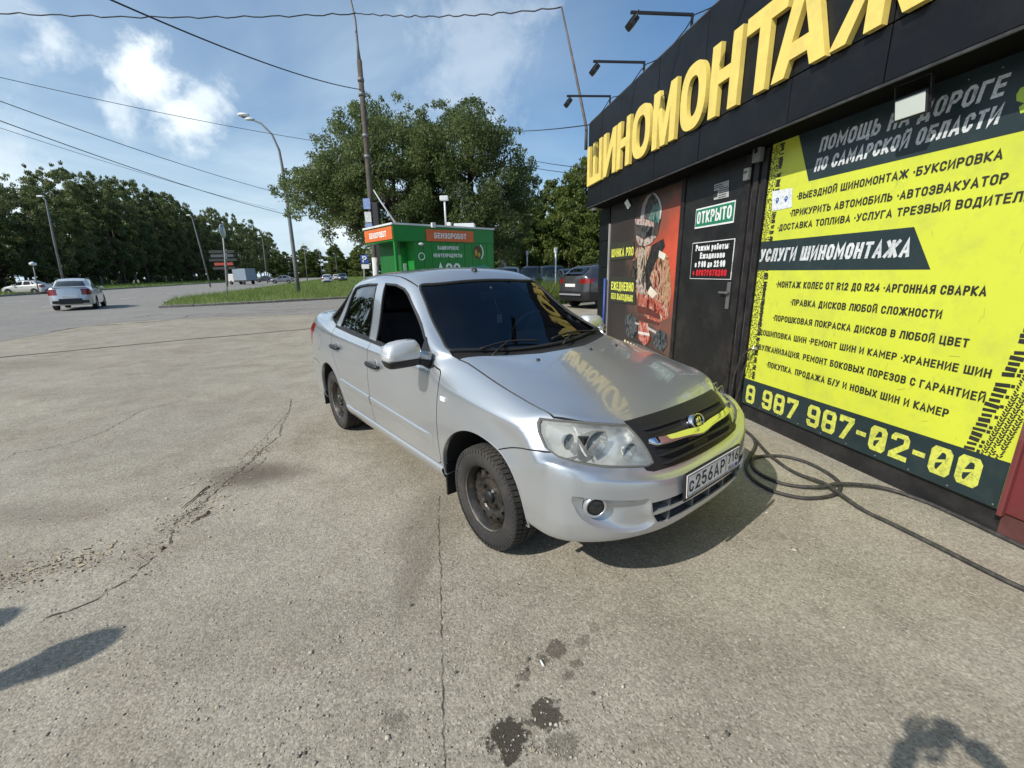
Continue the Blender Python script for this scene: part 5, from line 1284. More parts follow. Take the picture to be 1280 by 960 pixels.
def letter(ch,w):
    s=SW
    if ch=='Ш': s=s*.92; return [[(0,0),(w,0),(w,Hh),(w-s,Hh),(w-s,SH*.8),(w/2+s/2,SH*.8),(w/2+s/2,Hh),(w/2-s/2,Hh),(w/2-s/2,SH*.8),(s,SH*.8),(s,Hh),(0,Hh)]]
    if ch=='И': s=s*.95; return [[(0,0),(s*1.1,0),(w-s,Hh*.62),(w-s,0),(w,0),(w,Hh),(w-s*1.1,Hh),(s,Hh*.38),(s,Hh),(0,Hh)]]
    if ch=='Н': return [[(0,0),(s,0),(s,Hh*.43),(w-s,Hh*.43),(w-s,0),(w,0),(w,Hh),(w-s,Hh),(w-s,Hh*.61),(s,Hh*.61),(s,Hh),(0,Hh)]]
    if ch=='М': s=s*.95; return [[(0,0),(s,0),(s,Hh*.60),(w/2-s*.42,0),(w/2+s*.42,0),(w-s,Hh*.60),(w-s,0),(w,0),(w,Hh),(w-s*1.15,Hh),(w/2,Hh*.36),(s*1.15,Hh),(0,Hh)]]
    if ch=='Т': return [[(w/2-s/2,0),(w/2+s/2,0),(w/2+s/2,Hh-SH*.9),(w,Hh-SH*.9),(w,Hh),(0,Hh),(0,Hh-SH*.9),(w/2-s/2,Hh-SH*.9)]]
    if ch=='Ж':
        s=s*.92; c=w/2
        return [[(c-s/2,0),(c+s/2,0),(c+s/2,Hh*.40),(w-s*1.1,0),(w,0),(c+s*.95,Hh*.52),(w-.01,Hh),(w-s*1.1,Hh),(c+s/2,Hh*.64),(c+s/2,Hh),(c-s/2,Hh),(c-s/2,Hh*.64),(s*1.1,Hh),(.01,Hh),(c-s*.95,Hh*.52),(0,0),(s*1.1,0),(c-s/2,Hh*.40)]]
SPANS=[(c,a/.9414*kL,b/.9414*kL) for c,a,b in (('Ш',7.20,6.60),('И',6.52,6.08),('Н',6.04,5.65),('О',5.58,5.12),('М',5.055,4.575),('О',4.49,4.07),('Н',4.005,3.62),('Т',3.567,3.155),('А',3.235,2.775),('Ж',2.75,2.185))]
for ch,ua,ub in SPANS:
    w=ua-ub; M=wallM(0)@Matrix.Translation((-ua,ZB,0)); mb=MB(); h0,h1=-(FV-.004),-LV
    Md=Matrix(M)
    if ch in 'ОА':
        if ch=='О': o,i_=ring_o(w)
        else:
            s=SW; o=[(0,0),(s*1.05,0),(w*.5-.0-s*.62+.02,Hh*.16+.0),(w*.5+s*.62-.02,Hh*.16),(w-s*1.05,0),(w,0),(w/2+s*.62,Hh),(w/2-s*.62,Hh)]
            o=[(0,0),(s*1.05,0),(s*1.05+.035,Hh*.17),(w-s*1.05-.035,Hh*.17),(w-s*1.05,0),(w,0),(w/2+s*.62,Hh),(w/2-s*.62,Hh)]
            i_=[(w*.5-.075,Hh*.35),(w*.5+.075,Hh*.35),(w*.5,Hh*.76)]
        tri=tessellate_polygon([[Vector((*p,0)) for p in o],[Vector((*p,0)) for p in i_]]); al=o+i_; n=len(al)
        vs=[(x,y,h1) for x,y in al]+[(x,y,h0) for x,y in al]; fs=[]
        for t in tri:
            a,b,c=[al[q] for q in t]; cr=(b[0]-a[0])*(c[1]-a[1])-(b[1]-a[1])*(c[0]-a[0]); t=tuple(t) if cr>0 else (t[0],t[2],t[1]); fs.append(t)
        no=len(o)
        for k in range(no): j=(k+1)%no; fs.append((k,k+n,j+n,j))
        for k in range(len(i_)): j=(k+1)%len(i_); fs.append((no+j,no+j+n,no+k+n,no+k))
        mb.add(vs,fs,M=M)
    else:
        for poly in letter(ch,w): mb.prism(poly,h0,h1,M=M)
    mb.build('letter',YEL,sgn)
# ---- yellow banner with the list of services
BYEL=mat('banner_yellow',(.62,.67,.055),.42,var=.06,scale=2,dirt=(.42,.45,.09),dscale=6,damt=.45,bump=.25,bscale=2.5)
BDRK=mat('banner_dark_green',(.018,.033,.036),.45,var=.15,dirt=(.04,.055,.055),dscale=9,damt=.5)
BINK=mat('banner_ink',(.028,.028,.022),.5,var=.2); BWHT=mat('banner_white',(.66,.68,.68),.5,var=.15,dirt=(.10,.12,.13),dscale=45,damt=.75)
BYTX=mat('banner_phone_yellow',(.62,.64,.10),.5,dirt=(.10,.12,.06),dscale=38,damt=.7)
kP=PV/3.2
def Z32(z): return EYE+(z-EYE)*kP
ban=empty('services_banner',(0,0,0),0,'bright yellow banner board listing the tyre services beside the black door','banner')
bx0,bx1=-3.62,-1.586; M0=wallM(PV); Mx=lambda d:wallM(PV-d)
mb=MB(); wbox(mb,1.586,3.62,PV,WV+.005,.155,2.49,.002); mb.build('board',BYEL,ban)
def flat(name,poly,m,par,d,v=PV):
    mb=MB(); mb.prism(poly,0,0,M=wallM(v-d),top_only=True); return mb.build(name,m,par)
flat('header_field',[(-3.352,2.488),(-3.186,Z32(2.160)),(-1.587,Z32(2.150)),(-1.587,2.488)],BDRK,ban,.0012)
flat('title_field',[(-3.619,Z32(1.43)),(-2.18,Z32(1.428)),(-2.325,Z32(1.705)),(-3.619,Z32(1.70))],BDRK,ban,.0012)
flat('phone_field',[(-3.619,.156),(-1.587,.156),(-1.587,.430),(-3.619,.408)],BDRK,ban,.0012)
def tl(name,txt,uL,uR,zL,zR,h,m,bold=.19,shear=.0):
    """line fitted between measured ends (coordinates on the 3.2 m plane)"""
    x0,x1=-uL*kP,-uR*kP; z0=Z32((zL+zR)/2); stroke_text(name,txt,m,ban,Mx(.0026),x0,x1,z0,h*kP,bold,shear)
tl('title_line','ПОМОЩЬ НА ДОРОГЕ',3.372,2.178,2.365,2.365,.108,BWHT,.20,.15)
tl('title_line','ПО САМАРСКОЙ ОБЛАСТИ',3.392,2.172,2.222,2.222,.098,BWHT,.20,.15)
tl('title_line','УСЛУГИ ШИНОМОНТАЖА',3.895,2.500,1.512,1.512,.118,BWHT,.205,.12)
for t,a,b,z,h in (('▪ВЫЕЗДНОЙ ШИНОМОНТАЖ ▪БУКСИРОВКА',3.533,2.11,2.028,.056),('▪ПРИКУРИТЬ АВТОМОБИЛЬ ▪АВТОЭВАКУАТОР',3.586,2.06,1.895,.056),('▪ДОСТАВКА ТОПЛИВА ▪УСЛУГА ТРЕЗВЫЙ ВОДИТЕЛЬ',3.71,1.93,1.785,.055),
   ('▪МОНТАЖ КОЛЕС ОТ R12 ДО R24 ▪АРГОННАЯ СВАРКА',3.635,2.023,1.274,.058),('▪ПРАВКА ДИСКОВ ЛЮБОЙ СЛОЖНОСТИ',3.436,2.223,1.121,.056),('▪ПОРОШКОВАЯ ПОКРАСКА ДИСКОВ В ЛЮБОЙ ЦВЕТ',3.618,2.046,.963,.055),
   ('▪ДОШИПОВКА ШИН ▪РЕМОНТ ШИН И КАМЕР ▪ХРАНЕНИЕ ШИН',3.783,1.902,.805,.054),('▪ВУЛКАНИЗАЦИЯ, РЕМОНТ БОКОВЫХ ПОРЕЗОВ С ГАРАНТИЕЙ',3.77,1.898,.656,.056),('▪ПОКУПКА, ПРОДАЖА Б/У И НОВЫХ ШИН И КАМЕР',3.621,2.058,.505,.056)):
    tl('service_line',t,a,b,z,z,h,BINK,.20)
# phone number in blocky figures
def digits(txt,x0,x1,z0,z1,h0,h1,m):
    widths=[.42 if c in ' ' else (.62 if c=='-' else 1.) for c in txt]; gap=.22; tot=sum(widths)+gap*(len(txt)-1); k=(x1-x0)/tot; x=x0
    def oct_(a,b,c,d,r): return [(a+r,c),(b-r,c),(b,c+r),(b,d-r),(b-r,d),(a+r,d),(a,d-r),(a,c+r)]
    for ch,wd in zip(txt,widths):
        mb=MB(); w=wd*k; t=(x-x0)/(x1-x0); zb=z0+(z1-z0)*t; h=h0+(h1-h0)*t; s=w*.27; sv=h*.19
        def Q(p): return [(x+a*w,zb+b*h) for a,b in p]
        def addp(p): mb.prism(Q(p),0,0,M=Mx(.0026),top_only=True)
        def holed(outer,holes):
            o=Q(outer); hs=[Q(q) for q in holes]; al=o+[p for q in hs for p in q]
            tri=tessellate_polygon([[Vector((*p,0)) for p in o]]+[[Vector((*p,0)) for p in q] for q in hs]); mb.add([(a,b,0) for a,b in al],[tuple(q) for q in tri],M=Mx(.0026))
        c=.16
        if ch=='8': holed(oct_(0,1,0,1,c),[oct_(.30,.70,.17,.42,.06),oct_(.30,.70,.58,.83,.06)])
        elif ch=='9': holed([(c,0),(1-c,0),(1,c),(1,1-c),(1-c,1),(c,1),(0,1-c),(0,.46),(c,.38),(.70,.38),(.70,.24),(.64,.18),(.36,.18),(.30,.24),(.30,.30),(0,.30),(0,c)],[oct_(.30,.70,.55,.83,.06)])
        elif ch=='7': addp([(.15,0),(.48,0),(1,.80),(1,1),(0,1),(0,.72),(.28,.72),(.28,.80),(.66,.80)])
        elif ch=='0': holed(oct_(0,1,0,1,c),[[(.30,.24),(.36,.18),(.42,.18),(.62,.50),(.30,.40)],[(.70,.76),(.64,.82),(.50,.82),(.32,.52),(.70,.62)]])
        elif ch=='2': addp([(0,0),(1,0),(1,.19),(.42,.19),(1,.56),(1,1-c),(1-c,1),(c,1),(0,1-c),(0,.70),(.30,.70),(.30,.78),(.36,.82),(.64,.82),(.70,.78),(.70,.64),(0,.20)])
        elif ch=='-': addp([(0,.40),(1,.40),(1,.58),(0,.58)])
        if ch!=' ': mb.build('phone_digit',m,ban)
        x+=w+gap*k
digits('8 987 987-02-00',-3.847*kP,-1.823*kP,Z32(.080),Z32(.122),.178,.178,BYTX)
# tyre tread prints down both sides
rt=random.Random(5); mb=MB()
def quad_at(x,z,w,h,a):
    c,s=math.cos(a),math.sin(a); mb.add([(x+c*p*w-s*q*h,z+s*p*w+c*q*h,0) for p,q in ((-1,-1),(1,-1),(1,1),(-1,1))],[(0,1,2,3)],M=Mx(.0020))
z=.43
while z<2.47:
    xr=-3.612+.085+.03*math.sin(z*2)
    for k in range(5):
        x=-3.608+.019*k
        if rt.random()<.80: quad_at(x+rt.uniform(-.003,.003),z+rt.uniform(-.004,.004),rt.uniform(.004,.008),rt.uniform(.003,.006),rt.choice((.6,-.6,.2,1.2)))
    if rt.random()<.85: quad_at(-3.505+.03*((2.4-z)/2)*0,z,rt.uniform(.014,.024),rt.uniform(.005,.009),rt.uniform(-.2,.2))
    z+=.0155
mb.build('tread_print',BINK,ban); mb=MB(); z=.44
while z<1.45:
    t=(z-.43)/1.0; xl=-1.775+.17*t     # slanting band: lug row then herringbone
    if rt.random()<.95:
        quad_at(xl,z,.030*rt.uniform(.7,1.15),.0105*rt.uniform(.7,1.2),rt.uniform(-.12,.12))
        if rt.random()<.6: quad_at(xl+.042,z+rt.uniform(-.006,.006),.008,.009,0)
    for k in range(6):
        x=xl+.062+.016*k
        if x<-1.595 and rt.random()<.92: quad_at(x,z+(.008 if k%2 else -.008),.0085,.0035,.9 if k%2 else -.9); quad_at(x,z+(.008 if k%2 else -.008)+.015,.0085,.0035,.9 if k%2 else -.9)
    z+=.030
mb.build('tread_print',BINK,ban)
def wp32(pl,v): return [wpix(px,py,v) for px,py in pl]
LIME=mat('lime_print',(.40,.55,.06),.5)
flat('tow_emblem',wp32([(1271,118),(1276,110),(1290,104),(1300,112),(1300,128),(1288,124),(1288,138),(1276,142),(1274,134),(1281,129),(1271,126)],PV),LIME,ban,.0024)
# scratches
mb=MB()
for k in range(46):
    x=rt.uniform(-3.45,-1.75); z=rt.uniform(.45,1.25) if rt.random()<.8 else rt.uniform(1.5,2.0); a=rt.choice((1.57,1.3,1.8,.3))+rt.uniform(-.2,.2); quad_at(x,z,rt.uniform(.006,.03),rt.uniform(.0006,.0016),a)
mb.build('scratches',mat('scratch_olive',(.42,.43,.08),.6),ban)
mb=MB()   # rivets
for x in np.arange(bx0+.03,bx1,.22):
    for z in (.172,): mb.lathe([(.006,0),(.004,.003),(0,.004)],8,M=Mx(.0015)@Matrix.Translation((x,z,0)))
for x,z in ((-3.25,2.37),(-2.9,2.40),(-2.5,2.42),(-2.2,2.44),(-2.05,2.44),(-1.8,2.44)): mb.lathe([(.006,0),(.004,.003),(0,.004)],8,M=Mx(.0025)@Matrix.Translation((x,z,0)))
mb.build('rivets',TRIM,ban)['kind']='stuff'
# sticker with two map pins
st=empty('sticker',(0,0,0),0,'white sticker with blue map pins at the left of the yellow banner','sticker')
q=wp32([(966,239),(991,235),(990,259),(965,264)],PV); flat('sticker_sheet',[q[3],q[2],q[1],q[0]],mat('sticker_white',(.75,.77,.78),.4,dirt=(.25,.35,.30),dscale=40,damt=.8),st,.003)
for cx,cy in ((972,251),(983,249)):
    c=wpix(cx,cy,PV); flat('map_pin',[(c[0]+.018*math.cos(t),c[1]+.020*math.sin(t)+.006) for t in np.linspace(-.3,PI+.3,9)]+[(c[0],c[1]-.028)],mat('pin_blue',(.03,.09,.35),.4),st,.004)
    flat('pin_eye',[(c[0]+.007*math.cos(t),c[1]+.008+.007*math.sin(t)) for t in np.linspace(0,2*PI,8,endpoint=False)],mat('sticker_white',(.75,.77,.78)),st,.005)
# ---- open sign, hours sign, paper on the door
DV=WV-.034
def panel_q(name,q,m,par,v,th=.006):
    P=wp32(q,v); a=sum(P[i][0]*P[(i+1)%4][1]-P[(i+1)%4][0]*P[i][1] for i in range(4)); P=P if a>0 else P[::-1]
    mb=MB(); mb.prism(P,-v,-v+th,M=wallM(0)); return mb.build(name,m,par)
GRN=mat('open_sign_green',(.015,.20,.10),.4,var=.08); SW_=mat('sign_white',(.78,.79,.78),.45,dirt=(.45,.45,.42),dscale=12,damt=.4)
os_=empty('open_sign',(0,0,0),0,'green ОТКРЫТО sign with white letters on the black door','sign')
kD=DV/3.2; ZD=lambda z:EYE+(z-EYE)*kD
mb=MB(); mb.prism(rect(-5.045*kD,-4.340*kD,ZD(1.925),ZD(2.150)),-DV,-DV+.005,M=wallM(0)); mb.build('sign_board',SW_,os_)
flat('sign_field',rect(-5.035*kD,-4.350*kD,ZD(1.945),ZD(2.135)),GRN,os_,.007,DV)
stroke_text('sign_text','ОТКРЫТО',SW_,os_,wallM(DV-.009),-5.005*kD,-4.38*kD,ZD(1.975),.135*kD,.19)
hs=empty('hours_sign',(0,0,0),0,'black opening hours board with white and red lettering on the door','sign')
mb=MB(); mb.prism(rect(-5.06*kD,-4.285*kD,ZD(1.334),ZD(1.762)),-DV,-DV+.004,M=wallM(0)); mb.build('sign_board',SW_,hs)
flat('sign_field',rect(-5.052*kD,-4.293*kD,ZD(1.342),ZD(1.754)),mat('sign_black',(.010,.010,.010),.35),hs,.006,DV)
RED=mat('sign_red',(.62,.02,.03),.45)
for t,a,b,z,m in (('Режим работы:',4.98,4.36,1.662,SW_),('Ежедневно',4.88,4.42,1.570,SW_),('с 9:00 до 22:00',4.97,4.40,1.472,SW_),('89879870200',4.93,4.36,1.372,RED)):
    stroke_text('hours_line',t,m,hs,wallM(DV-.008),-a*kD,-b*kD,ZD(z),.066,.27)
flat('phone_mark',[(-5.0*kD,ZD(1.385)),(-4.975*kD,ZD(1.372)),(-4.965*kD,ZD(1.40)),(-4.98*kD,ZD(1.43)),(-5.0*kD,ZD(1.425))],RED,hs,.008,DV)
pn=empty('paper_notice',(0,0,0),0,'grey printed notice stuck above the green open sign','notice')
panel_q('sheet',[(893,231),(911.5,225),(911,246),(892.5,250)],mat('paper_grey',(.42,.42,.42),.7),pn,DV,.002)
mb=MB(); rt2=random.Random(3)
for k in range(7):
    z=ZD(2.345-.022*k); x0=-4.64*kD if k>1 else -4.73*kD; mb.prism(rect(x0,x0+rt2.uniform(.12,.18),z,z+.008),0,0,M=wallM(DV-.0035),top_only=True)
mb.prism(rect(-4.73*kD,-4.66*kD,ZD(2.23),ZD(2.30)),0,0,M=wallM(DV-.0035),top_only=True); mb.build('notice_print',BINK,pn)
# ---- poster with a racing driver (plain, generic figure) and a racing car
pst=empty('racing_poster',(0,0,0),0,'red poster of a helmeted racing driver above a racing car on the shop wall','poster')
PM,nt,b=_nodes('poster_ground'); N=nt.nodes.new; L=nt.links.new; b.inputs['Roughness'].default_value=.4
geo=N('ShaderNodeNewGeometry'); vd=N('ShaderNodeVectorMath'); vd.operation='DISTANCE'; c0=wallM(WV)@Vector((*wpix(842,330,WV),0)); vd.inputs[1].default_value=c0; L(geo.outputs['Position'],vd.inputs[0])
rp=N('ShaderNodeValToRGB'); e=rp.color_ramp.elements; e[0].position=.0; e[0].color=(.70,.10,.05,1); e[1].position=1; e[1].color=(.035,.028,.026,1); q_=e.new(.33); q_.color=(.42,.075,.04,1); q2=e.new(.62); q2.color=(.14,.075,.055,1)
nn=N('ShaderNodeTexNoise'); nn.inputs['Scale'].default_value=3; nn.inputs['Detail'].default_value=7; L(geo.outputs['Position'],nn.inputs[0])
ma=N('ShaderNodeMath'); ma.operation='MULTIPLY_ADD'; L(nn.outputs[0],ma.inputs[0]); ma.inputs[1].default_value=.7; ma.inputs[2].default_value=-.35
sc=N('ShaderNodeMath'); sc.operation='MULTIPLY_ADD'; L(vd.outputs['Value'],sc.inputs[0]); sc.inputs[1].default_value=.72; L(ma.outputs[0],sc.inputs[2]); L(sc.outputs[0],rp.inputs[0]); L(rp.outputs[0],b.inputs['Base Color'])
mb=MB(); wbox(mb,5.01,7.14,WV-.02,WV+.01,.30,2.46,.002); mb.build('poster_sheet',PM,pst)
def z4(pl): return wp32([(740+x/3.555,200+y/3.555) for x,y in pl],WV-.02)
_dd=[.0012]
def printm(name,cols,sc=20.,st=(1,1,1)):
    """flat print broken into small patches of several inks"""
    if name in MATS: return MATS[name]
    m,nt,b=_nodes(name); N=nt.nodes.new; L=nt.links.new; b.inputs['Roughness'].default_value=.4
    geo=N('ShaderNodeNewGeometry'); mp=N('ShaderNodeMapping'); mp.inputs['Scale'].default_value=st; L(geo.outputs['Position'],mp.inputs[0]); n=N('ShaderNodeTexNoise'); n.inputs['Scale'].default_value=sc; n.inputs['Detail'].default_value=3; n.inputs['Roughness'].default_value=.6; n.inputs['Distortion'].default_value=2.2; L(mp.outputs[0],n.inputs[0])
    r=N('ShaderNodeValToRGB'); r.color_ramp.interpolation='LINEAR'; e=r.color_ramp.elements; k=len(cols); e[0].position=.37; e[0].color=(*cols[0],1); e[1].position=.63; e[1].color=(*cols[-1],1)
    for i in range(1,k-1): q=e.new(.37+.26*i/(k-1)); q.color=(*cols[i],1)
    L(n.outputs[0],r.inputs[0]); L(r.outputs[0],b.inputs['Base Color']); MATS[name]=m; return m
INKS={'torso_print':[(0.043,0.017,0.016),(0.302,0.058,0.031),(0.396,0.232,0.146),(0.562,0.418,0.302),(0.216,0.046,0.026)],'sleeve_print':[(0.072,0.029,0.016),(0.360,0.197,0.094),(0.518,0.348,0.208),(0.288,0.046,0.026),(0.504,0.360,0.260)],
 'waist_print':[(0.072,0.012,0.010),(0.360,0.035,0.021),(0.504,0.203,0.130),(0.324,0.029,0.021),(0.540,0.406,0.312)],'chest_print':[(0.029,0.029,0.026),(0.396,0.302,0.218),(0.540,0.423,0.322),(0.180,0.162,0.135)],'harness_print':[(0.009,0.008,0.008),(0.036,0.032,0.031),(0.014,0.012,0.012),(0.072,0.058,0.052)],
 'helmet_print':[(0.014,0.014,0.016),(0.065,0.058,0.057),(0.115,0.087,0.078),(0.029,0.035,0.031)],'helmet_teal_print':[(0.014,0.029,0.031),(0.029,0.128,0.109),(0.216,0.290,0.250),(0.036,0.087,0.078)],'visor_print':[(0.004,0.005,0.005),(0.022,0.020,0.021),(0.115,0.116,0.104),(0.007,0.007,0.007)],
 'brow_print':[(0.058,0.035,0.031),(0.396,0.307,0.276),(0.576,0.464,0.406),(0.288,0.058,0.047)],'chin_print':[(0.072,0.070,0.062),(0.396,0.360,0.312),(0.590,0.487,0.416),(0.324,0.070,0.052)],'fur_patch_print':[(0.036,0.029,0.026),(0.324,0.261,0.218),(0.576,0.464,0.406),(0.072,0.046,0.042)],
 'race_wheel_print':[(0.006,0.007,0.009),(0.022,0.029,0.036),(0.115,0.128,0.130),(0.014,0.017,0.021)],'race_nose_print':[(0.180,0.017,0.016),(0.432,0.041,0.026),(0.576,0.360,0.286),(0.288,0.029,0.021)],'left_arm_print':[(0.007,0.007,0.007),(0.036,0.029,0.026),(0.101,0.070,0.057),(0.022,0.017,0.016)]}
def pp(name,pl,col,rough=.4,nz=0.15,dirt=None):
    _dd[0]+=.0004; P=z4(pl); a=sum(P[i][0]*P[(i+1)%len(P)][1]-P[(i+1)%len(P)][0]*P[i][1] for i in range(len(P)))
    flat(name,P if a>0 else P[::-1],printm('poster_'+name,INKS[name],8.,(1,1,.45)) if name in INKS else mat('poster_'+name,col,rough,var=nz,scale=9,dirt=dirt,dscale=18,damt=.7),pst,_dd[0],WV-.02)
pp('torso_print',[(200,390),(262,382),(300,400),(338,425),(346,480),(352,570),(345,650),(338,700),(296,722),(250,705),(212,670),(196,590),(182,530),(180,450)],(.42,.26,.17),dirt=(.55,.50,.42))
pp('sleeve_print',[(300,400),(336,424),(347,490),(352,600),(340,650),(300,610),(312,520),(296,450)],(.50,.36,.22),dirt=(.30,.05,.04))
pp('waist_print',[(205,585),(262,612),(330,645),(340,700),(300,722),(250,705),(212,665)],(.42,.05,.035),dirt=(.55,.35,.25))
pp('left_arm_print',[(182,450),(204,430),(206,520),(196,560),(176,600),(166,560)],(.030,.032,.034))
pp('chest_print',[(204,395),(246,388),(240,470),(240,560),(214,580),(200,520)],(.55,.54,.46),dirt=(.08,.16,.15))
pp('harness_print',[(268,378),(318,350),(326,382),(286,450),(256,520),(268,560),(292,590),(270,616),(240,572),(236,480)],(.028,.03,.034))
pp('shoulder_patch_print',[(300,402),(330,418),(322,446),(296,430)],(.70,.66,.55))
pp('belt_patch_print',[(262,560),(292,592),(270,616),(246,590)],(.70,.62,.50))
pp('fur_patch_print',[(196,535),(220,520),(240,560),(238,600),(205,590)],(.55,.55,.52),dirt=(.10,.10,.10))
pp('helmet_print',[(215,262),(224,196),(244,158),(272,143),(298,160),(313,210),(307,272),(292,334),(266,368),(236,384),(210,378),(197,340),(194,290)],(.10,.11,.115))
pp('helmet_band_print',[(216,262),(226,198),(246,160),(262,150),(272,148),(252,170),(238,210),(232,262)],(.34,.31,.31))
pp('helmet_teal_print',[(252,262),(264,215),(284,190),(306,200),(309,240),(300,282),(276,276)],(.05,.22,.21),dirt=(.40,.60,.58))
pp('helmet_stripe_print',[(270,143),(286,150),(304,175),(313,215),(306,262),(302,262),(305,212),(296,178),(280,156)],(.55,.58,.58))
pp('visor_print',[(200,288),(272,300),(266,334),(232,350),(206,330)],(.018,.022,.024),.2,dirt=(.12,.15,.15))
pp('brow_print',[(193,262),(235,262),(278,276),(276,298),(230,290),(195,286)],(.66,.67,.66),dirt=(.15,.1,.1))
pp('chin_print',[(198,336),(208,338),(232,354),(268,336),(288,340),(268,368),(236,384),(212,378),(202,362)],(.62,.70,.68),dirt=(.40,.10,.08))
pp('race_wing_print',[(202,660),(206,646),(262,660),(304,690),(302,708),(262,690),(206,676)],(.12,.03,.025))
pp('race_wing_print',[(206,690),(300,722),(298,734),(206,702)],(.10,.03,.025))
pp('race_wheel_print',[(150,690),(176,682),(200,700),(202,760),(186,792),(160,786),(148,750)],(.035,.06,.08),dirt=(.20,.28,.30))
pp('race_wheel_print',[(276,770),(300,752),(330,770),(336,820),(318,850),(288,838),(274,808)],(.035,.06,.08),dirt=(.20,.28,.30))
pp('race_nose_print',[(212,716),(252,726),(262,800),(236,826),(206,790)],(.50,.06,.04),dirt=(.65,.5,.45))
pp('race_arm_print',[(196,720),(214,726),(212,734),(194,728)],(.5,.45,.42)); pp('race_arm_print',[(250,740),(290,762),(286,772),(250,752)],(.5,.45,.42))
pp('race_nose_band_print',[(208,760),(258,770),(259,782),(208,772)],(.68,.62,.58))
pp('front_wing_print',[(150,798),(236,826),(318,868),(314,880),(232,842),(148,812)],(.10,.10,.10))
mb=MB()
for k in range(9): x=-7.02+.2*k; c=(x,.62-.004*k)
pp('caption_field_print',[(84,367),(190,362),(190,436),(84,446)],(.040,.042,.030)); pp('caption_field_print',[(84,516),(196,522),(196,642),(84,628)],(.040,.042,.030))
CY_=mat('caption_yellow',(.70,.72,.10),.5)
def cap(t,pl,h=None):
    a=z4([pl[0]])[0]; c=z4([pl[1]])[0]; zt=z4([pl[2]])[0][1]; stroke_text('caption',t,CY_,pst,wallM(WV-.02-_dd[0]-.001),a[0],c[0],min(a[1],c[1]),zt-a[1],.2)
cap('ШИНКА PRO',((90,428),(187,424),(90,393))); cap('ЕЖЕДНЕВНО',((88,576),(187,584),(88,540))); cap('БЕЗ ВЫХОДНЫХ',((88,616),(184,626),(88,590)))
mb=MB()
for k in range(12):
    p=z4([(150+13*k,800+7.0*k)])[0]; mb.prism([(p[0]+.035*math.cos(t),p[1]-.02+.03*math.sin(t)) for t in np.linspace(0,2*PI,10,endpoint=False)],0,0,M=wallM(WV-.02-_dd[0]-.001),top_only=True)
mb.build('scalloped_edge_print',mat('scallop_cream',(.75,.68,.40),.5),pst)
mb=MB(); wbox(mb,7.135,7.155,WV-.045,WV-.02,.30,2.2); mb.build('poster_edge',mat('poster_edge_pale',(.45,.43,.42),.5,dirt=(.1,.08,.07)),pst)
# ---- fittings
BLU=mat('blue_pipe_paint',(.03,.06,.28),.5); 
mb=MB(); mb.tube([wallM(WV-.09)@Vector((-7.13,z,0)) for z in (.02,1.32)],.022,10); tag(mb.build('blue_pipe',BLU),'blue upright pipe at the far corner of the shop front','pipe')
LW=mat('lamp_white',(.62,.66,.60),.35,var=.08,coat=.3); 
LAMPB=mat('lamp_black',(.018,.018,.020),.45)
fl=empty('wall_floodlight',(0,0,0),0,'white panel floodlight hanging under the fascia in front of the banner','floodlight')
mb=MB(); MM=wallM(2.80)@Matrix.Translation((-2.345,2.352,0))@Matrix.Rotation(R(12),4,'X'); mb.box(-.092,.092,-.062,.062,-.02,.012,.006,M=MM); mb.build('lamp_body',LAMPB,fl)
mb=MB(); mb.box(-.082,.082,-.052,.052,.010,.016,.003,M=MM); mb.build('lamp_glass',LW,fl)
mb=MB(); mb.box(-.10,-.094,-.01,.16,-.02,.0,M=MM); mb.box(.094,.10,-.01,.16,-.02,.0,M=MM); mb.box(-.10,.10,.13,.145,-.02,.0,M=MM); mb.build('bracket',LAMPB,fl)
for x,z,w,v,rz,lab in ((-6.19,2.372,.052,2.84,20,'small tilted white floodlight under the fascia above the racing poster'),):
    o=empty('small_floodlight',(0,0,0),0,lab,'floodlight'); MM=wallM(v)@Matrix.Translation((x,z,0))@Matrix.Rotation(R(rz),4,'Z')@Matrix.Rotation(R(25),4,'X')
    mb=MB(); mb.box(-w-.008,w+.008,-w-.012,w+.012,-.02,.010,.004,M=MM); mb.build('lamp_body',LAMPB,o); mb=MB(); mb.box(-w,w,-w,w,.009,.014,.002,M=MM); mb.build('lamp_glass',LW,o)
    mb=MB(); mb.box(-.006,.006,0,.12,-.02,-.01,M=wallM(v)@Matrix.Translation((x,z,0))); mb.build('bracket',LAMPB,o)
o=empty('switch_box',(0,0,0),0,'small cream switch box on the black wall left of the banner top','box'); mb=MB(); mb.box(-.033,.033,-.052,.052,0,.035,.006,M=wallM(WV-.04)@Matrix.Translation((-3.875,2.30,0))); mb.build('box_body',mat('cream_plastic',(.50,.48,.42),.5,dirt=(.2,.18,.15)),o)
mb=MB(); mb.box(-.02,.02,-.01,.012,.034,.040,.002,M=wallM(WV-.04)@Matrix.Translation((-3.875,2.315,0))); mb.build('rocker',TRIM,o)
o=empty('key_box',(0,0,0),0,'grey box with a round lens under the fascia at the banner corner','box'); mb=MB(); mb.box(-.045,.045,-.065,.065,0,.05,.006,M=wallM(WV-.05)@Matrix.Translation((-3.735,2.435,0))); mb.build('box_body',mat('grey_plastic_box',(.22,.22,.22),.5),o)
mb=MB(); mb.lathe([(.020,.05),(.020,.058),(0,.058)],16,M=wallM(WV-.05)@Matrix.Translation((-3.735,2.46,0))); mb.build('lens',DARK,o)
o=empty('dome_camera',(0,0,0),0,'white dome camera under the far corner of the fascia','camera'); Mc=Matrix.Translation(wp(7.42,2.80,2.487)); mb=MB(); mb.lathe([(.055,0),(.055,-.03),(.045,-.045)],20,M=Mc); mb.build('camera_body',LW,o); mb=MB(); mb.lathe([(.042,-.045),(.036,-.07),(.018,-.085),(0,-.088)],20,M=Mc); mb.build('camera_dome',DARK,o)
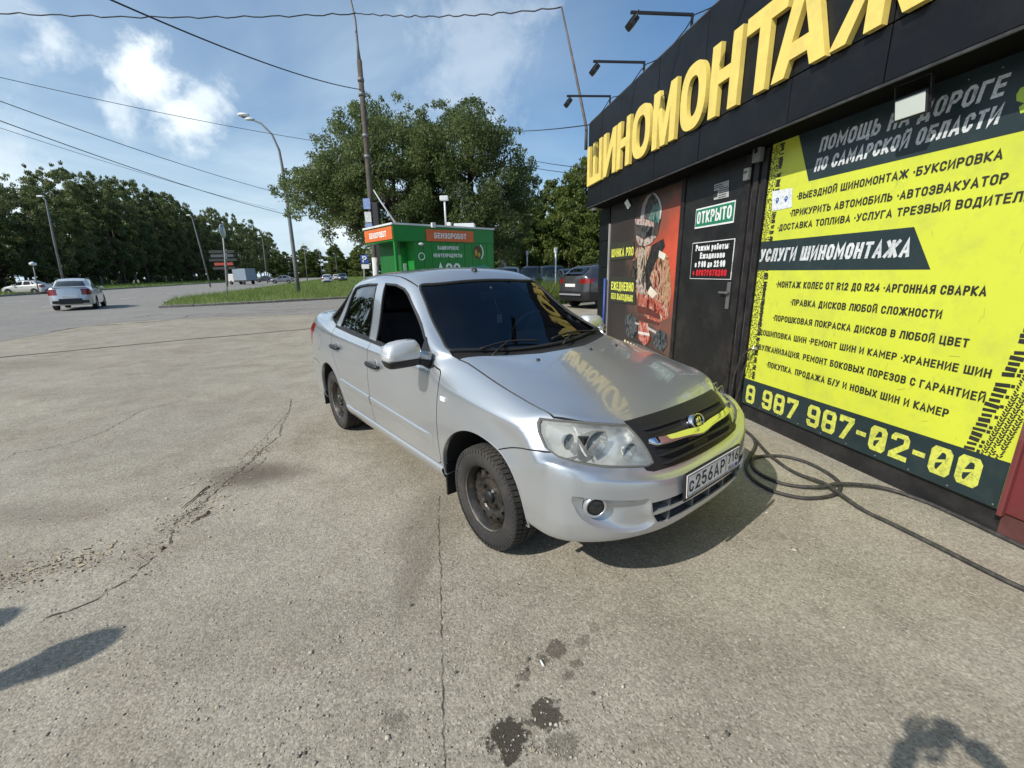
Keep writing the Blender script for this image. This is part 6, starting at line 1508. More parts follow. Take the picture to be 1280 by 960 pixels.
# lamps on brackets above the roof edge
for k,u in enumerate((6.76,5.70,4.68,3.62,2.58,1.5)):
    lab=('black floodlight on a bracket above the first letter of the sign','black floodlight on a bracket above the fourth letter of the sign','black floodlight on the nearest bracket in view over the fascia')[k] if k<3 else 'black bracket floodlight over the fascia above the picture'
    o=empty('bracket_floodlight',(0,0,0),0,lab,'floodlight','bracket floodlights along the roof edge')
    M=wallM(0); B=lambda v,z,x=-u:M@Vector((x,z,-v))
    mb=MB(); 
    mb.tube([B(FV+.05,ZF1-.1),B(FV+.05,ZF1+.15)],.016,4,smooth=False); mb.tube([B(FV+.06,ZF1+.14),B(2.08,ZF1+.115)],.016,4,smooth=False); mb.build('arm',LAMPB,o)
    MM=wallM(2.10)@Matrix.Translation((-u,ZF1+.03,0))@Matrix.Rotation(R(-38),4,'X')
    mb=MB(); mb.box(-.06,.06,-.05,.05,-.03,.02,.006,M=MM); 
    for q in range(6): mb.box(-.055+.02*q,-.050+.02*q,-.045,.045,.02,.035,M=MM)
    mb.build('lamp_body',LAMPB,o); mb=MB(); mb.box(-.05,.05,-.04,.04,-.034,-.029,M=MM); mb.build('lamp_glass',LW,o)
    mb=MB(); mb.tube([MM@Vector((-.066,0,0)),MM@Vector((-.066,.08,.02)),MM@Vector((.066,.08,.02)),MM@Vector((.066,0,0))],.006,5); mb.build('yoke',LAMPB,o)
pts=[]
for u in np.linspace(7.3,1.2,44):
    t=((u-.4)%1.05)/1.05; pts.append(wp(u,FV+.03,ZF1+.10-.10*math.sin(PI*t)+random.uniform(-.006,.006)))
mb=MB(); mb.tube(pts,.006,5); tag(mb.build('power_cable',LAMPB),'thin black cable drooping between the brackets along the roof edge','cable')
# ---- hose on the ground and air line up the door frame
HOSE=mat('black_rubber_hose',(.032,.030,.028),.6,var=.3,scale=20,dirt=(.13,.115,.095),dscale=25,damt=.5)
def hose(pix,r,lab,z0=None,lift=()):
    P=[]
    for i,p in enumerate(pix): P.append(tuple(gp(*p)+Vector((0,0,r+(lift[i] if i<len(lift) else 0)))))
    mb=MB(); S=smooth_poly(P,6); mb.tube([Vector(s) for s in S],r,10); tag(mb.build('hose',HOSE),lab,'hose')
hose([(914,532),(925,537),(939,546),(944,557.6),(938,571),(932,585),(941,601),(964,615),(992,623),(1014.7,625),(1037.6,622),(1049,615),(1047,603.5),(1028.5,590),(1003,578),(976,572),(950,572.5),(940,577),(944,590),(969,603.5),(996,610),(1028,612.6),(1049,610),(1100,613),(1150,627),(1200,649),(1240,668),(1300,697),(1380,740)],.0125,
     'black rubber hose looped on the ground before the car, running off along the wall',lift=(0,0,0,0,0,0,0,0,0,0,0,0,0,0,0,0,0,0,0,0,.0,.012,.02,.01))
hose([(914,529),(930,539),(943.6,551),(962,571),(992,592),(1028.5,610),(1047,622),(1079,640),(1120,660),(1180,690),(1235,718),(1290,744),(1400,790)],.0125,
     'straighter black rubber hose crossing the loop towards the bottom right corner',lift=(0,0,0,0,.0,.024,.022,.0))
mb=MB(); a=[wpix(x,y,WV-.10) for x,y in ((938,436),(928,446),(919,466),(914,490),(905,520))]; mb.tube([Vector(s) for s in smooth_poly([tuple(wallM(WV-.10)@Vector((*q,0))) for q in a],5)],.008,8); tag(mb.build('air_line',HOSE),'thin black air line hanging from the brass tap on the banner edge','hose')
mb=MB(); a=[wpix(x,y,WV-.08) for x,y in ((937,441),(930,462),(923,488),(916,512))]; mb.tube([Vector(s) for s in smooth_poly([tuple(wallM(WV-.08)@Vector((*q,0))) for q in a],5)],.005,6); tag(mb.build('air_line',HOSE),'thinner black line beside the first, running down the banner edge','hose')
c=wpix(941,436,WV-.08); mb=MB(); MM=wallM(WV-.04)@Matrix.Translation((c[0],c[1],0)); mb.lathe([(.016,0),(.016,.03),(.010,.034),(.010,.05),(0,.05)],12,M=MM); mb.tube([MM@Vector((0,.0,.04)),MM@Vector((-.03,-.015,.045))],.009,8); mb.tube([MM@Vector((.0,.03,.035)),MM@Vector((0,-.035,.035))],.007,8)
tag(mb.build('air_tap',mat('tap_metal',(.55,.52,.42),.35,metal=.8,dirt=(.2,.16,.1))),'metal air tap on the left edge of the yellow banner','tap')
# thin pole standing on the far end of the roof
a=wpix(733,160,3.3); c=wpix(702,9,3.3); MM=wallM(3.3); POLE_TOP=MM@Vector((*c,0)); mb=MB(); mb.tube([MM@Vector((*a,0))-Vector((0,0,.4)),MM@Vector((*a,0)),MM@Vector(((a[0]+c[0])/2+.02,(a[1]+c[1])/2,0)),POLE_TOP],[.035,.03,.026,.02],8); tag(mb.build('roof_pole',mat('rusty_pole',(.10,.08,.07),.7,var=.4)),'thin leaning metal pole standing on the far end of the shop roof','pole')
# ---------------------------------------------------------------- trees
def leaf_mat(name,c1,c2,c3,tr=.32):
    m,nt,b=_nodes(name); N=nt.nodes.new; L=nt.links.new; b.inputs['Roughness'].default_value=.5; b.inputs['Specular IOR Level'].default_value=.35
    geo=N('ShaderNodeNewGeometry'); oi=N('ShaderNodeObjectInfo'); n=N('ShaderNodeTexNoise'); n.inputs['Scale'].default_value=.5; n.inputs['Detail'].default_value=4; L(geo.outputs['Position'],n.inputs[0])
    a=N('ShaderNodeMath'); a.operation='MULTIPLY_ADD'; L(geo.outputs['Random Per Island'],a.inputs[0]); a.inputs[1].default_value=.42; a.inputs[2].default_value=-.21
    s=N('ShaderNodeMath'); L(a.outputs[0],s.inputs[0]); L(n.outputs[0],s.inputs[1]); s2=N('ShaderNodeMath'); s2.operation='MULTIPLY_ADD'; L(oi.outputs['Random'],s2.inputs[0]); s2.inputs[1].default_value=.22; s2.inputs[2].default_value=-.11; s3=N('ShaderNodeMath'); L(s.outputs[0],s3.inputs[0]); L(s2.outputs[0],s3.inputs[1])
    r=N('ShaderNodeValToRGB'); e=r.color_ramp.elements; e[0].position=.28; e[0].color=(*c1,1); e[1].position=.75; e[1].color=(*c3,1); q=e.new(.52); q.color=(*c2,1); L(s3.outputs[0],r.inputs[0]); L(r.outputs[0],b.inputs['Base Color'])
    t=N('ShaderNodeBsdfTranslucent'); L(r.outputs[0],t.inputs[0]); mx=N('ShaderNodeMixShader'); mx.inputs[0].default_value=tr; L(b.outputs[0],mx.inputs[1]); L(t.outputs[0],mx.inputs[2]); L(mx.outputs[0],nt.nodes['Material Output'].inputs[0]); return m
LEAF=leaf_mat('elm_leaves',(.070,.102,.034),(.128,.172,.056),(.225,.265,.100),.5)
LEAFP=leaf_mat('poplar_leaves',(.075,.105,.042),(.130,.165,.058),(.200,.235,.095),.45)
LEAFH=leaf_mat('sun_tinted_poplar_leaves',(.080,.120,.028),(.125,.170,.038),(.180,.215,.055),.45)  # yellower copy of the poplar green, sunlight painted into the leaf colour
BARK=mat('tree_bark',(.075,.060,.047),.9,var=.4,scale=6,bump=.6,bscale=12)
BARKP=mat('pale_bark',(.16,.14,.115),.9,var=.4,scale=4,bump=.5,bscale=12)
def leaves(C,Rr,n,size,r,droop=.0,flat=.75):
    """n leaf-shaped quads spread over clumps with centres C and radii Rr"""
    k=r.choice(len(C),n,p=(Rr**2.2)/(Rr**2.2).sum()); d=r.normal(0,1,(n,3)); d/=np.linalg.norm(d,axis=1)[:,None]; rad=Rr[k]*r.random(n)**.38*np.where(r.random(n)<.10,r.uniform(1.,1.55,n),1.)
    P=C[k]+d*rad[:,None]*np.array([1,1,flat]); P[:,2]-=droop*rad
    a=r.normal(0,1,(n,3)); a/=np.linalg.norm(a,axis=1)[:,None]; a[:,2]-=.3; b=np.cross(a,r.normal(0,1,(n,3))); b/=np.linalg.norm(b,axis=1)[:,None]+1e-9
    l=(size*r.uniform(.6,1.5,n))[:,None]; w=l*r.uniform(.35,.6,(n,1))
    V=np.stack([P-a*l,P-b*w,P+a*l,P+b*w],1).reshape(-1,3); return V,np.arange(4*n).reshape(-1,4)
def limbs(mb,base,C,Rr,rt,hfork,r,nmain=7,lean=(0,0)):
    top=Vector(C[:,:].mean(0)); b0=Vector(base); pts=[b0,b0+Vector((lean[0]*.3,lean[1]*.3,hfork*.5)),b0+Vector((lean[0],lean[1],hfork))]
    zt=C[:,2].max(); trunk_top=Vector((top.x,top.y,hfork+(zt-hfork)*.75)); pts.append((pts[-1]+trunk_top)/2+Vector((r.normal(0,.15),r.normal(0,.15),0))); pts.append(trunk_top)
    mb.tube(pts,[rt*1.25,rt,rt*.85,rt*.5,rt*.12],9)
    order=np.argsort(-Rr)[:max(nmain,1)]
    for i in order:
        c=Vector(C[i]); t=float(np.clip((c.z-hfork)/(trunk_top.z-hfork+1e-6)-.25,0,.8)); s=pts[2]+(trunk_top-pts[2])*t; m=(s+c)/2+Vector((r.normal(0,.12),r.normal(0,.12),-.1*(c-s).length)); e=c+(c-s).normalized()*Rr[i]*.5
        mb.tube([s,m,c,e],[rt*.38,rt*.26,rt*.15,rt*.04],6)
        for q in range(3):
            dd=Vector(r.normal(0,1,3)).normalized()*Rr[i]*.8; mb.tube([m+(c-m)*.4,c+dd*.5,c+dd],[rt*.12,rt*.07,rt*.02],4)
def tree_mesh(kind,seed,h=12.,w=5.,n=6000,ls=.16,base=.15,trunk_r=.22,leafm=None,bark=None,nc=46):
    r=np.random.default_rng(seed); C=[];Rr=[]
    for k in range(nc):
        t=r.random()**.85; z=h*(base+(1-base)*t)*.97; env={'poplar':math.sin(PI*min(1,.15+.85*(1-t)))**.5*(.55+.45*(1-t)),'elm':math.sqrt(max(.02,1-((t-.45)/.6)**2)),'shaft':.8*(1-t**3)+.12}[kind]
        a=r.uniform(0,2*PI); q=w/2*env*r.uniform(.35,1.0)**.6; C.append((q*math.cos(a),q*math.sin(a),z)); Rr.append(w*.5*r.uniform(.14,.36)*(1.1-.5*t)*(1 if nc<60 else .82))
    C=np.array(C);Rr=np.array(Rr); V,Fq=leaves(C,Rr,n,ls,r); crown=numesh('crown',V,Fq,leafm)
    mb=MB(); limbs(mb,(0,0,-.3),C,Rr,trunk_r,h*max(.12,base*1.2),r,12); tr=mb.build('trunk',bark); return crown.data,tr.data,crown,tr
def place_tree(meshes,p,sc,rz,name,label,cat,group):
    root=empty(name,(p[0],p[1],p[2] if len(p)>2 else 0),rz,label,cat,group); root.scale=(sc[0],sc[0],sc[1])
    link('crown',meshes[0],None,root); link('trunk',meshes[1],None,root); return root
def purge(ms): bpy.data.objects.remove(ms[2]); bpy.data.objects.remove(ms[3]); return ms[:2]
PV_=[purge(tree_mesh('elm',100+i,14.3,7.6,13000,.14,.14,.24,LEAFP,BARK,90)) for i in range(3)]+[purge(tree_mesh('poplar',110+i,15.3,5.2,11000,.14,.12,.20,LEAFP,BARKP,90)) for i in range(2)]
BU=[purge(tree_mesh('elm',130+i,4.5,5.5,3500,.16,.05,.07,LEAFP,BARK,22)) for i in range(2)]
HV=[purge(tree_mesh('shaft',150+i,9.8,5.6,20000,.11,.02,.13,LEAFH,BARK,130)) for i in range(3)]
NXL,NYL=-math.cos(R(RA)),math.sin(R(RA))
rr=random.Random(9); TL0=az(FC,RA,0)
KIND=['tall dark elm in the front row across the avenue','tall leafy tree in the front row across the avenue','broad dark elm in the front row across the avenue','slim poplar in the front row across the avenue','pale barked poplar in the front row across the avenue']
s=-62.; ROW=[]
while s<330:
    for row,off in ((0,24.),(1,31.0)):
        if row==1 and s>190: continue
        k=rr.randrange(5); p=az(FC,RA,s+rr.uniform(-1.5,1.5)+(3 if row else 0)); p=(p[0]+NXL*(off+rr.uniform(-1.2,1.2)),p[1]+NYL*(off+rr.uniform(-1.2,1.2)))
        hs_=float(np.interp(s,[40,58,75,95,140,210,330],[1.15,1.45,1.75,1.9,2.0,2.25,2.3]))*rr.uniform(.86,1.10)
        o=place_tree(PV_[k],p,(rr.uniform(1.0,1.3)*(1 if s<60 else 1.25),hs_),rr.uniform(0,6.28),'roadside_tree','tree half hidden in the second row across the avenue','tree','trees across the avenue')
        if row==0: ROW.append((o,k))
    s+=5.6 if s<150 else 8.5
s=-60.
while s<230:
    p=az(FC,RA,s); p=(p[0]+NXL*(27.5+rr.uniform(-1.5,3)),p[1]+NYL*(27.5+rr.uniform(-1.5,3))); place_tree(BU[rr.randrange(2)],p,(rr.uniform(1.1,1.6),rr.uniform(1.1,1.8)),rr.uniform(0,6.28),'understorey_bush','dark bush growing under the trees across the avenue','bush','bushes under the trees across the avenue'); s+=5.0
ORD='first second third fourth fifth sixth seventh eighth ninth tenth eleventh twelfth thirteenth fourteenth fifteenth sixteenth seventeenth eighteenth nineteenth twentieth'.split()
TENS=['twenty','thirty','forty','fifty']
def ordw(n): return ORD[n] if n<20 else TENS[(n+1)//10-2]+('-'+ORD[(n+1)%10-1] if (n+1)%10 else 'th')
for k in range(22):
    p=(-135+4.6*k+rr.uniform(-1,1),262+rr.uniform(-14,14)); place_tree(HV[k%3],p,(2.3,rr.uniform(1.5,1.95)),rr.uniform(0,6),'distant_tree','distant tree closing the view at the far end of the avenue','tree','distant trees at the end of the avenue')
n=0
for o,k in ROW:
    d_=Matrix(cam.matrix_world).inverted()@o.location; ok=d_.z<0 and abs(d_.x/d_.z)<640/F_PX*1.04
    if ok: o['label']=KIND[k]+', '+ordw(n)+' from the left'; n+=1
    else: o['label']='tree of the row across the avenue, outside the picture on the left'
# hedge of tall sunlit trees behind the car park
for k,(x,y,sc,hs_) in enumerate(((-2.2,41,.95,.80),(.6,40,1.0,.74),(2.0,37.5,.9,.74),(3.6,38.5,1.0,.84),(5.0,36.5,.9,.92),(6.3,38.5,1.05,1.08),(8.2,36,1.1,1.12),(10.5,38,1.1,1.2),(13.5,38,1.1,1.2),(16.5,40,1.2,1.2),(4.2,43,1.1,1.0),(9.3,43,1.1,1.15),(-5.0,44,1.1,.85),(-8,47,1.1,.8),(19.8,39,1.1,1.15))):
    place_tree(HV[k%3],(x,y),(sc,hs_),rr.uniform(0,6),'hedge_tree','tall bright green tree dense to the ground behind the car park','tree','trees behind the car park')
# the two big elms behind the green kiosk
def big_tree(seed,outline,Y,depth,n,ls,base,rt,label,nc,leafm,fork):
    r=np.random.default_rng(seed); poly=[tuple(p) for p in outline]; xs=[q[0] for q in poly]; zs=[q[1] for q in poly]; C=[];Rr=[]; ppm=552./Y
    cx=(min(xs)+max(xs))/2; hw=(max(xs)-min(xs))/2
    while len(C)<nc:
        x=r.uniform(min(xs),max(xs)); z=r.uniform(min(zs),max(zs)); q=r.uniform(.30,.72)
        if not all(inside(poly,x+q*ppm*.85*math.cos(t),z+q*ppm*.8*math.sin(t)) for t in np.linspace(0,2*PI,8)): 
            if r.random()<.80 or not inside(poly,x,z): continue
            q=.28
        dd=depth*math.sqrt(max(.05,1-((x-cx)/hw)**2)); c3=at(x,z,Y+r.uniform(-dd,dd)*.9); C.append(tuple(c3)); Rr.append(q)
    m_=len(outline)
    for _ in range(70):      # loose sprigs breaking the outline
        i=r.integers(0,m_); t=r.random(); p0,p1=outline[i],outline[(i+1)%m_]
        if p0[1]>315 and p1[1]>315: continue
        ox=p0[0]+(p1[0]-p0[0])*t+r.normal(0,4); oz=p0[1]+(p1[1]-p0[1])*t+r.normal(0,4)-2; C.append(tuple(at(ox,oz,Y+r.uniform(-1,1)))); Rr.append(r.uniform(.13,.30))
    C=np.array(C);Rr=np.array(Rr); b=Vector((base[0],base[1],0)); C-=np.array(b); V,Fq=leaves(C,Rr,n,ls,r,.08); root=empty('elm_tree',b,0,label,'tree')
    numesh('crown',V,Fq,leafm,root); mb=MB(); limbs(mb,(0,0,-.1),C,Rr,rt,fork,r,26); mb.build('trunk',BARK,root); return root
OA=[(352,262),(345,240),(362,222),(380,212),(396,175),(415,150),(445,128),(480,120),(512,128),(528,150),(545,165),(562,225),(566,330),(520,332),(470,330),(440,305),(430,280),(412,300),(402,272),(385,262),(372,270)]
OB=[(505,172),(528,138),(552,128),(566,140),(582,126),(604,136),(612,152),(640,160),(650,190),(664,208),(672,236),(668,262),(655,285),(652,312),(640,335),(560,338),(500,332)]
big_tree(5,OA,22.,4.2,110000,.052,(-4.9,21.8),.34,'big dark elm behind the kiosk, left one of the pair, its low boughs hanging left',300,LEAF,2.6)
big_tree(6,OB,21.,3.8,100000,.052,(-1.6,21.2),.30,'big dark elm behind the kiosk, right one of the pair',270,LEAF,2.4)
# ---------------------------------------------------------------- kiosk, shop, poles, wires, signs
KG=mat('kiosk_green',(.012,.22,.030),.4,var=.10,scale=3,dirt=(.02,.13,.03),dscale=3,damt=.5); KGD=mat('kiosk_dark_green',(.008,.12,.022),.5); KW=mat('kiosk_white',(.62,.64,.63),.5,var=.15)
ORG=mat('kiosk_orange',(.62,.14,.035),.45,var=.1); KT=mat('kiosk_print_white',(.80,.84,.80),.5)
ksk=empty('fuel_kiosk',(-3.2,12.5,0),0,'green fuel kiosk container with orange БЕНЗОРОБОТ sign, standing behind the silver car','kiosk')
kd=Vector((2.67,2.25,0)).normalized(); kn=Vector((kd.y,-kd.x,0))   # along front, outward normal towards the viewer
KM=Matrix(((kd.x,0,kn.x,0),(kd.y,0,kn.y,0),(0,1,0,0),(0,0,0,1)))    # local x along the front, y up, z out
W_,D_,H_=3.50,1.95,2.80; G0=.62
mb=MB(); mb.box(G0,W_,0.10,H_-.12,-D_,-.03,M=KM); mb.build('wall',KG,ksk)
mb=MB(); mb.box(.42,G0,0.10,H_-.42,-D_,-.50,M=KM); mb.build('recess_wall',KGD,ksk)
mb=MB(); mb.box(0,W_+.02,H_-.44,H_-.02,-D_-.02,.0,M=KM); mb.build('canopy',KG,ksk)
mb=MB(); mb.box(-.04,W_+.05,H_-.02,H_+.03,-D_-.06,.04,M=KM); mb.build('roof_edge',KW,ksk)
mb=MB(); mb.box(-.02,W_,0,.12,-D_,.0,M=KM); mb.build('base',DARK,ksk)
for x in [G0+.012+.29*i for i in range(10)]:
    mb=MB(); mb.box(x,x+.275,.12,H_-.45,-.032,-.018,.003,M=KM); mb.build('cladding_panel',KG,ksk)
mb=MB(); mb.box(.44,.60,.15,2.2,-.50,-.48,M=KM); dr=mb.build('service_panel',KG,ksk); mb=MB(); mb.box(.02,.10,.10,H_-.44,-.10,-.02,M=KM); mb.build('corner_post',KG,ksk)
mb=MB(); mb.box(.47,.57,1.25,1.75,-.478,-.465,.004,M=KM); mb.build('pump_screen',KW,ksk)
mb=MB(); mb.box(1.02,2.70,H_-.43,H_-.10,.0,.03,.004,M=KM); s1=mb.build('sign_board',ORG,ksk); stroke_text('sign_text','БЕНЗОРОБОТ',KT,ksk,KM@Matrix.Translation((0,0,.034)),1.28,2.42,H_-.345,.155,.19)
KL=KM@Matrix.Rotation(PI/2,4,'Y')      # left end face: local x to the rear... 
XL=Vector((kn.x,kn.y,0)); ZL=-kd; ML=Matrix(((XL.x,0,ZL.x,0),(XL.y,0,ZL.y,0),(0,1,0,0),(0,0,0,1)))
mb=MB(); mb.box(-D_+.02,-.02,H_-.40,H_-.06,.0,.03,.004,M=ML); mb.build('sign_board',ORG,ksk); stroke_text('sign_text','БЕНЗОРОБОТ',KT,ksk,ML@Matrix.Translation((0,0,.034)),-D_+.40,-.38,H_-.31,.155,.19)
stroke_text('print_text','БАШКИРСКИЕ',KT,ksk,KM@Matrix.Translation((0,0,-.012)),1.40,2.15,H_-.66,.105,.19); stroke_text('print_text','НЕФТЕПРОДУКТЫ',KT,ksk,KM@Matrix.Translation((0,0,-.012)),1.24,2.26,H_-.88,.105,.19)
stroke_text('print_text','АЗС',KT,ksk,KM@Matrix.Translation((0,0,-.012)),1.33,2.17,H_-1.42,.36,.19)
def kdisc(name,x,y,rx,ry,z,m,a0=0,a1=2*PI,n=20):
    mb=MB(); mb.prism([(x+rx*math.cos(t),y+ry*math.sin(t)) for t in np.linspace(a0,a1,n,endpoint=False)],0,z,M=KM,top_only=True); mb.build(name,m,ksk)
EM=mat('emblem_brown',(.09,.045,.01),.5); EG=mat('emblem_gold',(.42,.28,.04),.5)
kdisc('emblem',2.86,H_-.72,.16,.20,-.012,EM); kdisc('emblem_detail',2.80,H_-.74,.06,.11,-.010,EG,n=7); kdisc('emblem_detail',2.92,H_-.80,.06,.08,-.010,EG,n=6)
mb=MB(); mb.prism([(2.86+.24*math.cos(t),H_-.72+.27*math.sin(t)) for t in np.linspace(-1.0,1.1,10)]+[(2.86+.20*math.cos(t),H_-.72+.24*math.sin(t)) for t in np.linspace(1.0,-.9,10)],0,-.009,M=KM,top_only=True); mb.build('emblem_arc',KT,ksk)
mb=MB(); mb.prism([(2.45,H_-1.6),(3.42,H_-1.6),(3.38,H_-1.22),(3.1,H_-1.10),(2.8,H_-1.16),(2.55,H_-1.12)],0,-.010,M=KM,top_only=True); mb.build('teal_print',mat('teal_print',(.04,.28,.20),.5),ksk)
mb=MB(); mb.lathe([(.05,0),(.05,.06),(0,.07)],14,M=KM@Matrix.Translation((.82,H_-.52,0))@Matrix.Diagonal((1.6,.8,1,1))); mb.build('wall_lamp',KW,ksk); mb=MB(); mb.lathe([(.11,-.012),(.095,-.008),(.085,-.012)],20,M=KM@Matrix.Translation((.84,H_-.86,0))); mb.build('round_print',KT,ksk)
mb=MB(); mb.box(1.18,1.30,H_-.06,H_+.08,.04,.12,.01,M=KM); mb.build('flood_box',KW,ksk)
o=empty('kiosk_camera_post',(0,0,0),0,'thin white post with a camera box on the kiosk roof','camera'); b=KM@Vector((2.10,H_+.03,-.6)); b=Vector((-3.2,12.5,0))+b
mb=MB(); mb.tube([b,b+Vector((0,0,.82))],.03,8); mb.build('post',KW,o); mb=MB(); mb.box(-.14,.12,-.07,.07,.80,.94,.02,M=Matrix.Translation(b)); mb.build('camera_box',KW,o)
b=Vector((-3.2,12.5,0))+KM@Vector((.60,H_+.03,-.9)); mb=MB(); mb.tube([b,b+Vector((-.45,0,.72)),b+Vector((-.62,0,1.02))],[.028,.022,.012],8); tag(mb.build('roof_mast',KW),'thin white leaning mast on the left of the kiosk roof','mast')
b=Vector((-3.2,12.5,0))+KM@Vector((2.45,H_+.03,-.8)); mb=MB(); mb.box(.1,.75,-.3,.3,0,.14,.02,M=Matrix.Translation(b)); mb.box(-.16,-.02,-.1,.1,0,.2,.02,M=Matrix.Translation(b)); tag(mb.build('roof_unit',KW),'white unit lying on the kiosk roof beside the camera post','box')
# low shop with a red awning between the kiosk and the hedge
sh=empty('awning_shop',(0,0,0),0,'low dark roofed shop with a red awning right of the kiosk','building')
Y=29.0; mb=MB(); mb.box(-8,-.05,Y,Y+6,0,3.0); mb.build('wall',mat('shop_wall',(.13,.125,.115),.8),sh)
mb=MB(); mb.box(-8.4,.45,Y-1.3,Y+6.2,3.55,4.15); mb.build('roof',mat('shop_roof',(.03,.028,.027),.7),sh)
AWN=mat('awning_red',(.13,.030,.022),.7,var=.2)
for k in range(4): mb=MB(); mb.box(-6,.20,Y-1.35-.02*k,Y-1.25,2.30+.31*k,2.59+.31*k,.005); mb.build('awning_slat',AWN,sh)
stroke_text('sign_text','йон',KW,sh,Matrix(((1,0,0,0),(0,0,-1,Y-1.43),(0,1,0,0),(0,0,0,1))),-1.30,-.85,2.95,.26,.19)
mb=MB(); mb.box(-.55,-.22,Y-1.25,Y-.9,0,2.3); mb.build('column',mat('column_white',(.45,.44,.42),.7,dirt=(.15,.14,.13)),sh)
mb=MB(); mb.box(-3,-.75,Y-.03,Y,.8,2.2); mb.build('window',mat('dark_pane',(.01,.012,.014),.1),sh)
blades('low_shrubs',[(.6,18.6),(3.1,19.6),(4.2,21.6),(1.2,21.8),(-.2,20.0)],9000,.95,.016,8)
# ---- poles and lamps
WOOD=mat('weathered_pole',(.085,.072,.058),.9,var=.35,scale=9,bump=.4,bscale=30,dirt=(.16,.15,.13)); STL=mat('galvanised_steel',(.20,.205,.21),.55,metal=.3,var=.25,dirt=(.10,.08,.06)); WHT=mat('white_enamel',(.66,.68,.70),.4,var=.1)
def curve_pole(name,pix,Y,radii,m,label,cat='pole',n=10,ground=True):
    P=[at(px,py,Y) for px,py in pix]; 
    if ground: P[0].z=-.2
    base=P[0].copy(); base.z=0; root=empty(name,base,0,label,cat)
    mb=MB(); mb.tube([p-base for p in P],radii,n); mb.build('shaft',m,root); return root,base,P
UP,ub,UPP=curve_pole('utility_pole',[(474,395),(467,300),(458,180),(449,75)],16.,[.10,.095,.088,.08],WOOD,'tall brown utility pole left of the kiosk with papers and a whitewashed foot')
mb=MB(); T=[at(449,75,16.),at(447,58,16.),at(444,25,16.),at(437,-6,16.),at(428,-40,16)]; mb.tube([p-ub for p in T],[.06,.045,.036,.03,.026],8); mb.build('lamp_arm',STL,UP)
mb=MB(); mb.tube([at(472,370,16.)-ub,at(468.6,322,16.)-ub],.108,10); mb.build('whitewash_band',mat('whitewash',(.60,.60,.57),.9,dirt=(.25,.23,.2),dscale=6,damt=.8),UP)
for k,(px,py) in enumerate(((459,196),(457,170),(452.5,118),(451,100))): p=at(px,py,16.)-ub; mb=MB(); mb.tube([p-Vector((0,0,.05)),p+Vector((0,0,.05))],.105,10); mb.build('clamp',STL,UP)
p=at(471,290,15.9)-ub; mb=MB(); mb.box(-.06,.14,-.1,.1,-1.05,.95,.02,M=Matrix.Translation(p)); mb.build('meter_box',mat('dark_box',(.02,.022,.024),.6),UP)
for dz,w,c in ((.55,.13,'notice_blue'),(.12,.12,'notice_white'),(-.25,.13,'notice_blue')):
    p=at(461,276,15.8)-ub; mb=MB(); mb.box(-w,w-.02,-.02,.0,dz-.17,dz+.17,M=Matrix.Translation(p)); mb.build('pasted_notice',mat(c,(.20,.28,.50) if 'blue' in c else (.55,.56,.55),.7,var=.3,scale=20),UP)
# parking sign
PS,pb,_=curve_pole('parking_sign',[(456,385),(455,322)],19.,[.035,.035],STL,'blue parking sign on a thin post left of the kiosk','sign'); p=at(456,325,18.9)-pb
mb=MB(); mb.box(-.17,.17,-.02,.0,-.14,.20,.01,M=Matrix.Translation(p)); mb.build('sign_plate',mat('sign_blue',(.02,.07,.30),.4),PS); stroke_text('sign_letter','P',WHT,PS,Matrix(((1,0,0,p.x),(0,0,-1,p.y-.04),(0,1,0,p.z),(0,0,0,1))),-.085,.095,-.09,.25,.20)
mb=MB(); mb.box(-.16,.16,-.02,.0,-.36,-.18,.01,M=Matrix.Translation(p)); mb.build('sub_plate',WHT,PS)
# tall curved street lamp
LM,lb,_=curve_pole('street_lamp',[(374,372),(369,330),(362,275),(354,215),(349,188),(340,168),(326,154),(311,148),(302,146)],36.,[.17,.16,.14,.11,.09,.075,.065,.06,.055],STL,'tall curved street lamp with two white heads on the grass verge','street lamp')
for (px,py,s) in ((304,143.5,1.0),(312,149,.8)):
    p=at(px,py,36.)-lb; mb=MB(); mb.lathe([(0,-.17),(.14,-.13),(.21,0),(.16,.12),(0,.16)],14,M=Matrix.Translation(p)@Matrix.Diagonal((2.3*s,1*s,.8*s,1))@Matrix.Rotation(.25,4,'Y')); mb.build('lamp_head',WHT,LM)
# sign post at the tip of the verge
SP,sb,_=curve_pole('road_sign',[(284.5,376),(281,320),(277.5,281)],30.5,[.045,.045,.04],mat('white_post',(.45,.45,.44),.6,dirt=(.15,.15,.14),dscale=6),'white post with an edge-on round road sign at the tip of the verge','road sign')
p=at(278,289,30.5)-sb; mb=MB(); mb.lathe([(.45,-.02),(.45,.02),(0,.02)],24,M=Matrix.Translation(p)@Matrix.Rotation(R(12),4,'Z')@Matrix.Rotation(PI/2,4,'Y')); mb.build('sign_disc',WHT,SP)
